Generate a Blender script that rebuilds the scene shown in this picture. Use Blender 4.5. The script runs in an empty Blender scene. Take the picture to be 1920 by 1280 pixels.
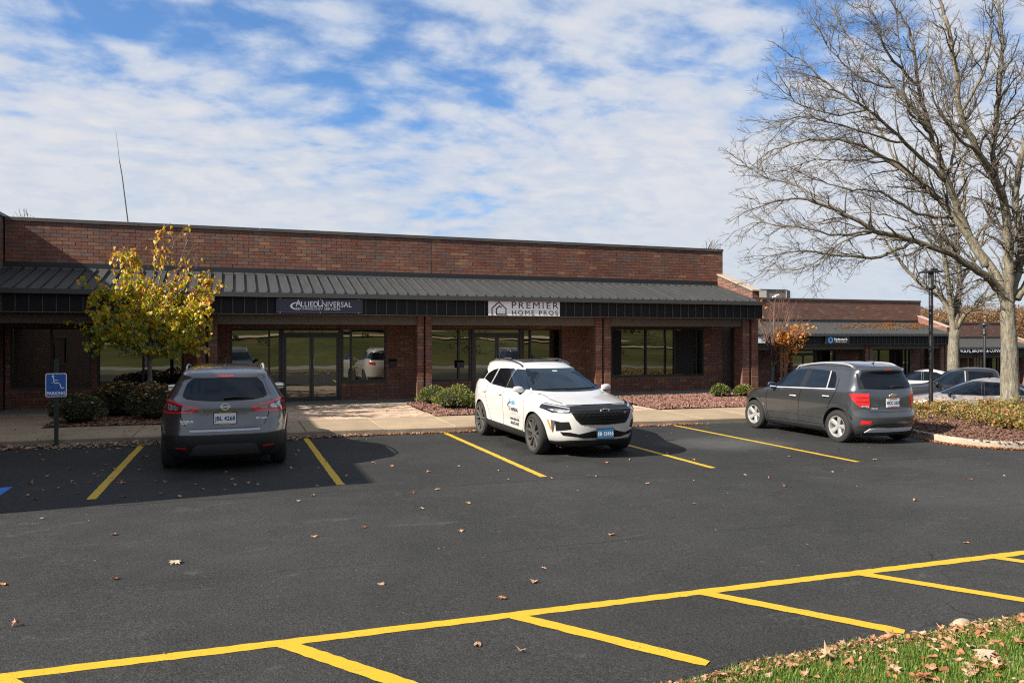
import bpy, bmesh, math, random
import numpy as np
from mathutils import Vector, Matrix
from mathutils.bvhtree import BVHTree
R = math.radians
sc = bpy.context.scene
COL = sc.collection
rnd = random.Random(7)

# ------------------------------------------------------------------ camera
cam_d = bpy.data.cameras.new('camera')
cam = bpy.data.objects.new('camera', cam_d)
COL.objects.link(cam)
cam.location = (0, 0, 1.911)
cam.rotation_euler = (R(90), 0, R(-19.985))
cam_d.sensor_width = 36
cam_d.lens = 26.785
cam_d.shift_y = -0.00568
cam_d.clip_start = 0.1
cam_d.clip_end = 3000
sc.camera = cam
sc.render.resolution_x, sc.render.resolution_y = 1024, 682

# ------------------------------------------------------------------ sun, sky, exposure
TO_SUN = Vector((-1.0, -0.155, 0.70)).normalized()
SUN_EL = math.asin(TO_SUN.z)
sun_d = bpy.data.lights.new('sun', 'SUN')
sun_d.energy = 5.0
sun_d.angle = R(0.55)
sun_d.color = (1.0, 0.93, 0.82)
sun = bpy.data.objects.new('sun', sun_d)
COL.objects.link(sun)
sun.location = (-30, -5, 30)
sun.rotation_euler = (-TO_SUN).to_track_quat('-Z', 'Y').to_euler()

sc.view_settings.view_transform = 'Standard'
sc.view_settings.look = 'None'
sc.view_settings.exposure = 1.15
sc.view_settings.gamma = 1.0
sc.view_settings.use_curve_mapping = False
sc.cycles.max_bounces = 6
sc.cycles.diffuse_bounces = 3
sc.cycles.glossy_bounces = 4
sc.cycles.caustics_reflective = False
sc.cycles.caustics_refractive = False
sc.cycles.use_denoising = False
sc.cycles.filter_width = 1.15


class NT:
    """small node-tree builder"""
    def __init__(s, tree):
        s.t = tree; s.n = tree.nodes; s.l = tree.links

    def add(s, typ, **kw):
        n = s.n.new(typ)
        ins = kw.pop('ins', {})
        for k, v in kw.items():
            setattr(n, k, v)
        for k, v in ins.items():
            s.set(n, k, v)
        return n

    def set(s, n, k, v):
        if isinstance(v, bpy.types.NodeSocket):
            s.l.new(v, n.inputs[k])
        elif isinstance(v, bpy.types.Node):
            s.l.new(v.outputs[0], n.inputs[k])
        else:
            i = n.inputs[k]
            if hasattr(i.default_value, '__len__') and len(i.default_value) == 4 and len(v) == 3:
                v = (*v, 1)
            i.default_value = v

    def math(s, op, a, b=0.0, c=None, clamp=False):
        n = s.n.new('ShaderNodeMath'); n.operation = op; n.use_clamp = clamp
        s.set(n, 0, a); s.set(n, 1, b)
        if c is not None:
            s.set(n, 2, c)
        return n.outputs[0]

    def mixc(s, f, a, b, mode='MIX'):
        n = s.n.new('ShaderNodeMix'); n.data_type = 'RGBA'; n.blend_type = mode
        s.set(n, 0, f)
        for k, v in ((6, a), (7, b)):
            s.set(n, k, v)
        return n.outputs[2]

    def noise(s, vec, scale, detail=4, rough=0.55, dist=0.0):
        n = s.add('ShaderNodeTexNoise', ins={'Scale': scale, 'Detail': detail, 'Roughness': rough, 'Distortion': dist})
        if vec is not None:
            s.set(n, 'Vector', vec)
        return n.outputs[0]

    def ramp(s, f, stops, interp='LINEAR'):
        n = s.n.new('ShaderNodeValToRGB')
        n.color_ramp.interpolation = interp
        e = n.color_ramp.elements
        while len(e) < len(stops):
            e.new(0.5)
        for i, (p, c) in enumerate(stops):
            e[i].position = p
            e[i].color = (*c, 1) if not isinstance(c, (int, float)) else (c, c, c, 1)
        s.set(n, 0, f)
        return n.outputs[0]

    def mapr(s, f, a, b, c=0.0, d=1.0, smooth=False):
        n = s.n.new('ShaderNodeMapRange')
        if smooth:
            n.interpolation_type = 'SMOOTHSTEP'
        for i, v in enumerate((f, a, b, c, d)):
            s.set(n, i, v)
        return n.outputs[0]

    def scale_vec(s, vec, v):
        n = s.n.new('ShaderNodeVectorMath'); n.operation = 'MULTIPLY'
        s.set(n, 0, vec); s.set(n, 1, v)
        return n.outputs[0]


# world: Nishita sky with a deck of thin broken cloud
w = bpy.data.worlds.new('World')
sc.world = w
w.use_nodes = True
g = NT(w.node_tree)
g.n.clear()
SKY_TINT = (0.60, 0.98, 1.28)
PUFF = 0.24
CLOUD_OFF = (9.4, 40.2, 1.3)
sky = g.add('ShaderNodeTexSky', sky_type='NISHITA', sun_disc=False, sun_elevation=SUN_EL,
            sun_rotation=math.atan2(TO_SUN.x, TO_SUN.y), altitude=0, air_density=1.0, dust_density=0.3, ozone_density=4.0)
SKY_STRENGTH = 0.14
tc = g.add('ShaderNodeTexCoord')
sep = g.add('ShaderNodeSeparateXYZ', ins={0: tc.outputs['Generated']})
zz = g.math('ADD', g.math('MAXIMUM', sep.outputs[2], 0.0), 0.24)
px_, py_ = g.math('DIVIDE', sep.outputs[0], zz), g.math('DIVIDE', sep.outputs[1], zz)
plane = g.add('ShaderNodeCombineXYZ', ins={0: px_, 1: py_, 2: 0.0})


def shifted(v):
    return g.add('ShaderNodeVectorMath', operation='ADD', ins={0: plane.outputs[0], 1: v}).outputs[0]


# cloudlets in rows, clumps of them, and the large gaps between
warp = g.add('ShaderNodeTexNoise', ins={'Vector': plane.outputs[0], 'Scale': 1.3, 'Detail': 2})
wv_ = g.add('ShaderNodeVectorMath', operation='SCALE', ins={0: warp.outputs[1], 'Scale': 0.25})
wp = g.add('ShaderNodeVectorMath', operation='ADD', ins={0: shifted(CLOUD_OFF), 1: wv_.outputs[0]}).outputs[0]
vor = g.add('ShaderNodeTexVoronoi', feature='SMOOTH_F1', ins={'Vector': g.scale_vec(wp, (0.85, 1.15, 1)), 'Scale': 9.0, 'Smoothness': 0.8})
puff = g.mapr(vor.outputs[0], 0.10, 0.60, 1.0, 0.0)
rip = g.noise(g.scale_vec(wp, (0.9, 1.15, 1)), 13.0, 5, 0.6)
mid = g.noise(wp, 3.0, 4, 0.55)
big = g.noise(wp, 0.85, 2, 0.5)
cov = g.math('ADD', g.math('ADD', g.math('MULTIPLY', puff, PUFF), g.math('MULTIPLY', rip, 0.50)),
             g.math('ADD', g.math('MULTIPLY', mid, 0.55), g.math('MULTIPLY', big, 0.85)))
# the low sky is seen through more of the deck and reads as closed cloud
hz = g.mapr(sep.outputs[2], 0.02, 0.36, 0.26, 0.0)
cov = g.math('ADD', g.math('ADD', cov, hz), 0.045)
dens = g.mapr(cov, 0.80, 1.12, 0.0, 1.0, smooth=True)
dens = g.mapr(dens, 0.0, 1.0, 0.10, 0.97)
dens = g.math('MAXIMUM', dens, g.mapr(sep.outputs[2], -0.01, -0.05, 0.0, 0.97))
thick = g.mapr(cov, 0.98, 1.32, 0.0, 1.0)
thin2 = g.mapr(g.noise(g.scale_vec(wp, (0.7, 1.3, 1)), 2.4, 5, 0.55), 0.36, 0.64, 0.0, 1.0)
cl_col = g.mixc(thick, (0.50, 0.62, 0.82), (0.76, 0.77, 0.81))
cl_col = g.mixc(g.math('MULTIPLY', thin2, 0.45), cl_col, (0.84, 0.83, 0.84))
cl_col = g.mixc(g.math('MULTIPLY', g.mapr(rip, 0.35, 0.62, 1.0, 0.0), 0.30), cl_col, (0.52, 0.60, 0.74))
hzc = g.mapr(sep.outputs[2], 0.0, 0.22, 0.75, 0.0)
cl_col = g.mixc(hzc, cl_col, (0.60, 0.68, 0.78))
skyc = g.mixc(1.0, sky.outputs[0], SKY_TINT, 'MULTIPLY')
skyb = g.add('ShaderNodeVectorMath', operation='SCALE', ins={0: skyc, 'Scale': SKY_STRENGTH})
out_c = g.mixc(dens, skyb.outputs[0], cl_col)
bg = g.add('ShaderNodeBackground', ins={'Color': out_c, 'Strength': 0.44})
g.l.new(bg.outputs[0], g.add('ShaderNodeOutputWorld').inputs[0])


# ------------------------------------------------------------------ materials
MATS = {}


def M(name, col=(0.5, 0.5, 0.5), rough=0.6, metal=0.0, spec=0.5, coat=0.0, emit=None, var=0.0, var_scale=6.0,
      bump=0.0, bump_scale=60.0, coords='Object', dirt=0.0):
    if name in MATS:
        return MATS[name]
    m = bpy.data.materials.new(name); m.use_nodes = True
    t = NT(m.node_tree)
    p = t.n['Principled BSDF']
    t.set(p, 'Base Color', col); t.set(p, 'Roughness', rough); t.set(p, 'Metallic', metal)
    t.set(p, 'Specular IOR Level', spec)
    if coat:
        t.set(p, 'Coat Weight', coat); t.set(p, 'Coat Roughness', 0.04)
    tcn = t.add('ShaderNodeTexCoord')
    if var:
        f = t.noise(tcn.outputs[coords], var_scale, 5, 0.6)
        lo = tuple(c * (1 - var) for c in col); hi = tuple(min(1, c * (1 + var)) for c in col)
        t.set(p, 'Base Color', t.ramp(f, [(0.3, lo), (0.7, hi)]))
        t.set(p, 'Roughness', t.mapr(f, 0.3, 0.7, max(0.02, rough - 0.08), min(1, rough + 0.08)))
    if bump:
        h = t.noise(tcn.outputs[coords], bump_scale, 4, 0.6)
        b = t.add('ShaderNodeBump', ins={'Strength': bump, 'Distance': 0.02, 'Height': h})
        t.set(p, 'Normal', b.outputs[0])
    if emit:
        t.set(p, 'Emission Color', emit); t.set(p, 'Emission Strength', 1.0)
    MATS[name] = m
    return m


def new_mat(name):
    m = bpy.data.materials.new(name); m.use_nodes = True
    MATS[name] = m
    t = NT(m.node_tree)
    return m, t, t.n['Principled BSDF']


# ------------------------------------------------------------------ mesh builder
class MB:
    def __init__(s):
        s.v = []; s.f = []; s.m = []

    def add(s, vs, fs, mi=0):
        o = len(s.v)
        s.v.extend([tuple(p) for p in vs])
        for f in fs:
            s.f.append([i + o for i in f]); s.m.append(mi)

    def box(s, x0, x1, y0, y1, z0, z1, mi=0, mat=None, skip=()):
        vs = [(x0, y0, z0), (x1, y0, z0), (x1, y1, z0), (x0, y1, z0), (x0, y0, z1), (x1, y0, z1), (x1, y1, z1), (x0, y1, z1)]
        fs = {'b': (0, 3, 2, 1), 't': (4, 5, 6, 7), 'f': (0, 1, 5, 4), 'r': (1, 2, 6, 5), 'k': (2, 3, 7, 6), 'l': (3, 0, 4, 7)}
        if mat is not None:
            vs = [mat @ Vector(p) for p in vs]
        s.add(vs, [f for k, f in fs.items() if k not in skip], mi)

    def prism(s, poly, axis, a, b, mi=0, mat=None):
        """poly (p,q) in the plane across axis; x:(y,z) y:(x,z) z:(x,y)"""
        area = sum(poly[i][0] * poly[(i + 1) % len(poly)][1] - poly[(i + 1) % len(poly)][0] * poly[i][1] for i in range(len(poly)))
        if area < 0:
            poly = poly[::-1]
        if a > b:
            a, b = b, a
        def pt(p, t):
            return {'x': (t, p[0], p[1]), 'y': (p[0], t, p[1]), 'z': (p[0], p[1], t)}[axis]
        n = len(poly)
        vs = [pt(p, a) for p in poly] + [pt(p, b) for p in poly]
        if mat is not None:
            vs = [mat @ Vector(p) for p in vs]
        flip = axis == 'y'
        fs = [list(range(n))[::-1], list(range(n, 2 * n))]
        for i in range(n):
            j = (i + 1) % n
            fs.append([i, j, n + j, n + i])
        if flip:
            fs = [f[::-1] for f in fs]
        s.add(vs, fs, mi)

    def tube(s, pts, rad, n=6, mi=0, cap=True):
        pts = [Vector(p) for p in pts]
        if not hasattr(rad, '__len__'):
            rad = [rad] * len(pts)
        d0 = (pts[1] - pts[0]).normalized()
        u = d0.orthogonal().normalized()
        o = len(s.v)
        for i, p in enumerate(pts):
            d = (pts[min(i + 1, len(pts) - 1)] - pts[max(i - 1, 0)])
            d = d.normalized() if d.length > 1e-9 else d0
            u = (u - d * u.dot(d))
            u = u.normalized() if u.length > 1e-6 else d.orthogonal().normalized()
            v = d.cross(u)
            for k in range(n):
                a = 2 * math.pi * k / n
                s.v.append(tuple(p + (u * math.cos(a) + v * math.sin(a)) * rad[i]))
        for i in range(len(pts) - 1):
            for k in range(n):
                k2 = (k + 1) % n
                s.f.append([o + i * n + k, o + i * n + k2, o + (i + 1) * n + k2, o + (i + 1) * n + k]); s.m.append(mi)
        if cap:
            s.f.append([o + k for k in range(n)][::-1]); s.m.append(mi)
            s.f.append([o + (len(pts) - 1) * n + k for k in range(n)]); s.m.append(mi)

    def lathe(s, prof, n=24, mat=None, mi=0, closed=False, caps=True):
        """prof: (r, z) about z"""
        o = len(s.v); m = mat or Matrix()
        for r, z in prof:
            for k in range(n):
                a = 2 * math.pi * k / n
                s.v.append(tuple(m @ Vector((r * math.cos(a), r * math.sin(a), z))))
        rings = len(prof)
        for i in range(rings if closed else rings - 1):
            i2 = (i + 1) % rings
            for k in range(n):
                k2 = (k + 1) % n
                s.f.append([o + i * n + k, o + i * n + k2, o + i2 * n + k2, o + i2 * n + k]); s.m.append(mi)
        if not closed and caps:
            if prof[0][0] > 1e-5:
                s.f.append([o + k for k in range(n)][::-1]); s.m.append(mi)
            if prof[-1][0] > 1e-5:
                s.f.append([o + (rings - 1) * n + k for k in range(n)]); s.m.append(mi)

    def ellipsoid(s, c, r, nu=10, nv=7, mi=0):
        prof = [(max(1e-6, math.sin(math.pi * i / nv)), -math.cos(math.pi * i / nv)) for i in range(nv + 1)]
        s.lathe(prof, nu, Matrix.Translation(c) @ Matrix.Diagonal((*r, 1)), mi)

    def mesh(s, name, mats, smooth=None):
        me = bpy.data.meshes.new(name)
        me.from_pydata(s.v, [], s.f)
        if not isinstance(mats, (list, tuple)):
            mats = [mats]
        for m in mats:
            me.materials.append(m)
        if len(mats) > 1:
            me.polygons.foreach_set('material_index', s.m)
        if smooth is not None:
            me.polygons.foreach_set('use_smooth', [True] * len(me.polygons))
            if smooth < 180:
                me.set_sharp_from_angle(angle=R(smooth))
        me.update()
        return me

    def build(s, name, mats, parent=None, smooth=None, **kw):
        return link(name, s.mesh(name, mats, smooth), parent, **kw)


def link(name, me, parent=None, loc=None, rz=None, **kw):
    o = bpy.data.objects.new(name, me)
    COL.objects.link(o)
    if parent is not None:
        o.parent = parent
    if loc is not None:
        o.location = loc
    if rz is not None:
        o.rotation_euler = (0, 0, rz)
    for k, v in kw.items():
        o[k] = v
    return o


def thing(name, label, cat, loc=(0, 0, 0), rz=0.0, group=None):
    o = link(name, None, None, loc, rz, label=label, category=cat)
    if group:
        o['group'] = group
    return o


def tag(o, label, cat, group=None):
    o['label'] = label; o['category'] = cat
    if group:
        o['group'] = group
    return o


def dup(o, parent=None, loc=None, rz=None, label=None):
    c = o.copy(); COL.objects.link(c)
    if parent is not None:
        c.parent = parent
    if loc is not None:
        c.location = loc
    if rz is not None:
        c.rotation_euler = (0, 0, rz)
    if label:
        c['label'] = label
    for ch in list(o.children):
        dup(ch, c)
    return c


def text_mesh(txt, size=1.0, extrude=0.0, align='CENTER', sx=1.0, bold=0.0, spacing=1.0):
    cu = bpy.data.curves.new('lettering', 'FONT')
    cu.body = txt; cu.size = size; cu.extrude = extrude; cu.align_x = align; cu.align_y = 'CENTER'
    cu.offset = bold; cu.space_character = spacing
    cu.resolution_u = 3
    o = bpy.data.objects.new('lettering', cu); COL.objects.link(o)
    dg = bpy.context.evaluated_depsgraph_get()
    me = bpy.data.meshes.new_from_object(o.evaluated_get(dg))
    bpy.data.objects.remove(o); bpy.data.curves.remove(cu)
    if sx != 1.0:
        for v in me.vertices:
            v.co.x *= sx
    return me


def text_obj(name, txt, mat, parent, size, pos, normal='-y', align='CENTER', extrude=0.002, sx=1.0, bold=0.0, spacing=1.0, label=None):
    """flat lettering: reads left to right when looked at against `normal`"""
    me = text_mesh(txt, size, extrude, align, sx, bold, spacing)
    me.name = name
    me.materials.clear(); me.materials.append(mat)
    rot = {'-y': (R(90), 0, 0), '+y': (R(90), 0, R(180)), '+x': (R(90), 0, R(90)), '-x': (R(90), 0, R(-90))}[normal]
    o = link(name, me, parent)
    o.location = pos; o.rotation_euler = rot
    if label:
        o['label'] = label
    return o


def interp(pts, xs):
    """monotone cubic through (x, y) points"""
    p = np.array(sorted(pts), float); x, y = p[:, 0], p[:, 1]
    h = np.diff(x); d = np.diff(y) / h
    m = np.zeros(len(x))
    m[0], m[-1] = d[0], d[-1]
    for i in range(1, len(x) - 1):
        if d[i - 1] * d[i] > 0:
            w1 = 2 * h[i] + h[i - 1]; w2 = h[i] + 2 * h[i - 1]
            m[i] = (w1 + w2) / (w1 / d[i - 1] + w2 / d[i])
    xs = np.clip(np.asarray(xs, float), x[0], x[-1])
    i = np.clip(np.searchsorted(x, xs) - 1, 0, len(x) - 2)
    t = (xs - x[i]) / h[i]
    return ((2 * t**3 - 3 * t**2 + 1) * y[i] + (t**3 - 2 * t**2 + t) * h[i] * m[i] + (-2 * t**3 + 3 * t**2) * y[i + 1] + (t**3 - t**2) * h[i] * m[i + 1])


def smooth_path(P, n):
    P = [Vector(p) for p in P]
    out = []
    for i in range(len(P) - 1):
        p0, p1, p2, p3 = P[max(i - 1, 0)], P[i], P[i + 1], P[min(i + 2, len(P) - 1)]
        for k in range(n):
            t = k / n
            out.append(0.5 * ((2 * p1) + (p2 - p0) * t + (2 * p0 - 5 * p1 + 4 * p2 - p3) * t * t + (3 * p1 - p0 - 3 * p2 + p3) * t ** 3))
    out.append(P[-1])
    return out


def sstep(a, b, x):
    t = min(1, max(0, (x - a) / (b - a)))
    return t * t * (3 - 2 * t)


# ------------------------------------------------------------------ lie of the land
KERB_Y = 15.4


def gz(x, y):
    """paved ground: a gentle fall to the right, then down to the lower lot"""
    z = -0.011 * min(x, 60) - 0.0041 * min(max(y, 0), 60)
    z -= 0.55 * sstep(17, 22, x) * sstep(14.5, 17.5, y)
    z -= 0.75 * sstep(22, 60, x)
    return z


def walk_z(x, y):
    k = gz(min(x, 15), KERB_Y) + 0.13
    t = min(1, max(0, (y - 15.6) / 4.8))
    return k + (0.062 - k) * t

# ================================================================== THE SETTING
def grid_sheet(name, xs, ys, zf, mat, **kw):
    nx, ny = len(xs), len(ys)
    v = [(x, y, zf(x, y)) for y in ys for x in xs]
    f = [(j * nx + i, j * nx + i + 1, (j + 1) * nx + i + 1, (j + 1) * nx + i) for j in range(ny - 1) for i in range(nx - 1)]
    me = bpy.data.meshes.new(name); me.from_pydata(v, [], f); me.materials.append(mat)
    me.polygons.foreach_set('use_smooth', [True] * len(f))
    return link(name, me, None, kind='structure', **kw)


def frange(a, b, s):
    return list(np.arange(a, b + 1e-6, s))


# --- grass ground
gm, t, p = new_mat('ground_grass')
tcn = t.add('ShaderNodeTexCoord')
n1 = t.noise(tcn.outputs['Object'], 0.09, 4, 0.6); n2 = t.noise(tcn.outputs['Object'], 1.3, 5, 0.7)
c1 = t.ramp(n1, [(0.35, (0.050, 0.062, 0.017)), (0.55, (0.082, 0.085, 0.027)), (0.72, (0.145, 0.112, 0.050))])
c2 = t.ramp(n2, [(0.3, (0.7, 0.7, 0.7)), (0.7, (1.15, 1.12, 1.0))])
t.set(p, 'Base Color', t.mixc(1.0, c1, c2, 'MULTIPLY')); t.set(p, 'Roughness', 0.9); t.set(p, 'Specular IOR Level', 0.1)


def ground_h(x, y):
    if y < 3.83:
        z = gz(x, 0) - 0.1
        b = -y
        z += 0.05 * sstep(-2, 2, b) - 0.12 * sstep(2, 3, b) * (1 - sstep(7, 9, b))
        z += 0.085 * max(0, b - 9) * (1 - 0.45 * sstep(30, 140, b)) + 0.9 * math.sin(x * 0.045 + 1.2) * sstep(12, 40, b) + 0.5 * math.sin(x * 0.11 + b * 0.06) * sstep(14, 40, b)
        return z
    z = gz(x, y) - 0.1
    r = math.hypot(x, y)
    if x > 40:
        z += 3.6 * sstep(95, 190, r) * sstep(40, 90, x)
    return z


gx = frange(-420, -40, 20) + frange(-34, 60, 3) + frange(66, 480, 12)
gy = frange(-330, -60, 15) + frange(-54, 3, 3) + [3.83] + frange(6, 60, 6) + frange(66, 420, 12)
ground = grid_sheet('ground', gx, gy, ground_h, gm)

# --- asphalt
am, t, p = new_mat('asphalt')
tcn = t.add('ShaderNodeTexCoord'); oc = tcn.outputs['Object']
big = t.noise(oc, 0.35, 4, 0.6, 0.3); mid = t.noise(oc, 2.2, 4, 0.6)
fine = t.noise(oc, 95.0, 3, 0.7)
vor = t.add('ShaderNodeTexVoronoi', ins={'Vector': oc, 'Scale': 75.0})
base = t.ramp(big, [(0.3, (0.0265, 0.0263, 0.0252)), (0.7, (0.0365, 0.0362, 0.0348))])
gr2 = t.noise(oc, 42.0, 3, 0.75)
base = t.mixc(1.0, base, t.ramp(mid, [(0.3, 0.90), (0.7, 1.10)]), 'MULTIPLY')
base = t.mixc(1.0, base, t.ramp(fine, [(0.34, 0.45), (0.66, 1.65)]), 'MULTIPLY')
base = t.mixc(1.0, base, t.ramp(gr2, [(0.34, 0.72), (0.66, 1.32)]), 'MULTIPLY')
# pale scuffs left by tyres and a dusty film
sc1 = t.noise(t.scale_vec(oc, (1.0, 2.6, 1)), 1.3, 6, 0.68, 0.9)
scm = t.mapr(sc1, 0.60, 0.76, 0.0, 0.36)
scm = t.math('MULTIPLY', scm, t.mapr(fine, 0.35, 0.6, 0.2, 1.0))
base = t.mixc(scm, base, (0.17, 0.17, 0.165))
dust = t.mapr(t.noise(oc, 0.22, 3, 0.5), 0.5, 0.75, 0.0, 0.12)
base = t.mixc(dust, base, (0.12, 0.118, 0.11))
# fine cracks
vc = t.add('ShaderNodeTexVoronoi', feature='DISTANCE_TO_EDGE')
wv = t.add('ShaderNodeVectorMath', operation='ADD', ins={0: oc})
nv = t.add('ShaderNodeTexNoise', ins={'Vector': oc, 'Scale': 1.8, 'Detail': 4})
wsc = t.add('ShaderNodeVectorMath', operation='SCALE', ins={0: nv.outputs[1], 'Scale': 0.9})
t.set(wv, 1, wsc.outputs[0])
t.set(vc, 'Vector', wv.outputs[0]); t.set(vc, 'Scale', 0.16)
crk = t.mapr(vc.outputs[0], 0.0, 0.0030, 1.0, 0.0)
crk = t.math('MULTIPLY', crk, t.mapr(t.noise(oc, 0.5, 2), 0.47, 0.57, 0.0, 0.8))
base = t.mixc(crk, base, (0.012, 0.012, 0.012))
# seams between paving passes, one along the stall ends
sx = t.add('ShaderNodeSeparateXYZ', ins={0: oc})
wob = t.math('MULTIPLY', t.math('SUBTRACT', t.noise(oc, 1.6, 4, 0.7), 0.5), 0.14)
for y_, wd_, st_ in ((9.72, 0.030, 0.9), (6.55, 0.018, 0.6)):
    dd = t.math('ABSOLUTE', t.math('SUBTRACT', t.math('ADD', sx.outputs[1], wob), y_))
    mk = t.math('MULTIPLY', t.mapr(dd, 0.0, wd_, st_, 0.0), t.mapr(t.noise(oc, 1.1, 3), 0.40, 0.56, 0.0, 1.0))
    base = t.mixc(mk, base, (0.011, 0.011, 0.012))
# the stall side was sealed in a slightly different coat
side_ = t.mapr(t.math('ADD', sx.outputs[1], wob), 9.70, 9.74, 0.0, 1.0)
base = t.mixc(t.math('MULTIPLY', side_, 0.16), base, (0.017, 0.017, 0.018))
# pale stones showing through the sealer
pv = t.add('ShaderNodeTexVoronoi', ins={'Vector': oc, 'Scale': 16.0})
pb = t.math('MULTIPLY', t.mapr(pv.outputs[0], 0.05, 0.09, 1.0, 0.0), t.mapr(t.noise(oc, 2.5, 2), 0.45, 0.56, 0.0, 0.8))
base = t.mixc(pb, base, (0.16, 0.155, 0.145))
# dark drips where cars stand
ov = t.add('ShaderNodeTexVoronoi', ins={'Vector': oc, 'Scale': 0.55})
od = t.math('MULTIPLY', t.mapr(t.math('ADD', ov.outputs[0], wob), 0.02, 0.16, 0.6, 0.0), t.mapr(sx.outputs[1], 9.9, 10.6, 0.0, 1.0))
base = t.mixc(od, base, (0.010, 0.010, 0.010))
# a dusty patch between the last two stalls
px2 = t.math('POWER', t.math('DIVIDE', t.math('SUBTRACT', sx.outputs[0], 8.8), 1.5), 2.0)
py2 = t.math('POWER', t.math('DIVIDE', t.math('SUBTRACT', sx.outputs[1], 12.3), 1.1), 2.0)
pm_ = t.mapr(t.math('ADD', t.math('ADD', px2, py2), t.math('MULTIPLY', t.noise(oc, 2.2, 5, 0.7), 2.2)), 0.9, 2.1, 0.30, 0.0)
base = t.mixc(pm_, base, (0.16, 0.155, 0.145))
t.set(p, 'Base Color', base)
t.set(p, 'Roughness', t.mapr(mid, 0.3, 0.7, 0.62, 0.80)); t.set(p, 'Specular IOR Level', 0.12)
hgt = t.math('ADD', t.math('MULTIPLY', fine, 0.6), t.math('MULTIPLY', vor.outputs[0], 0.6))
b = t.add('ShaderNodeBump', ins={'Strength': 0.75, 'Distance': 0.006, 'Height': hgt})
t.set(p, 'Normal', b.outputs[0])
asphalt = grid_sheet('parking_lot', frange(-60, 12, 2) + frange(13, 24, 0.5) + frange(26, 84, 2),
                     [3.45, 6, 8, 9, 10, 11] + frange(11.5, 16, 0.5) + frange(17, 60, 2), gz, am)
lane = grid_sheet('road', frange(-80, 100, 4), frange(-7.2, -2.2, 1.0), lambda x, y: gz(x, 0) - 0.02 + 0.4 * math.sin(x * 0.03) * 0.0, M('road_grey', (0.16, 0.16, 0.155), 0.85, var=0.1))
path = grid_sheet('path', frange(-60, 80, 3), [0, 1], lambda x, y: 0, M('path_tan', (0.42, 0.34, 0.24), 0.9))
for v in path.data.vertices:
    y = -23.0 - 5 * math.sin(v.co.x * 0.06) - v.co.y * 1.3
    v.co = (v.co.x, y, ground_h(v.co.x, y) + 0.12)
bunker = MB()
for cx, cy, rx, ry in ((-11, -30, 8, 1.6), (11, -33, 10, 1.8), (33, -31, 8, 1.6), (-34, -33, 9, 1.8)):
    n = 20
    bunker.add([(cx + rx * math.cos(a) * (1 + 0.2 * math.sin(3 * a)), cy + ry * math.sin(a), ground_h(cx + rx * math.cos(a), cy + ry * math.sin(a)) + 0.35)
                for a in [2 * math.pi * k / n for k in range(n)]], [list(range(n))])
bunker.build('sand', M('sand', (0.50, 0.41, 0.30), 0.95), kind='structure')

# --- painted lines
ym, t, p = new_mat('yellow_paint')
tcn = t.add('ShaderNodeTexCoord'); oc = tcn.outputs['Object']
f = t.noise(oc, 60.0, 4, 0.7); f2 = t.noise(oc, 3.0, 4, 0.6)
col = t.ramp(f2, [(0.3, (0.46, 0.285, 0.006)), (0.7, (0.52, 0.335, 0.008))])
wear = t.math('MULTIPLY', t.mapr(f, 0.53, 0.65, 0.0, 0.9), t.mapr(f2, 0.40, 0.66, 0.14, 1.0))
smr = t.mapr(t.noise(t.scale_vec(oc, (1.0, 3.0, 1)), 1.6, 5, 0.7), 0.56, 0.74, 0.0, 0.55)
wear = t.math('MAXIMUM', wear, t.math('MULTIPLY', smr, t.mapr(f, 0.36, 0.58, 0.25, 1.0)))
t.set(p, 'Base Color', t.mixc(wear, col, (0.12, 0.085, 0.02))); t.set(p, 'Roughness', 0.6)
b = t.add('ShaderNodeBump', ins={'Strength': 0.5, 'Distance': 0.004, 'Height': t.noise(oc, 95, 3, 0.7)}); t.set(p, 'Normal', b.outputs[0])


def stripe(name, a, b, wd, mat, lift=0.003, round_end=False):
    a, b = Vector(a), Vector(b)
    d = (b - a).normalized(); n = Vector((-d.y, d.x)) * wd / 2
    L = (b - a).length; k = max(2, int(L / 0.06)); mb = MB()
    r = random.Random(int(a.x * 100 + a.y * 17))
    vs = []
    for i in range(k + 1):
        q = a + (b - a) * i / k
        j = 0.0055
        w_ = 1.0
        if round_end and i >= k - 1:
            w_ = 0.9 if i == k - 1 else 0.72
        for sg in (-1, 1):
            pnt = q + n * sg * w_ + n.normalized() * r.uniform(-j, j)
            vs.append((pnt.x, pnt.y, gz(pnt.x, pnt.y) + lift))
    mb.add(vs, [(2 * i + 1, 2 * i, 2 * i + 2, 2 * i + 3) for i in range(k)])
    return mb.build(name, mat, kind='structure')


for x0, x1, ye in ((-1.56, -1.60, 10.17), (1.29, 1.31, 10.22), (4.10, 4.11, 9.98), (6.88, 6.89, 9.92), (9.58, 9.54, 9.74), (-4.36, -4.38, 10.2)):
    stripe('parking_line', (x0, 15.36), (x1, ye), 0.105, ym)
stripe('parking_line', (-4, 5.005), (26, 5.005), 0.105, ym)
for k in range(7):
    x0 = -1.27 + 1.535 * k
    stripe('parking_line', (x0 + 0.03, 4.975), (x0 + 0.85, 3.87), 0.115, ym, 0.0055, True)
bp = M('blue_paint', (0.02, 0.13, 0.48), 0.6, var=0.12, var_scale=20)
mb = MB()
for i in range(4):
    y0, y1 = 10.1 + i * 0.3, 10.4 + i * 0.3
    mb.add([(x, y, gz(x, y) + 0.003) for x, y in ((-3.9, y0), (-2.66, y0), (-2.66, y1), (-3.9, y1))], [(0, 1, 2, 3)])
mb.build('parking_symbol', bp, kind='structure')

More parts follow.
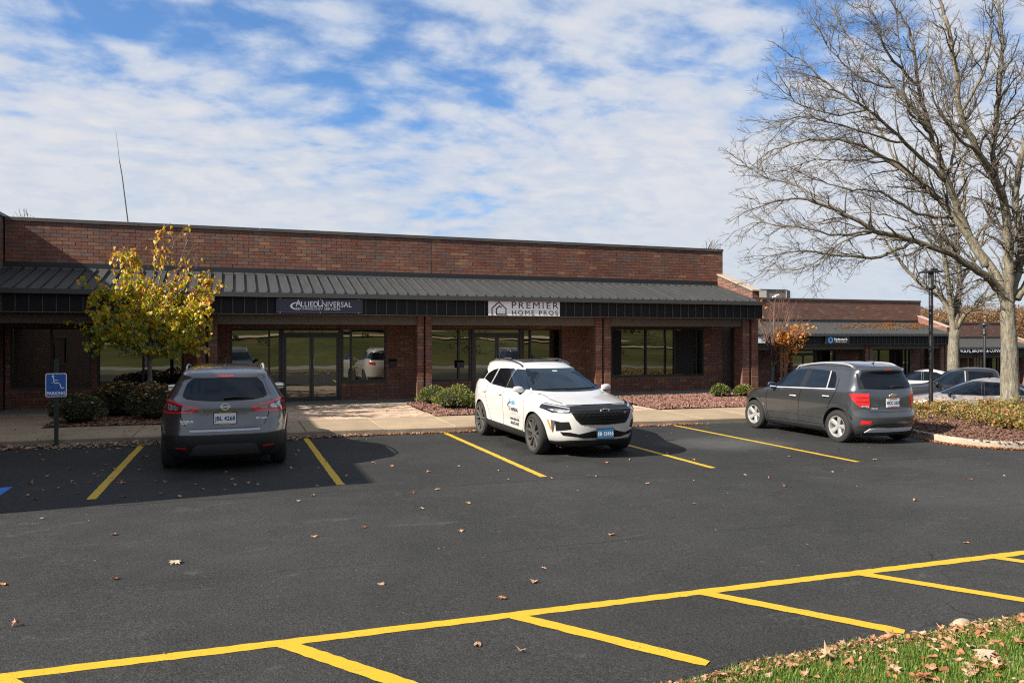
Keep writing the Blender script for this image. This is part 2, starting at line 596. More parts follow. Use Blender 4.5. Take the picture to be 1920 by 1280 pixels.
# --- concrete
def concrete(name, c, stain=0.25):
    m, t, p = new_mat(name)
    tcn = t.add('ShaderNodeTexCoord'); gm_ = t.add('ShaderNodeNewGeometry'); oi = t.add('ShaderNodeObjectInfo')
    oc = gm_.outputs['Position']
    a = t.noise(oc, 1.1, 5, 0.65); b_ = t.noise(oc, 22, 4, 0.7)
    col = t.ramp(a, [(0.28, tuple(k * (1 - stain) for k in c)), (0.62, c), (0.8, tuple(k * 1.08 for k in c))])
    col = t.mixc(1.0, col, t.ramp(b_, [(0.3, 0.86), (0.7, 1.08)]), 'MULTIPLY')
    col = t.mixc(1.0, col, t.ramp(oi.outputs['Random'], [(0.0, 0.90), (1.0, 1.06)]), 'MULTIPLY')
    t.set(p, 'Base Color', col); t.set(p, 'Roughness', 0.88); t.set(p, 'Specular IOR Level', 0.25)
    bb = t.add('ShaderNodeBump', ins={'Strength': 0.35, 'Distance': 0.004, 'Height': t.noise(oc, 120, 3, 0.7)}); t.set(p, 'Normal', bb.outputs[0])
    return m


cm = concrete('concrete_walk', (0.335, 0.255, 0.168))
cmk = concrete('concrete_kerb', (0.27, 0.235, 0.19), 0.5)
cms = concrete('concrete_canopy_slab', (0.30, 0.27, 0.23))


def slab_mb(x0, x1, y0, y1, zf, th=0.16, bev=0.012, front=0.0):
    mb = MB()
    g_ = 0.004
    x0 += g_; x1 -= g_; y1 -= g_
    b0 = max(bev, front)
    ring0 = [(x0, y0), (x1, y0), (x1, y1), (x0, y1)]
    ring1 = [(x0 + bev, y0 + b0), (x1 - bev, y0 + b0), (x1 - bev, y1 - bev), (x0 + bev, y1 - bev)]
    vs = [(x, y, zf(x, y) - th) for x, y in ring0] + [(x, y, zf(x, y) - b0 * (0.9 if i < 2 else 0.5)) for i, (x, y) in enumerate(ring0)] + [(x, y, zf(x, y)) for x, y in ring1]
    fs = []
    for k in range(2):
        for i in range(4):
            j = (i + 1) % 4
            fs.append((k * 4 + i, k * 4 + j, k * 4 + 4 + j, k * 4 + 4 + i))
    fs.append((8, 9, 10, 11))
    mb.add(vs, fs)
    return mb


walk_base = MB()
walk_base.box(-14, 15.2, 15.46, 17.26, -0.6, -0.32)
sidewalk = walk_base.build('sidewalk', cmk, kind='structure')
xs = frange(-13.9, 15.2, 1.52)
rs = random.Random(3)
for a, b_ in zip(xs[:-1], xs[1:]):
    dz = rs.uniform(-0.004, 0.004)
    slab_mb(a, b_, KERB_Y, 17.28, lambda x, y: walk_z(x, y) + dz, 0.26, 0.008, 0.03).build('slab', cm, sidewalk)
# kerb face stands a few mm in front of the slab ends
kb = MB()
kx = frange(-13.9, 15.0, 0.8)
kv = []
for x in kx:
    zt = walk_z(x, KERB_Y) - 0.032
    kv += [(x, KERB_Y - 0.012, gz(x, KERB_Y) - 0.05), (x, KERB_Y - 0.006, zt), (x, KERB_Y + 0.03, zt + 0.001)]
kb.add(kv, [f for i in range(len(kx) - 1) for f in ((3 * i, 3 * i + 3, 3 * i + 4, 3 * i + 1), (3 * i + 1, 3 * i + 4, 3 * i + 5, 3 * i + 2))])
kb.build('kerb', cmk, kind='structure')

mb = MB(); mb.box(-5.4, 16.4, 20.46, 22.45, -0.5, 0.05)
apron = mb.build('pavement', cmk, kind='structure')
for a, b_ in zip(frange(-5.4, 16.3, 1.8)[:-1], frange(-5.4, 16.3, 1.8)[1:]):
    slab_mb(a, b_, 20.45, 22.42, lambda x, y: 0.066, 0.16, 0.008).build('slab', cms, apron)
for y0, y1 in ((17.3, 18.87), (18.88, 20.43)):
    slab_mb(-5.4, -3.6, y0, y1, walk_z, 0.16, 0.008).build('slab', cm, sidewalk)

# --- brick paver walks to the two doors
pm, t, p = new_mat('pavers')
ge = t.add('ShaderNodeNewGeometry')
col = t.ramp(ge.outputs['Random Per Island'], [(0.0, (0.40, 0.26, 0.175)), (0.35, (0.50, 0.345, 0.24)), (0.7, (0.54, 0.40, 0.285)), (1.0, (0.44, 0.32, 0.25))])
col = t.mixc(1.0, col, t.ramp(t.noise(ge.outputs['Position'], 1.4, 5, 0.65), [(0.32, 0.66), (0.58, 1.05)]), 'MULTIPLY')
t.set(p, 'Base Color', col); t.set(p, 'Roughness', 0.9)
pj = M('paver_sand', (0.20, 0.155, 0.115), 0.95)


def paver_walk(x0, x1, y0, y1, flare):
    n = 10
    base = grid_sheet('paver_path', frange(x0, x1, (x1 - x0) / 6), frange(y0, y1, (y1 - y0) / 6), lambda x, y: walk_z(x, y) - 0.012, pj)
    mb = MB(); r = random.Random(int(x0 * 10))
    rows = int((y1 - y0) / 0.105)
    for j in range(rows):
        ya = y0 + j * 0.105
        ext = flare * max(0, 1 - (ya - y0) / 0.9)
        xa = x0 - (0.105 if j % 2 else 0)
        while xa < x1 + ext - 0.05:
            a, b_ = max(xa, x0) + 0.004, min(xa + 0.21, x1 + ext) - 0.004
            xa += 0.21
            if b_ - a < 0.03:
                continue
            dz = r.uniform(-0.003, 0.004)
            z0 = walk_z((a + b_) / 2, ya) + dz
            z1 = walk_z((a + b_) / 2, ya + 0.1) + dz
            yb = ya + 0.098
            mb.add([(a, ya, z0), (b_, ya, z0), (b_, yb, z1), (a, yb, z1), (a, ya, z0 - 0.05), (b_, ya, z0 - 0.05)], [(0, 1, 2, 3), (4, 5, 1, 0)])
    mb.build('pavers', pm, base, kind='stuff')


paver_walk(1.05, 4.36, 17.3, 20.44, 0.75)
paver_walk(6.75, 10.25, 17.3, 20.44, 0.15)

# --- planting beds: soil with bark chips
mm, t, p = new_mat('mulch')
ge = t.add('ShaderNodeNewGeometry')
f = t.noise(ge.outputs['Position'], 30, 4, 0.7)
t.set(p, 'Base Color', t.ramp(f, [(0.3, (0.05, 0.025, 0.018)), (0.7, (0.16, 0.075, 0.05))])); t.set(p, 'Roughness', 0.95)
bb = t.add('ShaderNodeBump', ins={'Strength': 1.0, 'Distance': 0.03, 'Height': f}); t.set(p, 'Normal', bb.outputs[0])
chm, t, p = new_mat('bark_chips')
ge = t.add('ShaderNodeNewGeometry')
t.set(p, 'Base Color', t.ramp(ge.outputs['Random Per Island'], [(0.0, (0.09, 0.037, 0.025)), (0.4, (0.19, 0.088, 0.062)), (0.75, (0.27, 0.15, 0.11)), (1.0, (0.15, 0.085, 0.07))])); t.set(p, 'Roughness', 0.9)


dkchm = chm.copy(); dkchm.name = 'dark_bark_chips'
for e_, c_ in zip(next(n for n in dkchm.node_tree.nodes if n.type == 'VALTORGB').color_ramp.elements, ((.04, .02, .014), (.10, .045, .03), (.17, .085, .055), (.08, .04, .03))):
    e_.color = (*c_, 1)


def bed(x0, x1, y0, y1, n, zf=None, mat=chm, seed=1, inside=None):
    zf = zf or (lambda x, y: walk_z(x, y) + 0.015)
    base = None
    if inside is None:
        base = grid_sheet('planting_bed', frange(x0, x1, (x1 - x0) / 12), frange(y0, y1, (y1 - y0) / 6), zf, mm)
    r = random.Random(seed); mb = MB()
    for _ in range(n):
        x, y = r.uniform(x0, x1), r.uniform(y0, y1)
        if inside and not inside(x, y):
            continue
        a = r.uniform(0, 6.28); l, wd = r.uniform(0.02, 0.055), r.uniform(0.008, 0.02)
        z = zf(x, y) + r.uniform(0.004, 0.02); tl = r.uniform(-0.02, 0.02)
        ca, sa = math.cos(a), math.sin(a)
        q = [(x + ca * u - sa * v, y + sa * u + ca * v, z + (tl if u > 0 else -tl) + dz) for u, v, dz in ((-l, -wd, -.004), (l, -wd, -.004), (l, wd, .004), (-l, wd, .004), (l, 0, .012), (-l, 0, .012))]
        mb.add(q, [(0, 1, 4, 5), (5, 4, 2, 3)])
    mb.build('bark_mulch', mat, base, kind='stuff')
    return base


bed(10.3, 15.9, 17.3, 20.45, 9000, seed=2)
bed(4.38, 6.73, 17.3, 20.45, 4200, seed=3)
bed(-3.58, 1.03, 17.3, 20.45, 3500, seed=4)

# ================================================================== THE OFFICE BUILDINGS
brm, t, p = new_mat('brick')
ge = t.add('ShaderNodeNewGeometry'); oi = t.add('ShaderNodeObjectInfo')
rr = t.math('FRACT', t.math('ADD', ge.outputs['Random Per Island'], oi.outputs['Random']))
BR = [(0.0, (0.158, 0.062, 0.041)), (0.18, (0.205, 0.084, 0.057)), (0.34, (0.180, 0.091, 0.064)), (0.50, (0.150, 0.082, 0.067)),
      (0.62, (0.228, 0.107, 0.067)), (0.74, (0.180, 0.069, 0.051)), (0.86, (0.148, 0.100, 0.090)), (0.94, (0.215, 0.120, 0.084)), (1.0, (0.305, 0.155, 0.078))]
col = t.ramp(rr, BR)
stv = t.noise(t.scale_vec(ge.outputs['Position'], (5.0, 5.0, 0.35)), 1.0, 5, 0.7)   # water streaks
col = t.mixc(t.mapr(stv, 0.54, 0.72, 0.0, 0.55), col, (0.075, 0.058, 0.05))
spz = t.add('ShaderNodeSeparateXYZ', ins={0: ge.outputs['Position']})
tb = t.math('MULTIPLY', t.mapr(t.math('ADD', spz.outputs[2], t.math('MULTIPLY', t.math('SUBTRACT', t.noise(ge.outputs['Position'], 1.3, 4), 0.5), 0.35)), 4.66, 4.80, 0.0, 0.55), 1.0)
col = t.mixc(tb, col, (0.07, 0.056, 0.05))                                              # darker band with an uneven lower edge, below the coping
nz = t.noise(ge.outputs['Position'], 14, 5, 0.65); nl = t.noise(ge.outputs['Position'], 0.7, 4, 0.6)
col = t.mixc(1.0, col, t.ramp(nz, [(0.3, 0.78), (0.7, 1.18)]), 'MULTIPLY')
col = t.mixc(1.0, col, t.ramp(nl, [(0.3, 0.80), (0.7, 1.12)]), 'MULTIPLY')
t.set(p, 'Base Color', col); t.set(p, 'Roughness', 0.82); t.set(p, 'Specular IOR Level', 0.3)
bb = t.add('ShaderNodeBump', ins={'Strength': 0.35, 'Distance': 0.006, 'Height': t.noise(ge.outputs['Position'], 60, 4, 0.7)}); t.set(p, 'Normal', bb.outputs[0])
mortar = M('mortar', (0.085, 0.062, 0.052), 0.95, var=0.25, var_scale=2)
# brick for walls too far away to tell bricks apart: coursed by the material
bfm, t, p = new_mat('brick_far')
tcn = t.add('ShaderNodeTexCoord'); oc = tcn.outputs['Object']
sp = t.add('ShaderNodeSeparateXYZ', ins={0: oc})
cx = t.add('ShaderNodeCombineXYZ', ins={0: t.math('ADD', sp.outputs[0], sp.outputs[1]), 1: sp.outputs[2], 2: 0.0})
bt = t.add('ShaderNodeTexBrick', ins={'Vector': cx.outputs[0], 'Scale': 1.0, 'Mortar Size': 0.006, 'Brick Width': 0.28, 'Row Height': 0.0915, 'Color1': (0, 0, 0), 'Color2': (1, 1, 1), 'Mortar': (0.5, 0.5, 0.5)})
col = t.ramp(bt.outputs[0], BR)
col = t.mixc(1.0, col, t.ramp(t.noise(oc, 0.9, 4, 0.6), [(0.3, 0.8), (0.7, 1.15)]), 'MULTIPLY')
col = t.mixc(bt.outputs[1], col, (0.075, 0.058, 0.05))
t.set(p, 'Base Color', col); t.set(p, 'Roughness', 0.85)
bb = t.add('ShaderNodeBump', ins={'Strength': 0.6, 'Distance': 0.01, 'Height': t.math('SUBTRACT', 1.0, bt.outputs[1])}); t.set(p, 'Normal', bb.outputs[0])

roof_m, t, p = new_mat('roof_metal')
ge = t.add('ShaderNodeNewGeometry'); oi = t.add('ShaderNodeObjectInfo')
f = t.noise(t.scale_vec(ge.outputs['Position'], (6, 1, 1)), 2.0, 5, 0.65)
col = t.ramp(f, [(0.3, (0.030, 0.032, 0.033)), (0.7, (0.046, 0.047, 0.047))])
col = t.mixc(1.0, col, t.ramp(oi.outputs['Random'], [(0.0, 0.93), (1.0, 1.07)]), 'MULTIPLY')
t.set(p, 'Base Color', col); t.set(p, 'Roughness', 0.62); t.set(p, 'Specular IOR Level', 0.4)
fasc_m = M('fascia_metal', (0.011, 0.0115, 0.013), 0.6, spec=0.2, var=0.15, var_scale=3)
seam_m = M('sunlit_seam_metal', (0.10, 0.095, 0.09), 0.5)  # paler than the fascia panels: sun on the seam sides put into the colour
cop_m = M('coping_metal', (0.075, 0.066, 0.056), 0.5, var=0.2, var_scale=2)
blk_m = M('flashing_black', (0.013, 0.014, 0.016), 0.5)
beam_m = M('soffit_beam', (0.115, 0.098, 0.082), 0.8, var=0.12, var_scale=3, bump=0.15, bump_scale=40)
soff_m = M('soffit', (0.10, 0.085, 0.07), 0.85)
frame_m = M('bronze_frame', (0.018, 0.015, 0.013), 0.42)
hand_m = M('door_pull', (0.35, 0.34, 0.33), 0.3, 0.9)


def glass(name, tint, refl, wav=0.12, sc_=1.2, base=(0.006, 0.006, 0.006)):
    m, t, p = new_mat(name)
    tcn = t.add('ShaderNodeTexCoord')
    oc = tcn.outputs['Object']
    h = t.noise(oc, sc_, 2, 0.5)
    bp_ = t.add('ShaderNodeBump', ins={'Strength': wav, 'Distance': 0.05, 'Height': h})
    t.n.remove(p)
    df = t.add('ShaderNodeBsdfDiffuse', ins={'Color': base})
    gl = t.add('ShaderNodeBsdfGlossy', ins={'Color': tint, 'Roughness': 0.004, 'Normal': bp_.outputs[0]})
    fr = t.add('ShaderNodeFresnel', ins={'IOR': 1.5})
    fac = t.math('ADD', t.math('MULTIPLY', fr.outputs[0], 0.9), refl, clamp=True)
    mx = t.add('ShaderNodeMixShader', ins={0: fac, 1: df, 2: gl})
    t.l.new(mx.outputs[0], t.n['Material Output'].inputs[0])
    return m


win_g = glass('tinted_window_glass', (0.80, 0.77, 0.69), 0.19, 0.045, 0.8)
door_g = glass('door_glass', (0.82, 0.80, 0.73), 0.24, 0.045, 0.8, (0.022, 0.021, 0.019))

X0, X1, YW, ZT, ZB = -5.42, 15.87, 22.3, 4.86, 3.78
YF, ZF0, ZF1 = 20.3, 2.455, 2.885        # fascia
BW, BH = 0.2815, 0.0915                   # brick module
# openings in the front wall: x0, x1, z0, z1
WINS = [
    ('window', -5.3, -3.50, 0.60, 2.12, [-4.40]),
    ('window', -3.36, -1.3, 0.55, 2.12, [-2.28]),
    ('window', -0.12, 1.21, 0.56, 2.10, [0.90]),
    ('door', 1.225, 2.874, 0.066, 2.10, None),
    ('window', 2.89, 4.18, 0.585, 2.12, [3.16]),
    ('window', 5.50, 6.78, 0.55, 2.13, [6.39]),
    ('door', 6.80, 8.44, 0.066, 2.13, None),
    ('window', 8.46, 9.80, 0.55, 2.13, [8.73]),
    ('window', 11.55, 15.10, 0.56, 2.15, [12.86, 13.96, 14.80]),
]
COLS = [(-6.0, -5.55), (-0.90, -0.42), (4.72, 5.13), (10.16, 10.66), (15.42, 16.03)]


def brick_geo(o, u, n, L, Z0, Z1, holes=(), off=0, seed=0):
    """list of (centre, corners) bricks of a running-bond face: origin o, along u, outward n"""
    out = []; r = random.Random(seed)
    rows = int(round((Z1 - Z0) / BH))
    for j in range(rows):
        za = Z0 + j * (Z1 - Z0) / rows; zb = za + (Z1 - Z0) / rows
        xa = -(BW / 2 if (j + off) % 2 else 0)
        segs = []
        while xa < L - 0.01:
            segs.append((max(0, xa), min(L, xa + BW))); xa += BW
        for a, b in segs:
            parts = [(a, b)]
            for h0, h1, hz0, hz1 in holes:
                if za < hz1 - 0.03 and zb > hz0 + 0.03:
                    nxt = []
                    for p0, p1 in parts:
                        if p1 <= h0 or p0 >= h1:
                            nxt.append((p0, p1)); continue
                        if p0 < h0:
                            nxt.append((p0, h0))
                        if p1 > h1:
                            nxt.append((h1, p1))
                    parts = nxt
            for p0, p1 in parts:
                if p1 - p0 < 0.025:
                    continue
                pr = 0.008 + r.uniform(0, 0.005)
                out.append((p0 + 0.005, p1 - 0.005, za + 0.0045, zb - 0.0045, pr))
    return [(o, u, n, q) for q in out]


def add_brick(mb, b, local=False):
    o, u, n, (a, c, z0, z1, pr) = b
    o, u, n = Vector(o), Vector(u), Vector(n)
    e = 0.006
    up = Vector((0, 0, 1))
    def P(s, z, d):
        return o + u * s + up * (z - o.z) + n * d
    vs = [P(a, z0, 0), P(c, z0, 0), P(c, z1, 0), P(a, z1, 0), P(a, z0, pr), P(c, z0, pr), P(c, z1, pr), P(a, z1, pr)]
    if local:
        ctr = P((a + c) / 2, (z0 + z1) / 2, 0)
        vs = [v - ctr for v in vs]
    flip = u.cross(up).dot(n) < 0
    fs = [(4, 5, 6, 7), (0, 1, 5, 4), (1, 2, 6, 5), (2, 3, 7, 6), (3, 0, 4, 7)]
    mb.add(vs, [f[::-1] for f in fs] if flip else fs)
    return P((a + c) / 2, (z0 + z1) / 2, 0)


def cam_uv(pt):
    s_, c_ = math.sin(R(19.985)), math.cos(R(19.985))
    d = pt.x * s_ + pt.y * c_
    return (pt.x * c_ - pt.y * s_) / max(d, 1e-3), d


def office(name, label, off, near, roof_leaves=0):
    ox, oy, oz = off
    T = thing(name, label, 'building', off, 0, 'brick office buildings in a stepped row')
    bm = brm if near else bfm
    # ---- walls (with the openings left out)
    holes = [(w_[1], w_[2], w_[3], w_[4]) for w_ in WINS]
    wall = MB()
    xs_ = sorted({X0, X1} | {h[0] for h in holes} | {h[1] for h in holes})
    for a, b in zip(xs_[:-1], xs_[1:]):
        zs = [(-1.2, ZT - 0.03)]
        for h in holes:
            if h[0] - 1e-6 <= a and b <= h[1] + 1e-6:
                zs = [(-1.2, h[2]), (h[3], ZT - 0.03)]
        for z0, z1 in zs:
            wall.box(a, b, YW, YW + 0.24, z0, z1)
    wall.box(X0, X0 + 0.24, YW + 0.241, YW + 14, -1.2, ZT - 0.03)
    wall.box(X1 - 0.24, X1, YW + 0.241, YW + 14, -1.2, ZT - 0.03)
    wall.box(X0, X1, YW + 14.001, YW + 14.24, -1.2, ZT - 0.03)
    wall.box(X0 + 0.24, X1 - 0.24, YW + 0.241, YW + 14, ZT - 1.0, ZT - 0.85)
    wall_o = wall.build('wall', mortar if near else bfm, T)
    # a dark room behind each opening
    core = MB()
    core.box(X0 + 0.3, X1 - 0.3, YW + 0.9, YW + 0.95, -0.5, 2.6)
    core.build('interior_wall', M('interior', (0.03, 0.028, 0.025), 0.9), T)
    # ---- columns: two piers with a recess between them
    col_o = []
    for a, b in COLS:
        mb = MB(); wd = (b - a) * 0.43
        mb.box(a, a + wd, 20.6, 21.02, -1.2, ZF0 - 0.006)
        mb.box(b - wd, b, 20.6, 21.02, -1.2, ZF0 - 0.006)
        mb.box(a + wd, b - wd, 20.74, 20.95, -1.2, ZF0 - 0.006)
        col_o.append(mb.build('column', mortar if near else bfm, T))
    mb = MB(); mb.box(16.22, 16.50, 22.0, 22.29, -1.2, 2.2); pil = mb.build('pilaster', mortar if near else bfm, T)
    mb = MB(); mb.box(15.9, 16.5, 22.3, 22.5, -1.2, 2.5); mb.build('wall', bm if not near else mortar, T)
    # ---- cheek wall at the end of the canopy roof
    ck = MB()
    ck.prism([(20.42, 2.46), (20.42, 3.34), (22.29, 3.98), (22.29, 2.46)], 'x', 15.66, 15.93)
    cheek = ck.build('cheek_wall', mortar if near else bfm, T)
    cc = MB()
    cc.prism([(20.36, 3.345), (20.36, 3.385), (22.31, 4.045), (22.31, 4.005)], 'x', 15.62, 15.97)
    cc.build('coping', M('cheek_coping', (0.34, 0.27, 0.21), 0.7), cheek)
    # ---- parapet coping in lengths, flashing
    L = (X1 - X0) / 7
    for k in range(7):
        mb = MB(); a, b = X0 + k * L, X0 + (k + 1) * L - 0.012
        mb.box(a, b + (0.02 if k == 6 else 0), YW - 0.03, YW + 0.26, ZT - 0.03, ZT + 0.035)
        mb.box(a, b + (0.02 if k == 6 else 0), YW - 0.036, YW - 0.031, ZT - 0.055, ZT + 0.03)
        mb.build('coping', cop_m, T)
    mb = MB()
    mb.box(X0 - 0.4, 15.655, YW - 0.035, YW - 0.016, 3.62, ZB - 0.003)
    mb.box(X0 - 0.4, 15.655, YW - 0.06, YW - 0.036, 3.60, 3.655)
    mb.build('flashing', blk_m, T)
    # ---- standing-seam canopy roof
    PZ0, PZ1, PY0 = 3.00, 3.60, 20.18
    sl = (PZ1 - PZ0) / (YW - PY0)
    pw = 0.2755; n = int((15.655 - (X0 - 0.4)) / pw)
    def panel(mb, x):
        mb.add([(x, PY0, PZ0), (x + pw, PY0, PZ0), (x + pw, YW - 0.02, PZ1), (x, YW - 0.02, PZ1), (x, PY0, PZ0 - 0.03), (x + pw, PY0, PZ0 - 0.03)], [(0, 1, 2, 3), (4, 5, 1, 0)])
        s0, s1, h = x + pw - 0.026, x + pw - 0.001, 0.052
        mb.add([(s0, PY0, PZ0 + .002), (s1, PY0, PZ0 + .002), (s1, YW - 0.1, PZ1 - .02), (s0, YW - 0.1, PZ1 - .02), (s0, PY0, PZ0 + h), (s1, PY0, PZ0 + h), (s1, YW - 0.1, PZ1 - 0.02 + h), (s0, YW - 0.1, PZ1 - 0.02 + h)],
               [(4, 5, 6, 7), (0, 4, 7, 3), (5, 1, 2, 6), (0, 1, 5, 4)])
        # closure strip under the flashing
        mb.add([(x + 0.03, YW - 0.10, PZ1 + .012 - .03), (x + pw - 0.03, YW - 0.10, PZ1 + .012 - .03), (x + pw - 0.03, YW - 0.06, PZ1 + 0.04), (x + 0.03, YW - 0.06, PZ1 + 0.04)], [(0, 1, 2, 3)])
    def fpanel(mb, x):
        mb.box(x + 0.006, x + pw - 0.006, YF, YF + 0.02, ZF0 + 0.012, ZF1 - 0.002)
        mb.box(x - 0.006, x + 0.006, YF - 0.022, YF + 0.018, ZF0 + 0.012, ZF1 - 0.004, 1)
    if near:
        mb = MB(); panel(mb, 0.0); pme = mb.mesh('roof_panel', roof_m)
        mb = MB(); fpanel(mb, 0.0); fme = mb.mesh('fascia_panel', [fasc_m, seam_m])
        for k in range(n + 1):
            x = 15.655 - (k + 1) * pw
            link('roof_panel', pme, T, (x, 0, 0))
        for k in range(n + 1):
            link('fascia_panel', fme, T, (15.93 - (k + 1) * pw, 0, 0))
    else:
        mb, mf = MB(), MB()
        for k in range(n + 1):
            panel(mb, 15.655 - (k + 1) * pw); fpanel(mf, 15.93 - (k + 1) * pw)
        mb.build('roof_panels', roof_m, T, kind='stuff'); mf.build('fascia_panels', [fasc_m, seam_m], T, kind='stuff')
    mb = MB()
    mb.box(X0 - 0.4, 15.99, PY0 - 0.03, PY0 - 0.002, PZ0 - 0.105, PZ0 - 0.008)
    mb.box(X0 - 0.4, 15.99, PY0, YF + 0.10, ZF1, ZF1 + 0.012)
    mb.box(X0 - 0.4, 15.99, PY0 - 0.036, PY0 - 0.031, PZ0 - 0.118, PZ0 - 0.098)
    mb.build('eave_trim', M('eave_trim', (0.045, 0.044, 0.043), 0.45), T)
    mb = MB()
    mb.box(X0 - 0.4, 15.95, YF - 0.03, YF + 0.04, ZF0 - 0.004, ZF0 + 0.012)
    mb.build('drip_trim', seam_m, T)
    mb = MB()
    mb.box(X0 - 0.4, 15.94, YF + 0.021, YF + 0.06, ZF0 + 0.013, ZF1 - 0.001)
    mb.box(15.942, 15.95, YF, YF + 2.0, ZF0 + 0.013, ZF1 + 0.1)
    mb.build('fascia_backing', fasc_m, T)
    # ---- beam and soffit under the canopy
    bl = [(COLS[i][1] + 0.0, COLS[i + 1][0]) for i in range(len(COLS) - 1)]
    for a, b in bl:
        mb = MB(); mb.box(a + 0.002, b - 0.002, 20.64, 20.92, 2.205, ZF0 - 0.006); mb.build('beam', beam_m, T)
    mb = MB(); mb.box(X0, 15.9, 20.925, YW - 0.003, 2.30, 2.33)
    mb.box(X0, 15.9, 20.37, 20.62, ZF0 - 0.004, ZF0 + 0.01)
    mb.build('soffit', soff_m, T)
    # ---- windows and doors
    for kind, a, b, z0, z1, mul in WINS:
        fw = 0.05
        if kind == 'window':
            fr = MB()
            fr.box(a, a + fw, YW - 0.012, YW + 0.10, z0, z1); fr.box(b - fw, b, YW - 0.012, YW + 0.10, z0, z1)
            fr.box(a + fw, b - fw, YW - 0.010, YW + 0.10, z0, z0 + fw); fr.box(a + fw, b - fw, YW - 0.010, YW + 0.10, z1 - fw, z1)
            for x in mul:
                fr.box(x - 0.025, x + 0.025, YW - 0.011, YW + 0.10, z0 + fw, z1 - fw)
            fo = fr.build('window', frame_m, T)
            ed = [a + fw] + [q for x in mul for q in (x - 0.025, x + 0.025)] + [b - fw]
            for p0, p1 in zip(ed[::2], ed[1::2]):
                mb = MB(); tl = rnd.uniform(-0.004, 0.004)
                mb.add([(p0 - .003, YW + 0.05 + tl, z0 + fw), (p1 + .003, YW + 0.05 - tl, z0 + fw), (p1 + .003, YW + 0.05 - tl, z1 - fw), (p0 - .003, YW + 0.05 + tl, z1 - fw),
                        (p0 - .003, YW + 0.062 + tl, z0 + fw), (p1 + .003, YW + 0.062 - tl, z0 + fw), (p1 + .003, YW + 0.062 - tl, z1 - fw), (p0 - .003, YW + 0.062 + tl, z1 - fw)],
                       [(0, 1, 2, 3), (7, 6, 5, 4), (0, 4, 5, 1), (3, 2, 6, 7)])
                mb.build('pane', win_g, fo)
        else:
            fr = MB()
            zt = 1.915
            fr.box(a, a + 0.075, YW - 0.03, YW + 0.10, z0, z1); fr.box(b - 0.075, b, YW - 0.03, YW + 0.10, z0, z1)
            fr.box(a + 0.075, b - 0.075, YW - 0.025, YW + 0.10, z1 - 0.045, z1)
            fr.box(a + 0.075, b - 0.075, YW - 0.028, YW + 0.10, zt, zt + 0.08)
            fr.box(a + 0.075, b - 0.075, YW - 0.025, YW + 0.12, z0, z0 + 0.018)
            fo = fr.build('door_frame', frame_m, T)
            mb = MB(); mb.box(a + 0.073, b - 0.073, YW + 0.04, YW + 0.052, zt + 0.08, z1 - 0.045); mb.build('pane', door_g, fo)
            mid = (a + b) / 2
            for s_, (p0, p1) in ((-1, (a + 0.078, mid - 0.003)), (1, (mid + 0.003, b - 0.078))):
                d = MB(); st = 0.058
                zb, zt_ = z0 + 0.022, zt - 0.004
                d.box(p0, p0 + st, YW, YW + 0.045, zb, zt_); d.box(p1 - st, p1, YW, YW + 0.045, zb, zt_)
                d.box(p0 + st, p1 - st, YW + 0.001, YW + 0.044, zb, zb + 0.09); d.box(p0 + st, p1 - st, YW + 0.001, YW + 0.044, zt_ - 0.06, zt_)
                do = d.build('door', M('door_bronze', (0.03, 0.026, 0.023), 0.4), T)
                mb = MB(); mb.box(p0 + st - .003, p1 - st + .003, YW + 0.016, YW + 0.026, zb + 0.09, zt_ - 0.06); mb.build('pane', door_g, do)
                hx = mid - 0.05 if s_ < 0 else mid + 0.05
                h = MB(); h.tube([(hx, YW - 0.002, 0.98), (hx, YW - 0.05, 0.98), (hx, YW - 0.05, 1.28), (hx, YW - 0.002, 1.28)], 0.011, 8); h.build('handle', hand_m, do, 40)
    if not near:
        return T
    # ---- bricks
    B = []
    B += brick_geo((X0, YW, 0), (1, 0, 0), (0, -1, 0), 10.94, ZB - 0.01, ZT - 0.056, seed=1)
    B += brick_geo((X0 + 10.97, YW, 0), (1, 0, 0), (0, -1, 0), X1 - X0 - 10.97, ZB - 0.01, ZT - 0.056, seed=2)
    hh = [(h[0] - X0, h[1] - X0, h[2] - 0.008, h[3] + 0.008) for h in holes]
    B += brick_geo((X0, YW, 0), (1, 0, 0), (0, -1, 0), X1 - X0, 0.066, 2.2955, hh, seed=3)
    for a, b in COLS[1:]:
        wd = (b - a) * 0.43
        for q, (p0, p1) in enumerate(((a, a + wd), (b - wd, b))):
            B += brick_geo((p0, 20.6, 0), (1, 0, 0), (0, -1, 0), p1 - p0, -0.1, ZF0 - 0.01, off=q, seed=4)
            B += brick_geo((p0, 21.02, 0), (0, -1, 0), (-1, 0, 0), 0.42, -0.1, ZF0 - 0.01, off=q, seed=5)
        B += brick_geo((a + wd, 20.74, 0), (1, 0, 0), (0, -1, 0), b - a - 2 * wd, -0.1, ZF0 - 0.01, seed=6)
    B += brick_geo((16.22, 22.0, 0), (1, 0, 0), (0, -1, 0), 0.28, 0.06, 2.2, seed=7)
    # cheek: courses stepping up the slope, cut by the coping
    for b in brick_geo((15.66, 22.29, 0), (0, -1, 0), (-1, 0, 0), 1.87, 3.02, 3.97, seed=8):
        o, u, n_, (a, c, z0, z1, pr) = b
        if z1 < 3.98 - 0.342 * c:
            B.append(b)
    for b in brick_geo((15.66, 20.42, 0), (1, 0, 0), (0, -1, 0), 0.27, 2.95, 3.32, seed=9):
        B.append(b)
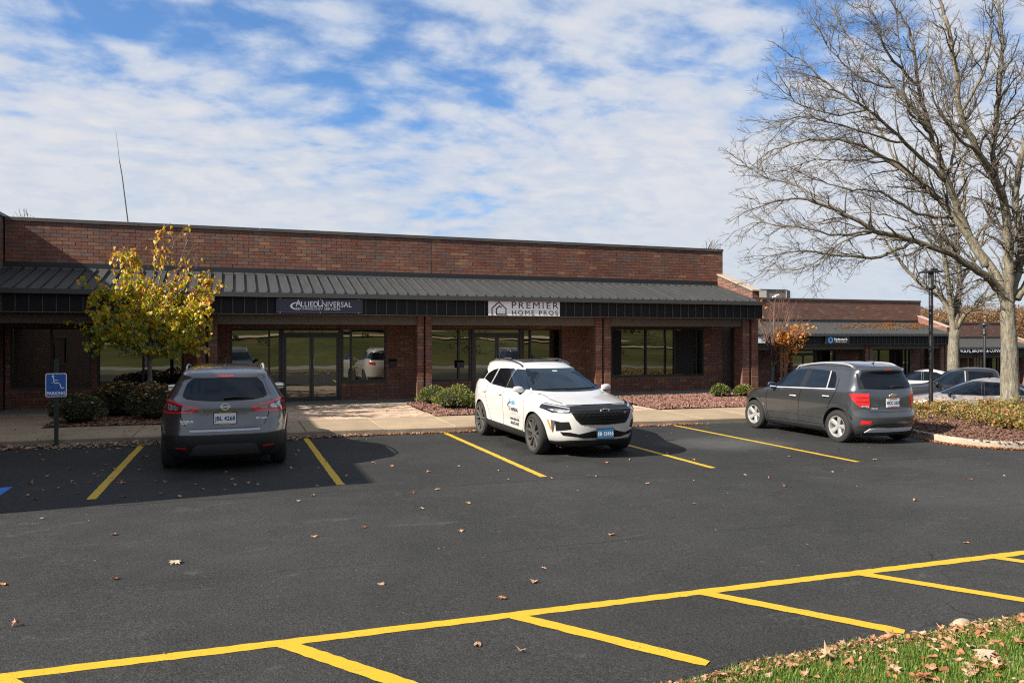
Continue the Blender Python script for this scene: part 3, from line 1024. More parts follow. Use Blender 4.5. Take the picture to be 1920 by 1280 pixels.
    def key(b):
        o, u, n_, q = b
        c = Vector(o) + Vector(u) * (q[0] + q[1]) / 2; c.z = (q[2] + q[3]) / 2
        tt, d = cam_uv(c)
        ok = -0.668 < tt < 0.67
        area = (q[1] - q[0]) * (q[3] - q[2])
        if c.z < 2.3 and c.x < 1.3:
            return 1e9
        return d * (1.0 if area > 0.02 else 3.0) if ok else 1e9
    B.sort(key=key)
    cache = {}
    for b in B[:300]:
        kk = (b[1], b[2], round(b[3][1] - b[3][0], 3), round(b[3][3] - b[3][2], 4), round(b[3][4], 3))
        if kk not in cache:
            mb = MB(); add_brick(mb, b, True); cache[kk] = mb.mesh('brick', brm)
        o, u, n_, q = b
        c = Vector(o) + Vector(u) * (q[0] + q[1]) / 2; c.z = (q[2] + q[3]) / 2
        link('brick', cache[kk], T, c)
    mb = MB()
    for b in B[300:]:
        add_brick(mb, b)
    mb.build('bricks', brm, T, kind='stuff')
    mb = MB(); mb.box(5.524, 5.546, YW - 0.006, YW + 0.02, ZB, ZT - 0.056); mb.build('control_joint', M('joint_sealant', (0.10, 0.085, 0.075), 0.8), T)
    return T


main_b = office('office_building', 'long low brick office building with dark standing-seam canopy behind the three parked cars', (0, 0, 0), True)
office('office_building', 'brick office building with orange leaves lying on its canopy roof, beyond the dark hatchback', (20.8, 10.5, -1.0), False)
office('office_building', 'farthest brick office building, between the two large bare tree trunks', (41.6, 21.0, -1.95), False)

# ---- the wing on the left that throws the long shadow over the first stalls
W = thing('office_wing', 'projecting brick wing with plain parapet at the left end of the main front', 'building', (0, 0, 0))
mb = MB()
WX, WY0 = -5.46, 9.15
mb.box(-24, WX, WY0, 22.28, -0.5, 4.88); mb.box(-24, WX - 0.001, 22.285, 30, -0.5, 4.88)
wo = mb.build('wall', bfm, W)
mb = MB(); mb.box(-24.05, WX + 0.035, WY0 - 0.035, 30.05, 4.881, 4.96); mb.build('coping', cop_m, W)
y0 = 14.4
mb = MB(); mb.box(WX + 0.001, WX + 0.05, y0, y0 + 0.06, 0.9, 1.9); mb.box(WX + 0.001, WX + 0.05, y0 + 1.94, y0 + 2.0, 0.9, 1.9); mb.box(WX + 0.001, WX + 0.05, y0 + 0.06, y0 + 1.94, 1.84, 1.9); mb.box(WX + 0.001, WX + 0.05, y0 + 0.06, y0 + 1.94, 0.9, 0.96)
f_ = mb.build('window', frame_m, W)

# ================================================================== VEHICLES
tyre_m = M('tyre_rubber', (0.0125, 0.012, 0.0115), 0.85, var=0.2, var_scale=12)
plast_m = M('black_plastic', (0.012, 0.012, 0.0125), 0.6, var=0.2, var_scale=8)
gloss_m = M('gloss_black', (0.008, 0.008, 0.009), 0.12, coat=0.5)
void_m = M('wheel_well', (0.006, 0.006, 0.006), 0.95)
chrome_m = M('chrome', (0.70, 0.70, 0.71), 0.22, 0.45)
satin_m = M('satin_silver', (0.40, 0.40, 0.40), 0.34, 0.4)
alloy_m = M('alloy', (0.34, 0.335, 0.325), 0.36, 0.35)
dalloy_m = M('dark_alloy', (0.10, 0.097, 0.092), 0.35, 0.4)
disc_m = M('brake_disc', (0.07, 0.066, 0.062), 0.5, 0.5)
carglass_m = glass('car_glass', (0.62, 0.78, 0.95), 0.012, 0.0, 1.0, (0.006, 0.009, 0.013))
privacy_m = glass('privacy_glass', (0.45, 0.56, 0.70), 0.01, 0.0, 1.0, (0.004, 0.004, 0.005))
mirglass_m = glass('mirror_glass', (0.80, 0.88, 1.0), 0.75, 0.0)
red_m, _t, _p = new_mat('red_lens')
_ge = _t.add('ShaderNodeNewGeometry')
_h = _t.add('ShaderNodeTexVoronoi', ins={'Vector': _t.add('ShaderNodeTexCoord').outputs['Object'], 'Scale': 34.0})
_t.set(_p, 'Base Color', _t.ramp(_h.outputs[0], [(0.0, (0.72, 0.018, 0.022)), (0.9, (0.42, 0.008, 0.012))])); _t.set(_p, 'Roughness', 0.12); _t.set(_p, 'Coat Weight', 1.0)
dred_m = M('dark_red_lens', (0.11, 0.004, 0.006), 0.12, coat=1.0)
clear_m, _t, _p = new_mat('clear_lens')
_h = _t.add('ShaderNodeTexVoronoi', ins={'Vector': _t.add('ShaderNodeTexCoord').outputs['Object'], 'Scale': 26.0})
_t.set(_p, 'Base Color', _t.ramp(_h.outputs[0], [(0.1, (0.62, 0.62, 0.64)), (0.7, (0.16, 0.16, 0.17))])); _t.set(_p, 'Roughness', 0.12); _t.set(_p, 'Metallic', 0.4); _t.set(_p, 'Coat Weight', 1.0)
amber_m = M('amber_lens', (0.75, 0.20, 0.02), 0.2, coat=1.0)
white_m = M('white_plate', (0.66, 0.68, 0.72), 0.4)
ink_m = M('dark_ink', (0.012, 0.016, 0.05), 0.5)
black_ink = M('black_ink', (0.01, 0.01, 0.012), 0.5)


def paint(name, c, metal, rough, coat=1.0, dirt=0.25):
    m, t, p = new_mat(name)
    tcn = t.add('ShaderNodeTexCoord'); oc = tcn.outputs['Object']
    sp = t.add('ShaderNodeSeparateXYZ', ins={0: oc})
    dz = t.mapr(sp.outputs[2], 0.15, 0.75, 1.0, 0.0)
    f = t.math('MULTIPLY', dz, t.mapr(t.noise(oc, 3.5, 5, 0.65), 0.3, 0.7, 0.1, 1.0))
    f = t.math('MULTIPLY', f, dirt)
    t.set(p, 'Base Color', t.mixc(f, c, (0.16, 0.14, 0.115)))
    t.set(p, 'Metallic', t.math('MULTIPLY', t.math('SUBTRACT', 1.0, f), metal)); t.set(p, 'Roughness', t.math('ADD', rough, t.math('MULTIPLY', f, 0.5)))
    t.set(p, 'Coat Weight', t.math('MULTIPLY', t.math('SUBTRACT', 1.0, f), coat)); t.set(p, 'Coat Roughness', 0.03)
    if metal:
        fl = t.noise(oc, 900, 2, 0.5)
        b = t.add('ShaderNodeBump', ins={'Strength': 0.06, 'Distance': 0.001, 'Height': fl}); t.set(p, 'Normal', b.outputs[0])
    return m


def spow(v, e):
    return math.copysign(abs(v) ** e, v)


def body_mesh(S, N=150, nz=46):
    """body skin as stacked plan outlines"""
    zb, zt = S['xf'][0][0], S['xf'][-1][0]
    # finer slices where the profile turns quickly (hood and roof)
    zs = []
    dense = np.linspace(zb, zt, 800)
    xf = interp(S['xf'], dense); xr = interp(S['xr'], dense); wd = interp(S['w'], dense)
    arc = np.concatenate([[0], np.cumsum(np.sqrt(np.diff(dense) ** 2 + (0.5 * np.diff(xf)) ** 2 + (0.5 * np.diff(xr)) ** 2 + np.diff(wd) ** 2))])
    zs = np.interp(np.linspace(0, arc[-1], nz), arc, dense)
    XF, XR, W_ = interp(S['xf'], zs), interp(S['xr'], zs), interp(S['w'], zs)
    NF, NR, MM = interp(S['nf'], zs), interp(S['nr'], zs), interp(S['m'], zs)
    verts = []
    ph = np.linspace(0, math.pi, 1600)
    for k, z in enumerate(zs):
        xm = (XF[k] + XR[k]) / 2; Lh = (XF[k] - XR[k]) / 2
        c = np.cos(ph); s = np.sin(ph)
        n = np.where(c > 0, NF[k], NR[k])
        px = xm + Lh * np.sign(c) * np.abs(c) ** (2 / n)
        py = W_[k] * np.abs(s) ** (2 / MM[k])
        d = np.concatenate([[0], np.cumsum(np.hypot(np.diff(px), np.diff(py)))])
        ts = np.linspace(0, d[-1], N // 2 + 1)
        qx, qy = np.interp(ts, d, px), np.interp(ts, d, py)
        ring = [(qx[i], qy[i]) for i in range(N // 2 + 1)] + [(qx[i], -qy[i]) for i in range(N // 2 - 1, 0, -1)]
        for x, y in ring:
            zz_ = z
            for f in S.get('deform', ()):
                x, y, zz_ = f(x, y, zz_)
            verts.append((x, y, zz_))
    faces = []
    for k in range(nz - 1):
        for i in range(N):
            j = (i + 1) % N
            faces.append((k * N + i, k * N + j, (k + 1) * N + j, (k + 1) * N + i))
    o = len(verts)
    bx = np.mean([v[0] for v in verts[:N]]); tx = np.mean([v[0] for v in verts[-N:]])
    verts.append((bx, 0, verts[0][2])); verts.append((tx, 0, max(v[2] for v in verts[(nz - 1) * N:o]) + 0.004))
    for i in range(N):
        j = (i + 1) % N
        faces.append((j, i, o)); faces.append(((nz - 1) * N + i, (nz - 1) * N + j, o + 1))
    me = bpy.data.meshes.new('body'); me.from_pydata(verts, [], faces); me.update()
    return me


def mesh_bool(me_a, me_b, op):
    a = bpy.data.objects.new('work', me_a); b = bpy.data.objects.new('tool', me_b)
    COL.objects.link(a); COL.objects.link(b)
    md = a.modifiers.new('bool', 'BOOLEAN'); md.operation = op; md.object = b; md.solver = 'MANIFOLD'
    dg = bpy.context.evaluated_depsgraph_get()
    me = bpy.data.meshes.new_from_object(a.evaluated_get(dg))
    bpy.data.objects.remove(a); bpy.data.objects.remove(b)
    return me


class Skin:
    def __init__(s, me):
        s.me = me
        s.nv = [v.normal.copy() for v in me.vertices]
        bm = bmesh.new(); bm.from_mesh(me); bmesh.ops.triangulate(bm, faces=bm.faces); s.tri = [[v.index for v in f.verts] for f in bm.faces]
        s.co = [v.co.copy() for v in bm.verts]
        bm.free()
        s.bvh = BVHTree.FromPolygons(s.co, s.tri)

    def offset(s, d):
        me = s.me.copy()
        for v, n in zip(me.vertices, s.nv):
            v.co += n * d
        return me

    def normal(s, p):
        loc, n, i, d = s.bvh.find_nearest(p)
        a, b, c = s.tri[i]
        A, B, C_ = s.co[a], s.co[b], s.co[c]
        v0, v1, v2 = B - A, C_ - A, loc - A
        d00, d01, d11, d20, d21 = v0.dot(v0), v0.dot(v1), v1.dot(v1), v2.dot(v0), v2.dot(v1)
        den = d00 * d11 - d01 * d01
        if abs(den) < 1e-14:
            return n
        v = (d11 * d20 - d01 * d21) / den; w_ = (d00 * d21 - d01 * d20) / den
        return (s.nv[a] * (1 - v - w_) + s.nv[b] * v + s.nv[c] * w_).normalized()

    def finish(s, me, mats):
        """carry the smooth skin normals over; faces cut by a tool become material 1"""
        me.materials.clear()
        for m in mats:
            me.materials.append(m)
        vn = [s.normal(v.co) for v in me.vertices]
        ln = [None] * len(me.loops)
        for p in me.polygons:
            p.use_smooth = True
            on = sum(p.normal.dot(vn[i]) for i in p.vertices) / len(p.vertices) > 0.62
            p.material_index = 0 if on or len(mats) == 1 else 1
            for li in p.loop_indices:
                ln[li] = vn[me.loops[li].vertex_index] if on else p.normal.copy()
        me.normals_split_custom_set(ln)
        return me

    def ray(s, o, d):
        return s.bvh.ray_cast(Vector(o), Vector(d))


def arch_poly(cx, cz, r, n=28):
    return [(cx + r * math.cos(2 * math.pi * i / n), cz + r * math.sin(2 * math.pi * i / n)) for i in range(n)]


def line_prisms(mb, pts, wd, a, b, axis='y'):
    """narrow grooves along a polyline in the side (or end) view"""
    for p, q in zip(pts[:-1], pts[1:]):
        d = Vector((q[0] - p[0], q[1] - p[1])); L = d.length; d /= L
        n = Vector((-d.y, d.x)) * wd / 2; e = d * wd * 0.3
        P = Vector(p) - e; Q = Vector(q) + e
        mb.prism([tuple(P - n), tuple(Q - n), tuple(Q + n), tuple(P + n)], axis, a, b)


def make_wheel(T, x, y, r, wd, rim_r, rim_mat, style, z=None, spin=0.3):
    side = 1 if y > 0 else -1
    Wp = link('wheel', None, T, (x, y, r if z is None else z))
    Mx = Matrix.Rotation(-side * math.pi / 2, 4, 'X')           # local z -> outward
    mb = MB(); h = wd / 2
    prof = [(rim_r - 0.01, -h + .01), (rim_r + 0.012, -h), (r - 0.05, -h - 0.004), (r - 0.018, -h + .012), (r - 0.003, -h + 0.04), (r, -h + 0.05), (r, h - 0.05), (r - 0.003, h - 0.04), (r - 0.018, h - .012), (r - 0.05, h + 0.004), (rim_r + 0.03, h + .002), (rim_r + 0.012, h - 0.004), (rim_r - 0.008, h - .016), (rim_r - 0.015, -h + .02)]
    mb.lathe(prof, 40, Mx, closed=True)
    mb.build('tyre', tyre_m, Wp, 30)
    mb = MB()
    mb.lathe([(rim_r - 0.012, -h + 0.03), (rim_r - 0.03, -0.01), (rim_r - 0.022, h - 0.03), (rim_r - 0.012, h - 0.010), (rim_r + 0.006, h - 0.004), (rim_r + 0.004, h - 0.016)], 40, Mx, caps=False)
    # spokes
    n = {'five': 5, 'split': 5, 'ten': 5}[style]
    hub = 0.068
    for k in range(n):
        a0 = 2 * math.pi * k / n + spin
        for da, w0, w1 in ({'five': [(0.0, 0.034, 0.052)], 'split': [(-0.13, 0.020, 0.026), (0.13, 0.020, 0.026)], 'ten': [(-0.20, 0.014, 0.022), (0.12, 0.014, 0.022)]}[style]):
            a1 = a0 + da * 1.9
            p0 = Vector((math.cos(a0 + da * .5), math.sin(a0 + da * .5))) * hub * 0.8
            p1 = Vector((math.cos(a1), math.sin(a1))) * (rim_r - 0.012)
            d = (p1 - p0).normalized(); nn = Vector((-d.y, d.x))
            vs = []
            for p, ww, zt in ((p0, w0, h - 0.035), ((p0 + p1) / 2, (w0 + w1) / 2, h - 0.020), (p1, w1, h - 0.012)):
                for sg, zz_ in ((-1, zt - 0.012), (-0.6, zt), (0.6, zt), (1, zt - 0.012)):
                    q = p + nn * ww * sg
                    vs.append(Mx @ Vector((q.x, q.y, zz_)))
                for sg in (-1, 1):
                    q = p + nn * ww * sg
                    vs.append(Mx @ Vector((q.x, q.y, zt - 0.05)))
            fs = []
            for i in range(2):
                o = i * 6
                for u_, v_ in ((0, 1), (1, 2), (2, 3), (3, 5), (4, 0)):
                    fs.append((o + u_, o + v_, o + 6 + v_, o + 6 + u_))
            mb.add(vs, [f[::-1] for f in fs] if side > 0 else fs)
    mb.lathe([(0.0, h - 0.024), (hub * 0.45, h - 0.026), (hub * 0.5, h - 0.034), (hub, h - 0.036), (hub, h - 0.09)], 20, Mx, caps=False)
    for k in range(5):
        a = 2 * math.pi * (k + .5) / 5 + spin
        mb.lathe([(0.011, h - 0.05), (0.011, h - 0.030), (0.0, h - 0.030)], 6, Mx @ Matrix.Translation((0.05 * math.cos(a), 0.05 * math.sin(a), 0)))
    mb.build('rim', rim_mat, Wp, 35)
    mb = MB()
    mb.lathe([(rim_r - 0.02, h - 0.10), (0.14, h - 0.10), (0.14, h - 0.085), (0.0, h - 0.085)], 24, Mx, caps=False)
    mb.build('brake_disc', disc_m, Wp, 35)
    return Wp


def mirror_part(T, x, y, z, side, mat, glass_back, sc_=1.0, name='door_mirror'):
    """squared-off shell tapering outwards, glass on the flat rear face, on a short arm"""
    yc = y + side * 0.10 * sc_
    mb = MB(); mb.ellipsoid((0, 0, 0), (1, 1, 1), 18, 12)
    out = []
    for a, b, c in mb.v:
        a, b, c = (spow(q, 0.62) for q in (a, b, c))
        tz = 1 - 0.22 * max(0, b * side)
        X = x + (0.062 if a > 0 else 0.030) * sc_ * a * (1 - 0.25 * max(0, b * side))
        out.append((X, yc + 0.105 * sc_ * b, z + 0.064 * sc_ * c * tz + 0.010 * b * side))
    mb.v = out
    o = mb.build(name, mat, T, 60)
    st = MB(); st.prism([(x - 0.03, y - side * 0.09), (x + 0.05, y - side * 0.09), (x + 0.04, y + side * 0.09), (x - 0.02, y + side * 0.09)], 'z', z - 0.082 * sc_, z - 0.045 * sc_)
    st.build('mirror_arm', plast_m, o, 40)
    gl = MB(); gl.prism([(yc - side * 0.088 * sc_, z - 0.046 * sc_), (yc + side * 0.080 * sc_, z - 0.036 * sc_), (yc + side * 0.082 * sc_, z + 0.040 * sc_), (yc + side * 0.06 * sc_, z + 0.052 * sc_), (yc - side * 0.085 * sc_, z + 0.050 * sc_)], 'x', x - 0.034 * sc_, x - 0.029 * sc_)
    gl.build('mirror_glass', mirglass_m, o)
    return o


def rail_part(T, sk, pts, side, mat, r=0.014, feet=True):
    """roof rail following the roof: pts (x, y, lift)"""
    P = []
    for x, y, lf in pts:
        h = sk.ray((x, side * y, 3), (0, 0, -1))
        P.append((x, side * y, (h[0].z if h[0] else 1.5) + lf))
    mb = MB(); mb.tube(smooth_path(P, 6), r, 8)
    if feet:
        for i in (0, len(P) - 1):
            x, y, z = P[i]
            mb.box(x - 0.05, x + 0.05, y - 0.014, y + 0.014, z - 0.05, z - r * 0.3)
    return mb.build('roof_rail', mat, T, 40)


def text_on_skin(name, txt, mat, T, sk, size, x, z, view, sx=1.0, bold=0.0, y=0.0, spacing=1.0, lift=0.004):
    """flat print laid on the bodywork. view: 'R','L' sides, 'B','F' ends"""
    me = text_mesh(txt, size, 0.0, 'CENTER', sx, bold, spacing)
    me.materials.clear(); me.materials.append(mat); me.name = name
    for v in me.vertices:
        a, b = v.co.x, v.co.y
        if view == 'L':
            o, d = (x - a, 3, z + b), (0, -1, 0)
        elif view == 'R':
            o, d = (x + a, -3, z + b), (0, 1, 0)
        elif view == 'B':
            o, d = (-4, y - a, z + b), (1, 0, 0)
        else:
            o, d = (4, y + a, z + b), (-1, 0, 0)
        h = sk.ray(o, d)
        v.co = (h[0] + h[1] * lift) if h[0] else Vector(o)
    return link(name, me, T)


def plate(T, x, y, z, face, txt, base, ink, frame, wd=0.305, ht=0.155, tilt=0.0, tags=None):
    """number plate; face '-x' (rear) or '+x' (front)"""
    s_ = -1 if face == '-x' else 1
    mb = MB(); mb.box(x - 0.006, x + 0.006, y - wd / 2 - 0.012, y + wd / 2 + 0.012, z - ht / 2 - 0.012, z + ht / 2 + 0.012)
    f = mb.build('number_plate', frame, T)
    xa, xb = x + s_ * 0.0065, x + s_ * 0.009
    mb = MB(); mb.box(min(xa, xb), max(xa, xb), y - wd / 2, y + wd / 2, z - ht / 2, z + ht / 2); mb.build('plate_face', base, f)
    text_obj('plate_number', txt, ink, f, 0.088, (xb + s_ * 0.001, y, z - 0.003), face, sx=0.86, bold=0.0022, extrude=0.0004, spacing=1.02)
    for (yy, zz_, w_, h_, m_) in (tags or []):
        mb = MB(); xc = xb + s_ * 0.001
        mb.box(min(xb, xc), max(xb, xc), y + yy - w_ / 2, y + yy + w_ / 2, z + zz_ - h_ / 2, z + zz_ + h_ / 2); mb.build('plate_tag', m_, f)
    return f


def build_car(T, S):
    me = body_mesh(S)
    sk = Skin(me)
    wx = S['wheels']; ar, az = S['arch']
    cut = MB()
    for x in wx:
        for sg in (-1, 1):
            cut.prism(arch_poly(x, az, ar), 'y', sg * 0.45, sg * 1.4)
    body = mesh_bool(me, cut.mesh('tool', void_m), 'DIFFERENCE')
    # grooves: doors, tailgate, bonnet
    gr = MB()
    for view, pts in S.get('gaps', ()):
        if view == 'S':
            pts = [(S['xmap'](a) if 'xmap' in S else a, b) for a, b in pts]
            for sg in (-1, 1):
                line_prisms(gr, pts, S.get('gapw', 0.013), sg * 0.55, sg * 1.3)
        elif view == 'B':
            line_prisms(gr, pts, S.get('gapw', 0.013), -3.0, -1.2, 'x')
        elif view == 'F':
            line_prisms(gr, pts, S.get('gapw', 0.013), 1.0, 3.0, 'x')
    if gr.v:
        inner = sk.offset(-0.012)
        # keep only the outer 12 mm of each groove
        for seg in range(0, len(gr.v), 8):
            one = MB(); one.add(gr.v[seg:seg + 8], [[i - seg for i in f] for f in gr.f[seg // 8 * 6: seg // 8 * 6 + 6]])
            shell = mesh_bool(one.mesh('tool', void_m), inner, 'DIFFERENCE')
            body = mesh_bool(body, shell, 'DIFFERENCE')
    sk.finish(body, [S['paint'], void_m])
    body.name = 'body'
    link('body', body, T)
    offs = {}
    xm = S.get('xmap') or (lambda x: x)
    def part(name, view, poly, mat, d=0.004, rng=None, parent=None, label=None, sides=(-1, 1)):
        if view == 'S':
            poly = [(xm(a), b) for a, b in poly]
        elif view == 'T':
            poly = [(xm(a), b) for a, b in poly]
        elif view == 'B' and rng:
            rng = (rng[0], xm(rng[1]))
        if d not in offs:
            offs[d] = sk.offset(d)
        out = []
        for sg in (sides if view == 'S' else (1,)):
            t_ = MB()
            if view == 'S':
                a, b = rng or (0.35, 1.4)
                t_.prism(poly, 'y', sg * a, sg * b)
            elif view in ('B', 'F'):
                a, b = rng or ((-3.2, -0.8) if view == 'B' else (0.6, 3.2))
                t_.prism(poly, 'x', a, b)
            else:
                a, b = rng or (0.9, 2.5)
                t_.prism(poly, 'z', a, b)
            m_ = mesh_bool(offs[d], t_.mesh('tool', mat), 'INTERSECT')
            if not len(m_.polygons):
                print('EMPTY PART', name, S['name']); continue
            # drop what lies well inside the car
            bm = bmesh.new(); bm.from_mesh(m_)
            kill = [f for f in bm.faces if all((sk.bvh.find_nearest(v.co)[3] > 0.05) for v in f.verts)]
            bmesh.ops.delete(bm, geom=kill, context='FACES')
            bm.to_mesh(m_); bm.free()
            sk.finish(m_, [mat, mat]); m_.name = name
            o = link(name, m_, parent or T)
            if label:
                o['label'] = label
            out.append(o)
        return out
    def both(name, view, poly, mat, d=0.004, **kw):
        a = part(name, view, poly, mat, d, **kw)
        b = part(name, view, [(-p, q) for p, q in poly], mat, d, **kw)
        return a + b
    # flares round the arches, sills
    ring = S.get('flare')
    if ring:
        for x in wx:
            n = 22
            for sg in (-1, 1):
                poly = [(x + (ar + ring) * math.cos(a), az + (ar + ring) * math.sin(a)) for a in np.linspace(-0.35, math.pi + 0.35, n)] + \
                       [(x + (ar - 0.004) * math.cos(a), az + (ar - 0.004) * math.sin(a)) for a in np.linspace(math.pi + 0.35, -0.35, n)]
                part('arch_trim', 'S', poly, S.get('flare_mat', plast_m), S.get('flare_d', 0.012), rng=(0.6, 1.4), sides=(sg,))
    for x in wx:
        for sg in (-1, 1):
            make_wheel(T, x, sg * S['track'], S['r'], S['tw'], S['rim'], S['rim_mat'], S['style'], spin=rnd.uniform(0, 1))
    # floor of the car, so that no light passes under the bodywork
    mb = MB(); mb.box(S['xr'][0][1] + 0.25, S['xf'][0][1] - 0.25, -0.6, 0.6, 0.17, 0.24); mb.build('underbody', void_m, T)
    return sk, part, both


# ------------------------------------------------------------------ 1. grey crossover seen from behind
def grey_crossover():
    T = thing('parked_car', 'dark grey crossover parked nose-in, its back to the camera, in front of the yellow tree', 'car', (-0.13, 13.78, gz(-0.13, 13.0)), R(90), 'cars parked along the kerb')
    rise = lambda x, y, z: (x, y, z + 0.035 * (-x / 2.1) * math.exp(-((z - 1.0) / 0.22) ** 2))
    hip = lambda x, y, z: (x, y * (1 + 0.020 * math.exp(-((x + 1.45) / 0.5) ** 2 - ((z - 0.82) / 0.2) ** 2)), z)
    S = dict(name='grey', paint=paint('grey_paint', (0.098, 0.098, 0.100), 0.75, 0.24, dirt=0.35),
             xf=[(0.20, 2.0), (0.35, 2.12), (0.55, 2.18), (0.75, 2.15), (0.88, 2.05), (0.95, 1.8), (1.0, 1.5), (1.05, 1.2), (1.1, 1.0), (1.3, .62), (1.45, .30), (1.53, 0.02), (1.56, -0.2), (1.58, -0.5)],
             xr=[(0.20, -2.0), (0.30, -2.10), (0.42, -2.17), (0.56, -2.19), (0.62, -2.185), (0.66, -2.165), (0.75, -2.15), (0.85, -2.135), (0.95, -2.13), (1.03, -2.085), (1.1, -2.02), (1.2, -1.95), (1.32, -1.87), (1.40, -1.82), (1.44, -1.82), (1.48, -1.76), (1.53, -1.5), (1.56, -1.2), (1.58, -0.9)],
             w=[(0.20, .80), (0.30, .865), (0.45, .905), (0.6, .918), (0.75, .918), (0.88, .905), (1.0, .885), (1.07, .855), (1.15, .815), (1.3, .725), (1.42, .655), (1.5, .605), (1.55, .51), (1.58, .30)],
             nf=[(0.2, 5), (0.9, 6), (1.2, 6), (1.58, 4)], nr=[(0.2, 9), (0.6, 9), (0.9, 8), (1.1, 7), (1.45, 9), (1.58, 4)], m=[(0.2, 3.2), (1.0, 2.8), (1.58, 2.6)],
             deform=[rise, hip], wheels=(-1.36, 1.28), arch=(0.385, 0.345), flare=0.055, track=0.795, r=0.345, tw=0.225, rim=0.225, rim_mat=alloy_m, style='split',
             gaps=[('B', [(-0.62, 0.93), (-0.62, 0.86), (-0.55, 0.71), (-0.47, 0.665), (0.47, 0.665), (0.55, 0.71), (0.62, 0.86), (0.62, 0.93)]),
                   ('S', [(0.98, 0.9), (0.95, 0.35), (-0.62, 0.35), (-0.92, 0.75), (-0.95, 1.0)]), ('S', [(0.12, 0.35), (0.02, 1.05)])])
    sk, part, both = build_car(T, S)
    part('rear_window', 'B', [(-.455, 1.405), (.455, 1.405), (.54, 1.32), (.585, 1.20), (.60, 1.135), (.55, 1.105), (.42, 1.085), (.2, 1.07), (0, 1.066), (-.2, 1.07), (-.42, 1.085), (-.55, 1.105), (-.60, 1.135), (-.585, 1.20), (-.54, 1.32)], privacy_m, 0.003)
    part('rear_bumper', 'B', [(-1, 0.18), (1, 0.18), (1, 0.575), (-1, 0.575)], plast_m, 0.007, rng=(-3, -1.78))
    part('lower_valance', 'B', [(-.50, 0.26), (.50, 0.26), (.44, 0.40), (.36, 0.435), (-.36, 0.435), (-.44, 0.40)], M('valance_grey', (0.05, 0.05, 0.05), 0.5), 0.014, rng=(-3, -1.9))
    part('bumper_trim', 'B', [(-.49, 0.655), (-.49, 0.625), (.49, 0.625), (.49, 0.655)], satin_m, 0.010)
    for sg in (-1, 1):
        f = lambda P: [(sg * a, b) for a, b in P]
        tl = part('tail_light', 'B', f([(.35, .975), (.62, 1.03), (.74, 1.075), (.93, 1.12), (.96, .90), (.76, .885), (.43, .905)]), dred_m, 0.010, rng=(-3, -1.55))[0]
        part('light_band', 'B', f([(.35, .975), (.62, 1.03), (.74, 1.075), (.93, 1.12), (.93, 1.085), (.745, 1.045), (.62, 1.000), (.44, .965), (.47, .935), (.60, .920), (.95, .925), (.96, .90), (.76, .885), (.43, .905)]), red_m, 0.013, rng=(-3, -1.55), parent=tl)
        part('light_lens', 'B', f([(.645, .99), (.76, 1.03), (.80, 1.03), (.80, .94), (.65, .94)]), clear_m, 0.0125, rng=(-3, -1.55), parent=tl)
        part('light_lens', 'B', f([(.475, .965), (.60, .985), (.60, .935), (.50, .942)]), M('smoked_lens', (0.16, 0.14, 0.14), 0.15, coat=1.0), 0.0125, rng=(-3, -1.55), parent=tl)
        part('reflector', 'B', f([(.53, .385), (.69, .40), (.69, .375), (.53, .36)]), red_m, 0.014, rng=(-3, -1.8))
        mirror_part(T, 0.72, sg * 0.80, 1.10, sg, S['paint'], True, 1.05)
        rail_part(T, sk, [(0.25, .56, .01), (0.1, .565, .035), (-0.6, .575, .045), (-1.25, .57, .04), (-1.42, .565, .01)], sg, satin_m, 0.015)
        part('side_window', 'S', [(.80, 1.07), (.42, 1.35), (.05, 1.44), (-.05, 1.44), (0.0, 1.05)], carglass_m, 0.003, sides=(sg,))
        part('side_window', 'S', [(-.08, 1.05), (-.13, 1.44), (-.7, 1.43), (-1.15, 1.33), (-1.28, 1.2), (-1.0, 1.10)], privacy_m, 0.003, sides=(sg,))
    part('windshield', 'F', [(-.60, 1.40), (.60, 1.40), (.70, 1.12), (-.70, 1.12)], carglass_m, 0.003, rng=(0.1, 3))
    part('stop_light', 'B', [(-.12, 1.438), (.12, 1.438), (.12, 1.420), (-.12, 1.420)], red_m, 0.008)
    # tailgate crease and handle recess
    part('tailgate_trim', 'B', [(-.33, .868), (.33, .868), (.30, .905), (-.30, .905)], S['paint'], 0.012)
    # wiper, badge, lettering, aerial
    mb = MB()
    P = []
    for y, z in ((0.02, 1.095), (-.12, 1.105), (-.28, 1.10), (-.42, 1.095)):
        h = sk.ray((-4, y, z), (1, 0, 0)); P.append(h[0] + h[1] * 0.022)
    mb.tube(P, [0.018, 0.014, 0.011, 0.007], 6); mb.build('wiper', plast_m, T, 50)
    h = sk.ray((-4, 0, .985), (1, 0, 0))
    Mx = Matrix.Translation(h[0] + h[1] * 0.012) @ Matrix.Rotation(-math.pi / 2, 4, 'Y') @ Matrix.Scale(0.86, 4, (1, 0, 0))
    mb = MB(); mb.lathe([(0.044, 0), (0.046, 0.008), (0.060, 0.008), (0.062, 0)], 28, Mx, closed=True)
    mb.box(-0.012, 0.012, -0.075, 0.075, 0.0, 0.011, mat=Mx); mb.build('badge', chrome_m, T, 40)
    text_on_skin('model_lettering', 'ROGUE', chrome_m, T, sk, 0.042, 0, .775, 'B', 1.3, 0.001, y=.53)
    text_on_skin('model_lettering', 'SPORT', chrome_m, T, sk, 0.022, 0, .745, 'B', 1.3, 0.001, y=.56)
    text_on_skin('model_lettering', 'SV', chrome_m, T, sk, 0.042, 0, .80, 'B', 1.4, 0.001, y=-.46)
    text_on_skin('model_lettering', 'AWD', chrome_m, T, sk, 0.026, 0, .797, 'B', 1.4, 0.001, y=-.55)
    gold = M('plate_gold', (0.55, 0.30, 0.02), 0.5)
    h = sk.ray((-4, 0, .815), (1, 0, 0))
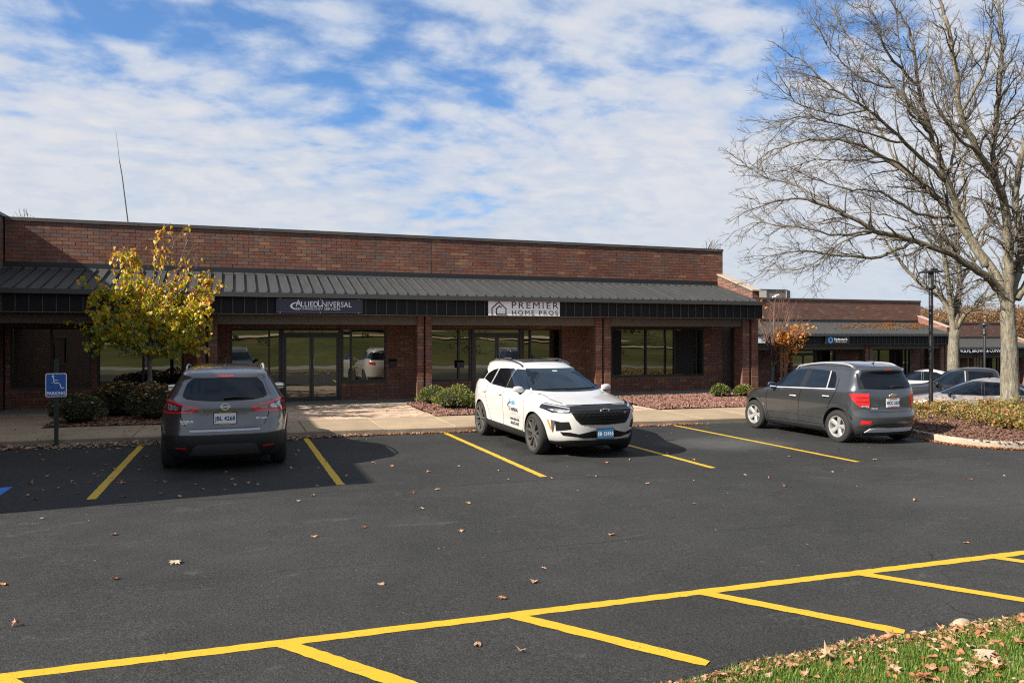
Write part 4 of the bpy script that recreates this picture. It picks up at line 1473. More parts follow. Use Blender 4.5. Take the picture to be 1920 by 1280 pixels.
    plate(T, h[0].x - 0.012, 0, .815, '-x', 'JBL 4268', white_m, ink_m, black_ink, tags=[(0, .079, .17, .018, gold), (0, -.079, .15, .018, gold)])
    for y in (-.10, .10):
        pass
    mb = MB(); h = sk.ray((-1.15, 0, 3), (0, 0, -1)); z = h[0].z
    mb.tube([(-1.15, 0, z - .01), (-1.17, 0, z + 0.015)], [0.03, 0.018], 8); mb.tube([(-1.16, 0, z + 0.01), (-1.24, 0, z + 0.12)], [0.006, 0.004], 6); mb.build('aerial', plast_m, T, 40)
    return T


# ------------------------------------------------------------------ 2. white suv, front three-quarter
def white_suv():
    T = thing('parked_car', 'white SUV facing the camera with a company name and phone number on its side', 'car', (5.62, 13.48, gz(5.6, 13.4)), R(-90 + 1.5), 'cars parked along the kerb')
    rise = lambda x, y, z: (x, y, z + 0.04 * (-x / 2.3) * math.exp(-((z - 1.05) / 0.2) ** 2))
    side = lambda x, y, z: (x, y * (1 - 0.022 * math.exp(-((z - 0.50) / 0.12) ** 2) * math.exp(-(x / 0.9) ** 4) + 0.012 * math.exp(-((z - 0.86) / 0.10) ** 2)), z)
    nose = lambda x, y, z: (x + 0.03 * sstep(1.6, 2.2, x) * math.exp(-((z - 0.80) / 0.10) ** 2) * max(0, 1 - abs(y) / 0.7), y, z)
    S = dict(name='white', paint=paint('white_paint', (0.48, 0.47, 0.455), 0.0, 0.22, dirt=0.22),
             xf=[(0.22, 2.12), (0.28, 2.22), (0.38, 2.285), (0.5, 2.31), (0.62, 2.325), (0.78, 2.32), (0.86, 2.28), (0.91, 2.18), (0.955, 1.98), (1.0, 1.70), (1.05, 1.36), (1.10, 1.12), (1.14, 1.02), (1.3, .64), (1.45, .28), (1.53, .06), (1.58, -.14), (1.61, -.40), (1.63, -.75)],
             xr=[(0.22, -2.1), (0.32, -2.22), (0.45, -2.30), (0.6, -2.33), (0.8, -2.32), (0.95, -2.27), (1.1, -2.20), (1.25, -2.10), (1.4, -1.98), (1.47, -1.96), (1.53, -2.0), (1.57, -1.9), (1.61, -1.5), (1.63, -1.1)],
             w=[(0.22, .80), (0.30, .875), (0.42, .905), (0.6, .915), (0.75, .921), (0.9, .915), (1.0, .900), (1.08, .872), (1.15, .838), (1.3, .762), (1.45, .685), (1.53, .635), (1.58, .57), (1.61, .47), (1.63, .28)],
             nf=[(0.22, 4.6), (0.6, 5.2), (0.9, 5.6), (1.1, 6), (1.63, 4)], nr=[(0.22, 8), (0.9, 8), (1.3, 7), (1.63, 4)], m=[(0.22, 3.0), (0.9, 2.9), (1.1, 2.7), (1.63, 2.6)],
             deform=[rise, side, nose], wheels=(-1.42, 1.36), arch=(0.405, 0.365), flare=0.0, track=0.80, r=0.365, tw=0.23, rim=0.272, rim_mat=dalloy_m, style='ten',
             gaps=[('S', [(0.93, 1.08), (0.98, 0.80), (0.90, 0.40), (0.80, 0.34)]), ('S', [(-0.08, 1.06), (-0.06, 0.75), (-0.10, 0.36)]), ('S', [(-1.02, 1.10), (-1.02, 0.85), (-0.80, 0.42), (-0.70, 0.36)]),
                   ('S', [(0.80, 0.355), (-0.70, 0.355)]), ('S', [(1.85, 0.93), (1.45, 0.985), (1.08, 1.05)])])
    sk, part, both = build_car(T, S)
    part('windshield', 'F', [(-.50, 1.475), (.50, 1.475), (.555, 1.40), (.64, 1.22), (.70, 1.105), (.4, 1.085), (0, 1.08), (-.4, 1.085), (-.70, 1.105), (-.64, 1.22), (-.555, 1.40)], carglass_m, 0.003, rng=(-0.1, 3))
    gm1 = M('grille_black', (0.006, 0.006, 0.0065), 0.45, spec=0.25)
    part('grille', 'F', [(-.60, .905), (0, .925), (.60, .905), (.58, .83), (.50, .69), (.43, .615), (0, .60), (-.43, .615), (-.50, .69), (-.58, .83)], gm1, 0.010, rng=(1.5, 3))
    # mesh of the grille: rows of wavy bars
    gb = MB()
    for k in range(7):
        z0 = 0.635 + k * 0.026
        lim = 0.41 + 0.022 * k
        P = []
        for i in range(25):
            y = -lim + 2 * lim * i / 24
            z = z0 + (0.006 if (i + k) % 2 else -0.006)
            h = sk.ray((4, y, z), (-1, 0, 0))
            P.append(h[0] + h[1] * 0.017)
        gb.tube(P, 0.0062, 4)
    gb.build('grille_bars', gloss_m, T)
    gt = MB()
    for zz_, r_, lim in ((0.842, 0.012, .55), (0.912, 0.006, .55)):
        P = []
        for i in range(21):
            y = -lim + 2 * lim * i / 20
            h = sk.ray((4, y, zz_), (-1, 0, 0)); P.append(h[0] + h[1] * 0.013)
        gt.tube(P, r_, 6)
    gt.build('grille_trim', gloss_m, T, 50)
    part('lower_intake', 'F', [(-.70, .475), (-.58, .475), (-.44, .445), (-.2, .50), (.2, .50), (.44, .445), (.58, .475), (.70, .475), (.66, .415), (.46, .40), (.36, .375), (-.36, .375), (-.46, .40), (-.66, .415)], gm1, 0.006, rng=(1.6, 3))
    part('front_valance', 'F', [(-1, .18), (1, .18), (1, .315), (.72, .30), (.55, .335), (-.55, .335), (-.72, .30), (-1, .315)], plast_m, 0.008, rng=(1.75, 3))
    for sg in (-1, 1):
        f = lambda P: [(sg * a, b) for a, b in P]
        hl = part('headlight', 'F', f([(.54, .905), (.70, .925), (.86, .965), (.97, .99), (.97, .93), (.90, .865), (.80, .80), (.60, .805), (.52, .83)]), gloss_m, 0.008, rng=(1.6, 3))[0]
        part('running_light', 'F', f([(.56, .888), (.86, .945), (.94, .965), (.94, .950), (.86, .928), (.56, .872)]), M('led_strip', (0.30, 0.31, 0.33), 0.2), 0.011, rng=(1.6, 3), parent=hl)
        part('lamp_lens', 'F', f([(.57, .852), (.74, .866), (.83, .855), (.78, .815), (.60, .820)]), clear_m, 0.011, rng=(1.6, 3), parent=hl)
        fp = part('fog_pocket', 'F', f([(.60, .655), (.70, .645), (.82, .675), (.83, .48), (.78, .475), (.56, .53)]), gm1, 0.005, rng=(1.98, 3))[0]
        part('pocket_trim', 'F', f([(.765, .665), (.815, .674), (.825, .48), (.775, .46)]), M('pocket_grey', (0.085, 0.085, 0.09), 0.4, 0.3), 0.009, rng=(1.90, 3), parent=fp)
        part('side_marker', 'S', [(1.80, .68), (1.845, .665), (1.90, .505), (1.87, .50)], amber_m, 0.007, sides=(sg,))
        part('sill_cladding', 'S', [(1.0, .18), (1.0, .345), (.85, .365), (-.95, .395), (-1.02, .41), (-1.02, .18)], plast_m, 0.008, rng=(.5, 1.4), sides=(sg,))
        part('side_window', 'S', [(.80, 1.115), (.66, 1.25), (.40, 1.40), (.18, 1.45), (-.04, 1.463), (-.01, 1.10)], carglass_m, 0.003, sides=(sg,))
        part('side_window', 'S', [(-.09, 1.10), (-.12, 1.465), (-.45, 1.463), (-.80, 1.445), (-.84, 1.125)], privacy_m, 0.003, sides=(sg,))
        part('side_window', 'S', [(-.90, 1.13), (-.87, 1.44), (-1.10, 1.405), (-1.32, 1.32), (-1.38, 1.21)], privacy_m, 0.003, sides=(sg,))
        part('window_trim', 'S', [(-.855, 1.12), (-.885, 1.12), (-.86, 1.425), (-.83, 1.43)], satin_m, 0.006, sides=(sg,))
        part('window_trim', 'S', [(-.02, 1.095), (-.08, 1.095), (-.105, 1.45), (-.055, 1.45)], gloss_m, 0.005, sides=(sg,))
        part('pillar_panel', 'S', [(-1.42, 1.20), (-1.36, 1.34), (-1.62, 1.44), (-1.95, 1.46), (-2.3, 1.14), (-1.95, 1.18)], gloss_m, 0.004, sides=(sg,))
        mirror_part(T, 0.71, sg * 0.82, 1.115, sg, S['paint'], True, 0.95)
        rail_part(T, sk, [(-0.05, .515, .01), (-0.2, .54, .03), (-0.7, .555, .04), (-1.35, .545, .035), (-1.55, .53, .01)], sg, gloss_m, 0.016)
        for x in (-0.22, -1.12):
            h = sk.ray((x, sg * 3, .965), (0, -sg, 0))
            mb = MB(); mb.tube([(x - .09, h[0].y + sg * .004, .965), (x - .06, h[0].y + sg * .03, .966), (x + .06, h[0].y + sg * .03, .968), (x + .09, h[0].y + sg * .004, .968)], 0.014, 8); mb.build('door_handle', S['paint'], T, 50)
        part('tail_light', 'S', [(-1.98, 1.03), (-2.4, 1.10), (-2.4, .93), (-2.1, .95)], red_m, 0.006, sides=(sg,), rng=(.55, 1.4))
    part('sunroof', 'T', [(-.20, -.42), (-.20, .42), (-1.35, .42), (-1.35, -.42)], gloss_m, 0.004, rng=(1.5, 2))
    part('rear_window', 'B', [(-.62, 1.42), (.62, 1.42), (.70, 1.14), (-.70, 1.14)], privacy_m, 0.004, rng=(-3, -1.7))
    part('rear_bumper', 'B', [(-1, .2), (1, .2), (1, .48), (-1, .48)], plast_m, 0.007, rng=(-3, -1.9))
    # badges and lettering
    h = sk.ray((4, 0, .845), (-1, 0, 0)); bx = h[0].x + 0.030
    def bowtie(mat, s_, xa, xb, nm, y0=0, z0=.845):
        mb = MB(); sg = 1 if xb > xa else -1
        P = [(-.085, -.016), (-.035, -.016), (-.035, -.030), (.030, -.030), (.030, -.016), (.085, -.016), (.098, .016), (.042, .016), (.042, .030), (-.026, .030), (-.026, .016), (-.072, .016)]
        mb.prism([(y0 + a * s_, z0 + b * s_) for a, b in P], 'x', xa, xb)
        return mb.build(nm, mat, T)
    bowtie(chrome_m, 1.0, bx, bx + .008, 'badge'); bowtie(gloss_m, 0.72, bx + .0085, bx + .011, 'badge_inset')
    text_on_skin('trim_lettering', 'RS', M('trim_red', (0.45, 0.20, 0.22), 0.3, 0.5), T, sk, 0.035, 0, .79, 'F', 1.5, 0.001, y=.40, lift=0.026)
    blue = M('print_blue', (0.03, 0.25, 0.50), 0.4); navy = M('print_navy', (0.012, 0.018, 0.045), 0.4); grey = M('print_grey', (0.33, 0.35, 0.38), 0.4)
    # printing on both front doors: names above, contact lines below
    for view in ('R', 'L'):
        q = 1 if view == 'R' else -1
        for txt, m_, size, xx, zz_, sx_, b_ in (('A', blue, .125, .22, .865, .9, .003), ('LLIED', blue, .090, .395, .850, .95, .003), ('U', navy, .125, .22, .735, .9, .003), ('NIVERSAL', navy, .090, .465, .72, .88, .003),
                                         ('TECHNOLOGY SERVICES', grey, .030, .43, .655, 1.0, .0003), ('www.aus.com', navy, .085, .42, .545, .95, .002), ('844-872-4447', navy, .085, .42, .455, .9, .002), ('LICENSE 127-001', grey, .026, .62, .602, .9, .0003)):
            text_on_skin('door_lettering', txt, m_, T, sk, size, 0.50 + (xx - .42) * q, zz_, view, sx_, b_)
        sw = MB(); P = []
        for i in range(14):
            a = 0.75 + 2.0 * i / 13
            P.append((0.50 + q * (.30 - .42) + q * .16 * math.cos(a + .75), 0.775 + .075 * math.sin(a + .75)))
        pts = []
        for x_, z_ in P:
            h = sk.ray((x_, -3 * q, z_), (0, q, 0)); pts.append(h[0] + h[1] * 0.003)
        rr_ = [0.002 + 0.009 * math.sin(math.pi * i / 13) for i in range(14)]
        sw.tube(pts, rr_, 5); sw.build('door_swoosh', navy, T)
    pl_blue = M('plate_blue', (0.045, 0.17, 0.33), 0.45)
    h = sk.ray((4, 0.02, .445), (-1, 0, 0))
    plate(T, h[0].x + .022, 0.02, .445, '+x', 'EB 15416', pl_blue, M('plate_pale', (0.78, 0.80, 0.82), 0.5), black_ink)
    # inside-mirror sticker and wipers
    mb = MB()
    for y0, y1 in ((-.10, .55), (-.62, -.05)):
        P = []
        for i in range(5):
            y = y0 + (y1 - y0) * i / 4
            h = sk.ray((4, y, 1.118 + .01 * i / 4), (-1, 0, 0)); P.append(h[0] + h[1] * .012)
        mb.tube(P, 0.008, 5)
    mb.build('wiper', plast_m, T, 50)
    h = sk.ray((4, 0.0, 1.435), (-1, 0, 0)); k = sk.ray((4, 0.0, 1.415), (-1, 0, 0))
    mb = MB(); a, b = h[0] + h[1] * .006, k[0] + k[1] * .006
    mb.add([(a.x, -.05, a.z), (a.x, .05, a.z), (b.x, .05, b.z), (b.x, -.05, b.z)], [(0, 1, 2, 3)]); mb.build('windshield_sticker', M('sticker', (0.25, 0.48, 0.36), 0.5), T)
    return T


# ------------------------------------------------------------------ 3. charcoal hatchback, rear three-quarter
def charcoal_hatch():
    T = thing('parked_car', 'charcoal small SUV with silver five-spoke wheels parked nose-in beside the planted island', 'car', (11.90, 13.10, gz(12, 13)), R(90), 'cars parked along the kerb')
    rise = lambda x, y, z: (x, y, z + 0.055 * (-x / 2.1) * math.exp(-((z - 1.0) / 0.25) ** 2))
    hip = lambda x, y, z: (x, y * (1 + 0.020 * math.exp(-((x + 1.3) / 0.45) ** 2 - ((z - 0.75) / 0.2) ** 2) + 0.016 * math.exp(-((x - 1.25) / 0.4) ** 2 - ((z - 0.75) / 0.2) ** 2)), z)
    S = dict(name='charcoal', paint=paint('charcoal_paint', (0.078, 0.083, 0.090), 0.70, 0.22, dirt=0.30),
             xf=[(0.18, 1.92), (0.3, 2.03), (0.45, 2.09), (0.6, 2.10), (0.75, 2.06), (0.86, 1.96), (0.93, 1.80), (0.99, 1.52), (1.04, 1.22), (1.08, 1.05), (1.3, .70), (1.45, .42), (1.54, .20), (1.59, -.02), (1.625, -.35), (1.64, -.7)],
             xr=[(0.18, -1.9), (0.28, -2.02), (0.4, -2.11), (0.52, -2.13), (0.6, -2.12), (0.66, -2.07), (0.8, -2.05), (0.95, -2.03), (1.1, -1.97), (1.25, -1.90), (1.38, -1.83), (1.45, -1.83), (1.50, -1.86), (1.54, -1.80), (1.59, -1.5), (1.625, -1.2), (1.64, -.9)],
             w=[(0.18, .77), (0.28, .84), (0.42, .872), (0.6, .882), (0.78, .886), (0.9, .878), (1.0, .862), (1.08, .835), (1.15, .805), (1.3, .735), (1.45, .665), (1.54, .61), (1.59, .545), (1.625, .43), (1.64, .25)],
             nf=[(0.18, 4.6), (0.9, 5), (1.2, 6), (1.64, 4)], nr=[(0.18, 7), (0.9, 7.5), (1.3, 8), (1.64, 4)], m=[(0.18, 3.0), (1.0, 2.8), (1.64, 2.6)],
             deform=[rise, hip], wheels=(-1.27, 1.31), arch=(0.385, 0.345), flare=0.045, flare_mat=None, flare_d=0.014, track=0.775, r=0.335, tw=0.215, rim=0.21, rim_mat=alloy_m, style='five',
             gaps=[('S', [(0.84, 1.02), (0.88, 0.75), (0.83, 0.30)]), ('S', [(-0.23, 1.05), (-0.17, 0.75), (-0.14, 0.30)]), ('S', [(-1.20, 1.30), (-1.22, 1.05), (-1.08, 0.80), (-0.88, 0.50), (-0.86, 0.32)]),
                   ('S', [(0.83, 0.315), (-0.86, 0.335)]), ('S', [(0.82, 0.46), (-0.86, 0.475)]),
                   ('B', [(-.585, 1.06), (-.60, .86), (-.56, .70), (-.52, .66), (.52, .66), (.56, .70), (.60, .86), (.585, 1.06)])])
    S['flare_mat'] = S['paint']
    S['xmap'] = lambda x: x if x > -1.45 else -1.45 + (x + 1.45) * 0.66
    S['deform'] = S['deform'] + [lambda x, y, z: (S['xmap'](x), y * 0.965, z)]
    S['track'] = 0.755
    sk, part, both = build_car(T, S)
    part('rear_window', 'B', [(-.54, 1.455), (.54, 1.455), (.625, 1.28), (.645, 1.16), (.60, 1.125), (.3, 1.11), (0, 1.105), (-.3, 1.11), (-.60, 1.125), (-.645, 1.16), (-.625, 1.28)], privacy_m, 0.003, rng=(-3, -1.66))
    part('spoiler', 'B', [(-.58, 1.53), (.58, 1.53), (.56, 1.485), (-.56, 1.485)], S['paint'], 0.02, rng=(-3, -1.62))
    part('stop_light', 'B', [(-.09, 1.507), (.09, 1.507), (.09, 1.488), (-.09, 1.488)], red_m, 0.024, rng=(-3, -1.7))
    for sg in (-1, 1):
        f = lambda P: [(sg * a, b) for a, b in P]
        tl = part('tail_light', 'S', [(-1.60, 1.015), (-1.80, 1.035), (-2.02, 1.03), (-2.2, .93), (-2.2, .745), (-2.02, .74), (-1.86, .765), (-1.70, .90)], red_m, 0.012, sides=(sg,), rng=(.54, 1.4))[0]
        part('light_lens', 'S', [(-1.88, .795), (-2.2, .795), (-2.2, .75), (-2.02, .745), (-1.88, .765)], clear_m, 0.015, sides=(sg,), rng=(.56, 1.4), parent=tl)
        part('light_band', 'S', [(-1.72, .955), (-2.2, .955), (-2.2, .945), (-1.71, .945)], dred_m, 0.015, sides=(sg,), rng=(.56, 1.4), parent=tl)
        part('light_band', 'S', [(-1.78, .875), (-2.2, .875), (-2.2, .862), (-1.77, .862)], dred_m, 0.015, sides=(sg,), rng=(.56, 1.4), parent=tl)
        part('reflector', 'B', f([(.53, .49), (.70, .495), (.71, .425), (.55, .425)]), red_m, 0.013, rng=(-3, -1.8))
        part('side_window', 'S', [(.66, 1.035), (.60, 1.16), (.42, 1.34), (.20, 1.425), (-.02, 1.455), (-.22, 1.465), (-.17, 1.055)], carglass_m, 0.003, sides=(sg,))
        part('side_window', 'S', [(.74, 1.03), (.70, 1.03), (.63, 1.17), (.70, 1.12)], carglass_m, 0.003, sides=(sg,))
        part('side_window', 'S', [(-.31, 1.062), (-.36, 1.468), (-.62, 1.468), (-.885, 1.45), (-.935, 1.10)], carglass_m, 0.003, sides=(sg,))
        part('side_window', 'S', [(-.975, 1.10), (-.93, 1.445), (-1.03, 1.43), (-1.12, 1.30), (-1.17, 1.115)], privacy_m, 0.003, sides=(sg,))
        part('pillar_trim', 'S', [(-.185, 1.05), (-.295, 1.055), (-.345, 1.475), (-.235, 1.475)], gloss_m, 0.0045, sides=(sg,))
        part('pillar_trim', 'S', [(-.94, 1.095), (-.97, 1.095), (-.925, 1.45), (-.89, 1.455)], satin_m, 0.0045, sides=(sg,))
        part('belt_trim', 'S', [(.74, 1.012), (-1.19, 1.085), (-1.19, 1.103), (.74, 1.030)], chrome_m, 0.007, sides=(sg,))
        part('rear_pillar_glass', 'S', [(-1.55, 1.44), (-1.90, 1.47), (-2.0, 1.13), (-1.80, 1.12)], gloss_m, 0.004, sides=(sg,), rng=(.60, 1.4))
        hl = part('headlight', 'S', [(1.42, .935), (1.58, .96), (2.2, .86), (2.2, .72), (1.80, .76)], clear_m, 0.008, sides=(sg,), rng=(.50, 1.4))[0]
        part('turn_signal', 'S', [(1.44, .925), (1.58, .955), (1.90, .90), (1.86, .78), (1.66, .82)], amber_m, 0.011, sides=(sg,), rng=(.55, 1.4), parent=hl)
        mirror_part(T, 0.60, sg * 0.815, 1.075, sg, S['paint'], True, 1.0)
        rail_part(T, sk, [(0.18, .555, .0), (0.05, .565, .04), (-0.6, .58, .055), (-1.2, .575, .05), (-1.42, .565, .0)], sg, satin_m, 0.019)
        for x, z in ((0.0, .875), (-.97, .935)):
            h = sk.ray((x, sg * 3, z), (0, -sg, 0))
            mb = MB(); mb.tube([(x - .09, h[0].y + sg * .004, z), (x - .06, h[0].y + sg * .032, z), (x + .06, h[0].y + sg * .032, z), (x + .09, h[0].y + sg * .004, z)], 0.014, 8); mb.build('door_handle', chrome_m, T, 50)
            mb = MB(); mb.ellipsoid((x, h[0].y, z), (.075, .006, .035), 12, 6); mb.build('handle_recess', plast_m, T, 50)
        part('sill_cladding', 'S', [(.93, .10), (.93, .265), (-.90, .285), (-.90, .10)], plast_m, 0.006, rng=(.5, 1.4), sides=(sg,))
    part('rear_bumper', 'B', [(-.93, .15), (.93, .15), (.93, .50), (.72, .50), (.55, .475), (.44, .52), (-.44, .52), (-.55, .475), (-.72, .50), (-.93, .50)], M('bumper_dark', (0.030, 0.031, 0.033), 0.5), 0.006, rng=(-3, -1.62))
    part('skid_plate', 'B', [(-.54, .34), (.54, .34), (.60, .255), (-.60, .255)], M('skid_silver', (0.62, 0.62, 0.63), 0.4), 0.018, rng=(-3, -1.8))
    part('bumper_ridge', 'B', [(-.80, .395), (-.60, .40), (-.48, .47), (.48, .47), (.60, .40), (.80, .395), (.80, .37), (.58, .37), (.46, .43), (-.46, .43), (-.58, .37), (-.80, .37)], S['paint'], 0.016, rng=(-3, -1.8))
    part('windshield', 'F', [(-.60, 1.48), (.60, 1.48), (.70, 1.10), (-.70, 1.10)], carglass_m, 0.003, rng=(0.1, 3))
    part('front_bumper', 'F', [(-1, .1), (1, .1), (1, .34), (-1, .34)], plast_m, 0.006, rng=(1.6, 3))
    # wiper, badge, plate
    mb = MB(); P = []
    for y, z in ((0.02, 1.15), (-.10, 1.165), (-.25, 1.16), (-.38, 1.15)):
        h = sk.ray((-4, y, z), (1, 0, 0)); P.append(h[0] + h[1] * .022)
    mb.tube(P, [.020, .014, .011, .007], 6); mb.build('wiper', plast_m, T, 50)
    h = sk.ray((-4, 0, .99), (1, 0, 0)); x0 = h[0].x
    P = [(-.085, -.016), (-.035, -.016), (-.035, -.030), (.030, -.030), (.030, -.016), (.085, -.016), (.098, .016), (.042, .016), (.042, .030), (-.026, .030), (-.026, .016), (-.072, .016)]
    mb = MB(); mb.prism(P, 'x', x0 - .018, x0 - .004); mb.v = [(a, -b, c + .99) for a, b, c in mb.v]; mb.f = [f[::-1] for f in mb.f]; mb.build('badge', chrome_m, T)
    mb = MB(); mb.prism([(a * .8, b * .7) for a, b in P], 'x', x0 - .021, x0 - .0185); mb.v = [(a, -b, c + .99) for a, b, c in mb.v]; mb.f = [f[::-1] for f in mb.f]; mb.build('badge_inset', M('badge_gold', (0.62, 0.42, 0.10), 0.3, 0.8), T)
    text_on_skin('model_lettering', 'TRAX', chrome_m, T, sk, 0.040, 0, .735, 'B', 1.3, 0.001, y=.44)
    part('plate_recess', 'B', [(-.30, .93), (.30, .93), (.27, .74), (-.27, .74)], S['paint'], 0.001, rng=(-3, -1.8))
    h = sk.ray((-4, 0, .84), (1, 0, 0))
    org = M('plate_orange', (0.55, 0.10, 0.02), 0.5)
    plate(T, h[0].x - .012, 0, .84, '-x', 'HCC 2329', white_m, ink_m, M('plate_frame', (0.5, 0.5, 0.5), 0.4), tags=[(0, .074, .19, .018, org), (-0.02, -.074, .17, .016, org)])
    mb = MB(); h = sk.ray((-1.35, 0, 3), (0, 0, -1)); z = h[0].z
    mb.tube([(-1.35, 0, z - .01), (-1.37, 0, z + .015)], [.03, .018], 8); mb.tube([(-1.36, 0, z + .01), (-1.46, 0, z + .11)], [.006, .004], 6); mb.build('aerial', plast_m, T, 40)
    return T


for c_ in (grey_crossover(), white_suv(), charcoal_hatch()):
    c_.scale = (0.985, 0.965, 0.958)


# ------------------------------------------------------------------ cars beyond the island, side on
def far_sedan():
    T = thing('parked_car', 'pale champagne sedan parked side-on behind the planted island', 'car', (21.95, 17.6, gz(21.9, 17.7)), R(136), 'cars parked beyond the island')
    S = dict(name='sedan', paint=paint('champagne_paint', (0.40, 0.34, 0.31), 0.55, 0.30, dirt=0.1),
             xf=[(0.18, 2.25), (0.4, 2.38), (0.6, 2.38), (0.72, 2.28), (0.80, 2.0), (0.86, 1.6), (0.92, 1.25), (0.97, 1.05), (1.1, .75), (1.25, .38), (1.36, .08), (1.42, -.18), (1.455, -.5)],
             xr=[(0.18, -2.2), (0.4, -2.38), (0.6, -2.40), (0.85, -2.36), (0.95, -2.25), (1.0, -2.0), (1.04, -1.75), (1.15, -1.5), (1.28, -1.2), (1.38, -.95), (1.455, -.6)],
             w=[(0.18, .8), (0.35, .88), (0.6, .91), (0.8, .90), (0.93, .86), (1.0, .82), (1.2, .70), (1.36, .60), (1.42, .50), (1.455, .3)],
             nf=[(0.18, 5), (1.455, 4)], nr=[(0.18, 6), (1.455, 4)], m=[(0.18, 3), (1.455, 2.6)], wheels=(-1.40, 1.42), arch=(0.36, 0.33), track=0.80, r=0.325, tw=0.21, rim=0.215, rim_mat=alloy_m, style='split',
             gaps=[('S', [(.98, .92), (1.0, .4)]), ('S', [(-.12, .92), (-.10, .35)]), ('S', [(-1.15, .95), (-.95, .4)])])
    sk, part, both = build_car(T, S)
    for sg in (-1, 1):
        part('side_window', 'S', [(1.0, .955), (.55, 1.2), (.25, 1.33), (-.08, 1.365), (-.07, .95)], carglass_m, 0.003, sides=(sg,))
        part('side_window', 'S', [(-.15, .95), (-.16, 1.365), (-.65, 1.34), (-1.15, 1.13), (-1.25, 1.0)], carglass_m, 0.003, sides=(sg,))
        part('pillar_trim', 'S', [(-.075, .95), (-.145, .95), (-.155, 1.37), (-.085, 1.37)], gloss_m, 0.005, sides=(sg,))
        part('headlight', 'S', [(1.75, .70), (1.95, .78), (2.5, .72), (2.5, .58)], clear_m, 0.006, sides=(sg,), rng=(.5, 1.4))
        part('tail_light', 'S', [(-1.9, .90), (-2.5, .93), (-2.5, .75), (-2.1, .75)], red_m, 0.006, sides=(sg,), rng=(.5, 1.4))
        mirror_part(T, .78, sg * .85, 1.0, sg, plast_m, True, 1.0)
        for x in (.02, -1.0):
            mb = MB(); h = sk.ray((x, sg * 3, .83), (0, -sg, 0)); y = h[0].y
            mb.tube([(x - .09, y, .83), (x - .06, y + sg * .03, .83), (x + .06, y + sg * .03, .83), (x + .09, y, .83)], .014, 6); mb.build('door_handle', S['paint'], T, 50)
    part('windshield', 'F', [(-.56, 1.33), (.56, 1.33), (.72, .98), (-.72, .98)], carglass_m, .003, rng=(-.1, 3))
    part('rear_window', 'B', [(-.54, 1.33), (.54, 1.33), (.70, 1.05), (-.70, 1.05)], privacy_m, .003, rng=(-3, -.8))
    return T


def far_pickup():
    T = thing('pickup_truck', 'black pickup truck parked behind the pale sedan', 'pickup', (25.06, 20.7, gz(25.5, 20.9) - .14), R(136), 'cars parked beyond the island')
    S = dict(name='pickup', paint=paint('black_paint', (0.010, 0.011, 0.013), 0.0, 0.30, coat=0.25, dirt=0.1),
             xf=[(0.3, 2.5), (0.5, 2.68), (0.8, 2.70), (1.0, 2.62), (1.08, 2.35), (1.13, 1.8), (1.17, 1.3), (1.21, 1.10), (1.4, .78), (1.6, .48), (1.74, .20), (1.79, 0.0), (1.82, -.2)],
             xr=[(0.3, -2.6), (0.6, -2.75), (1.0, -2.75), (1.12, -2.72), (1.15, -2.5), (1.165, -1.3), (1.2, -1.25), (1.5, -1.20), (1.72, -1.12), (1.79, -1.0), (1.82, -.7)],
             w=[(0.3, .88), (0.5, .98), (0.8, 1.0), (1.0, .99), (1.12, .96), (1.2, .90), (1.5, .78), (1.72, .68), (1.79, .58), (1.82, .4)],
             nf=[(0.3, 6), (1.82, 5)], nr=[(0.3, 14), (1.82, 8)], m=[(0.3, 4), (1.82, 3)], wheels=(-1.65, 1.70), arch=(0.46, 0.42), track=0.86, r=0.40, tw=0.26, rim=0.24, rim_mat=alloy_m, style='five', gaps=[])
    sk, part, both = build_car(T, S)
    for sg in (-1, 1):
        part('side_window', 'S', [(.98, 1.22), (.66, 1.48), (.40, 1.66), (-.05, 1.71), (-.05, 1.22)], carglass_m, .003, sides=(sg,))
        part('side_window', 'S', [(-.18, 1.23), (-.18, 1.71), (-.92, 1.68), (-1.0, 1.25)], privacy_m, .003, sides=(sg,))
        part('window_trim', 'S', [(-.06, 1.22), (-.09, 1.22), (-.09, 1.72), (-.06, 1.72)], satin_m, .006, sides=(sg,))
        part('headlight', 'S', [(2.2, .98), (2.8, .98), (2.8, .82), (2.35, .85)], clear_m, .006, sides=(sg,), rng=(.5, 1.4))
        mirror_part(T, .82, sg * .92, 1.25, sg, plast_m, True, 1.25)
    part('windshield', 'F', [(-.62, 1.68), (.62, 1.68), (.80, 1.24), (-.80, 1.24)], carglass_m, .003, rng=(-.1, 3))
    mb = MB(); mb.prism([(-2.62, 1.0), (-1.36, 1.0), (-1.36, 1.02), (-2.62, 1.02)], 'y', -.75, .75); mb.build('cargo_bed', plast_m, T)
    return T


sed = far_sedan()
far_pickup()
for loc, rz, lab in (((29.6, 26.6), 136, 'white sedan with little more than its roof showing behind the black pickup'), ((33.5, 22.6), 136, 'white car at the far right behind the big bare trunk')):
    c = dup(sed, None, (loc[0], loc[1], gz(*loc)), R(rz), lab)
    for ch in c.children:
        if ch.name.startswith('body'):
            me = ch.data.copy(); ch.data = me; me.materials[0] = MATS['white_paint']

# ================================================================== PLANTS
FPX, HV = 1428.5, 629.1
TH = R(19.985); CT, ST = math.cos(TH), math.sin(TH)


def at_depth(u, v, d):
    """where a spot seen in the photograph stands at distance d along the view"""
    tt = (u - 960) / FPX
    return Vector((d * (tt * CT + ST), d * (CT - tt * ST), 1.911 + (HV - v) / FPX * d))


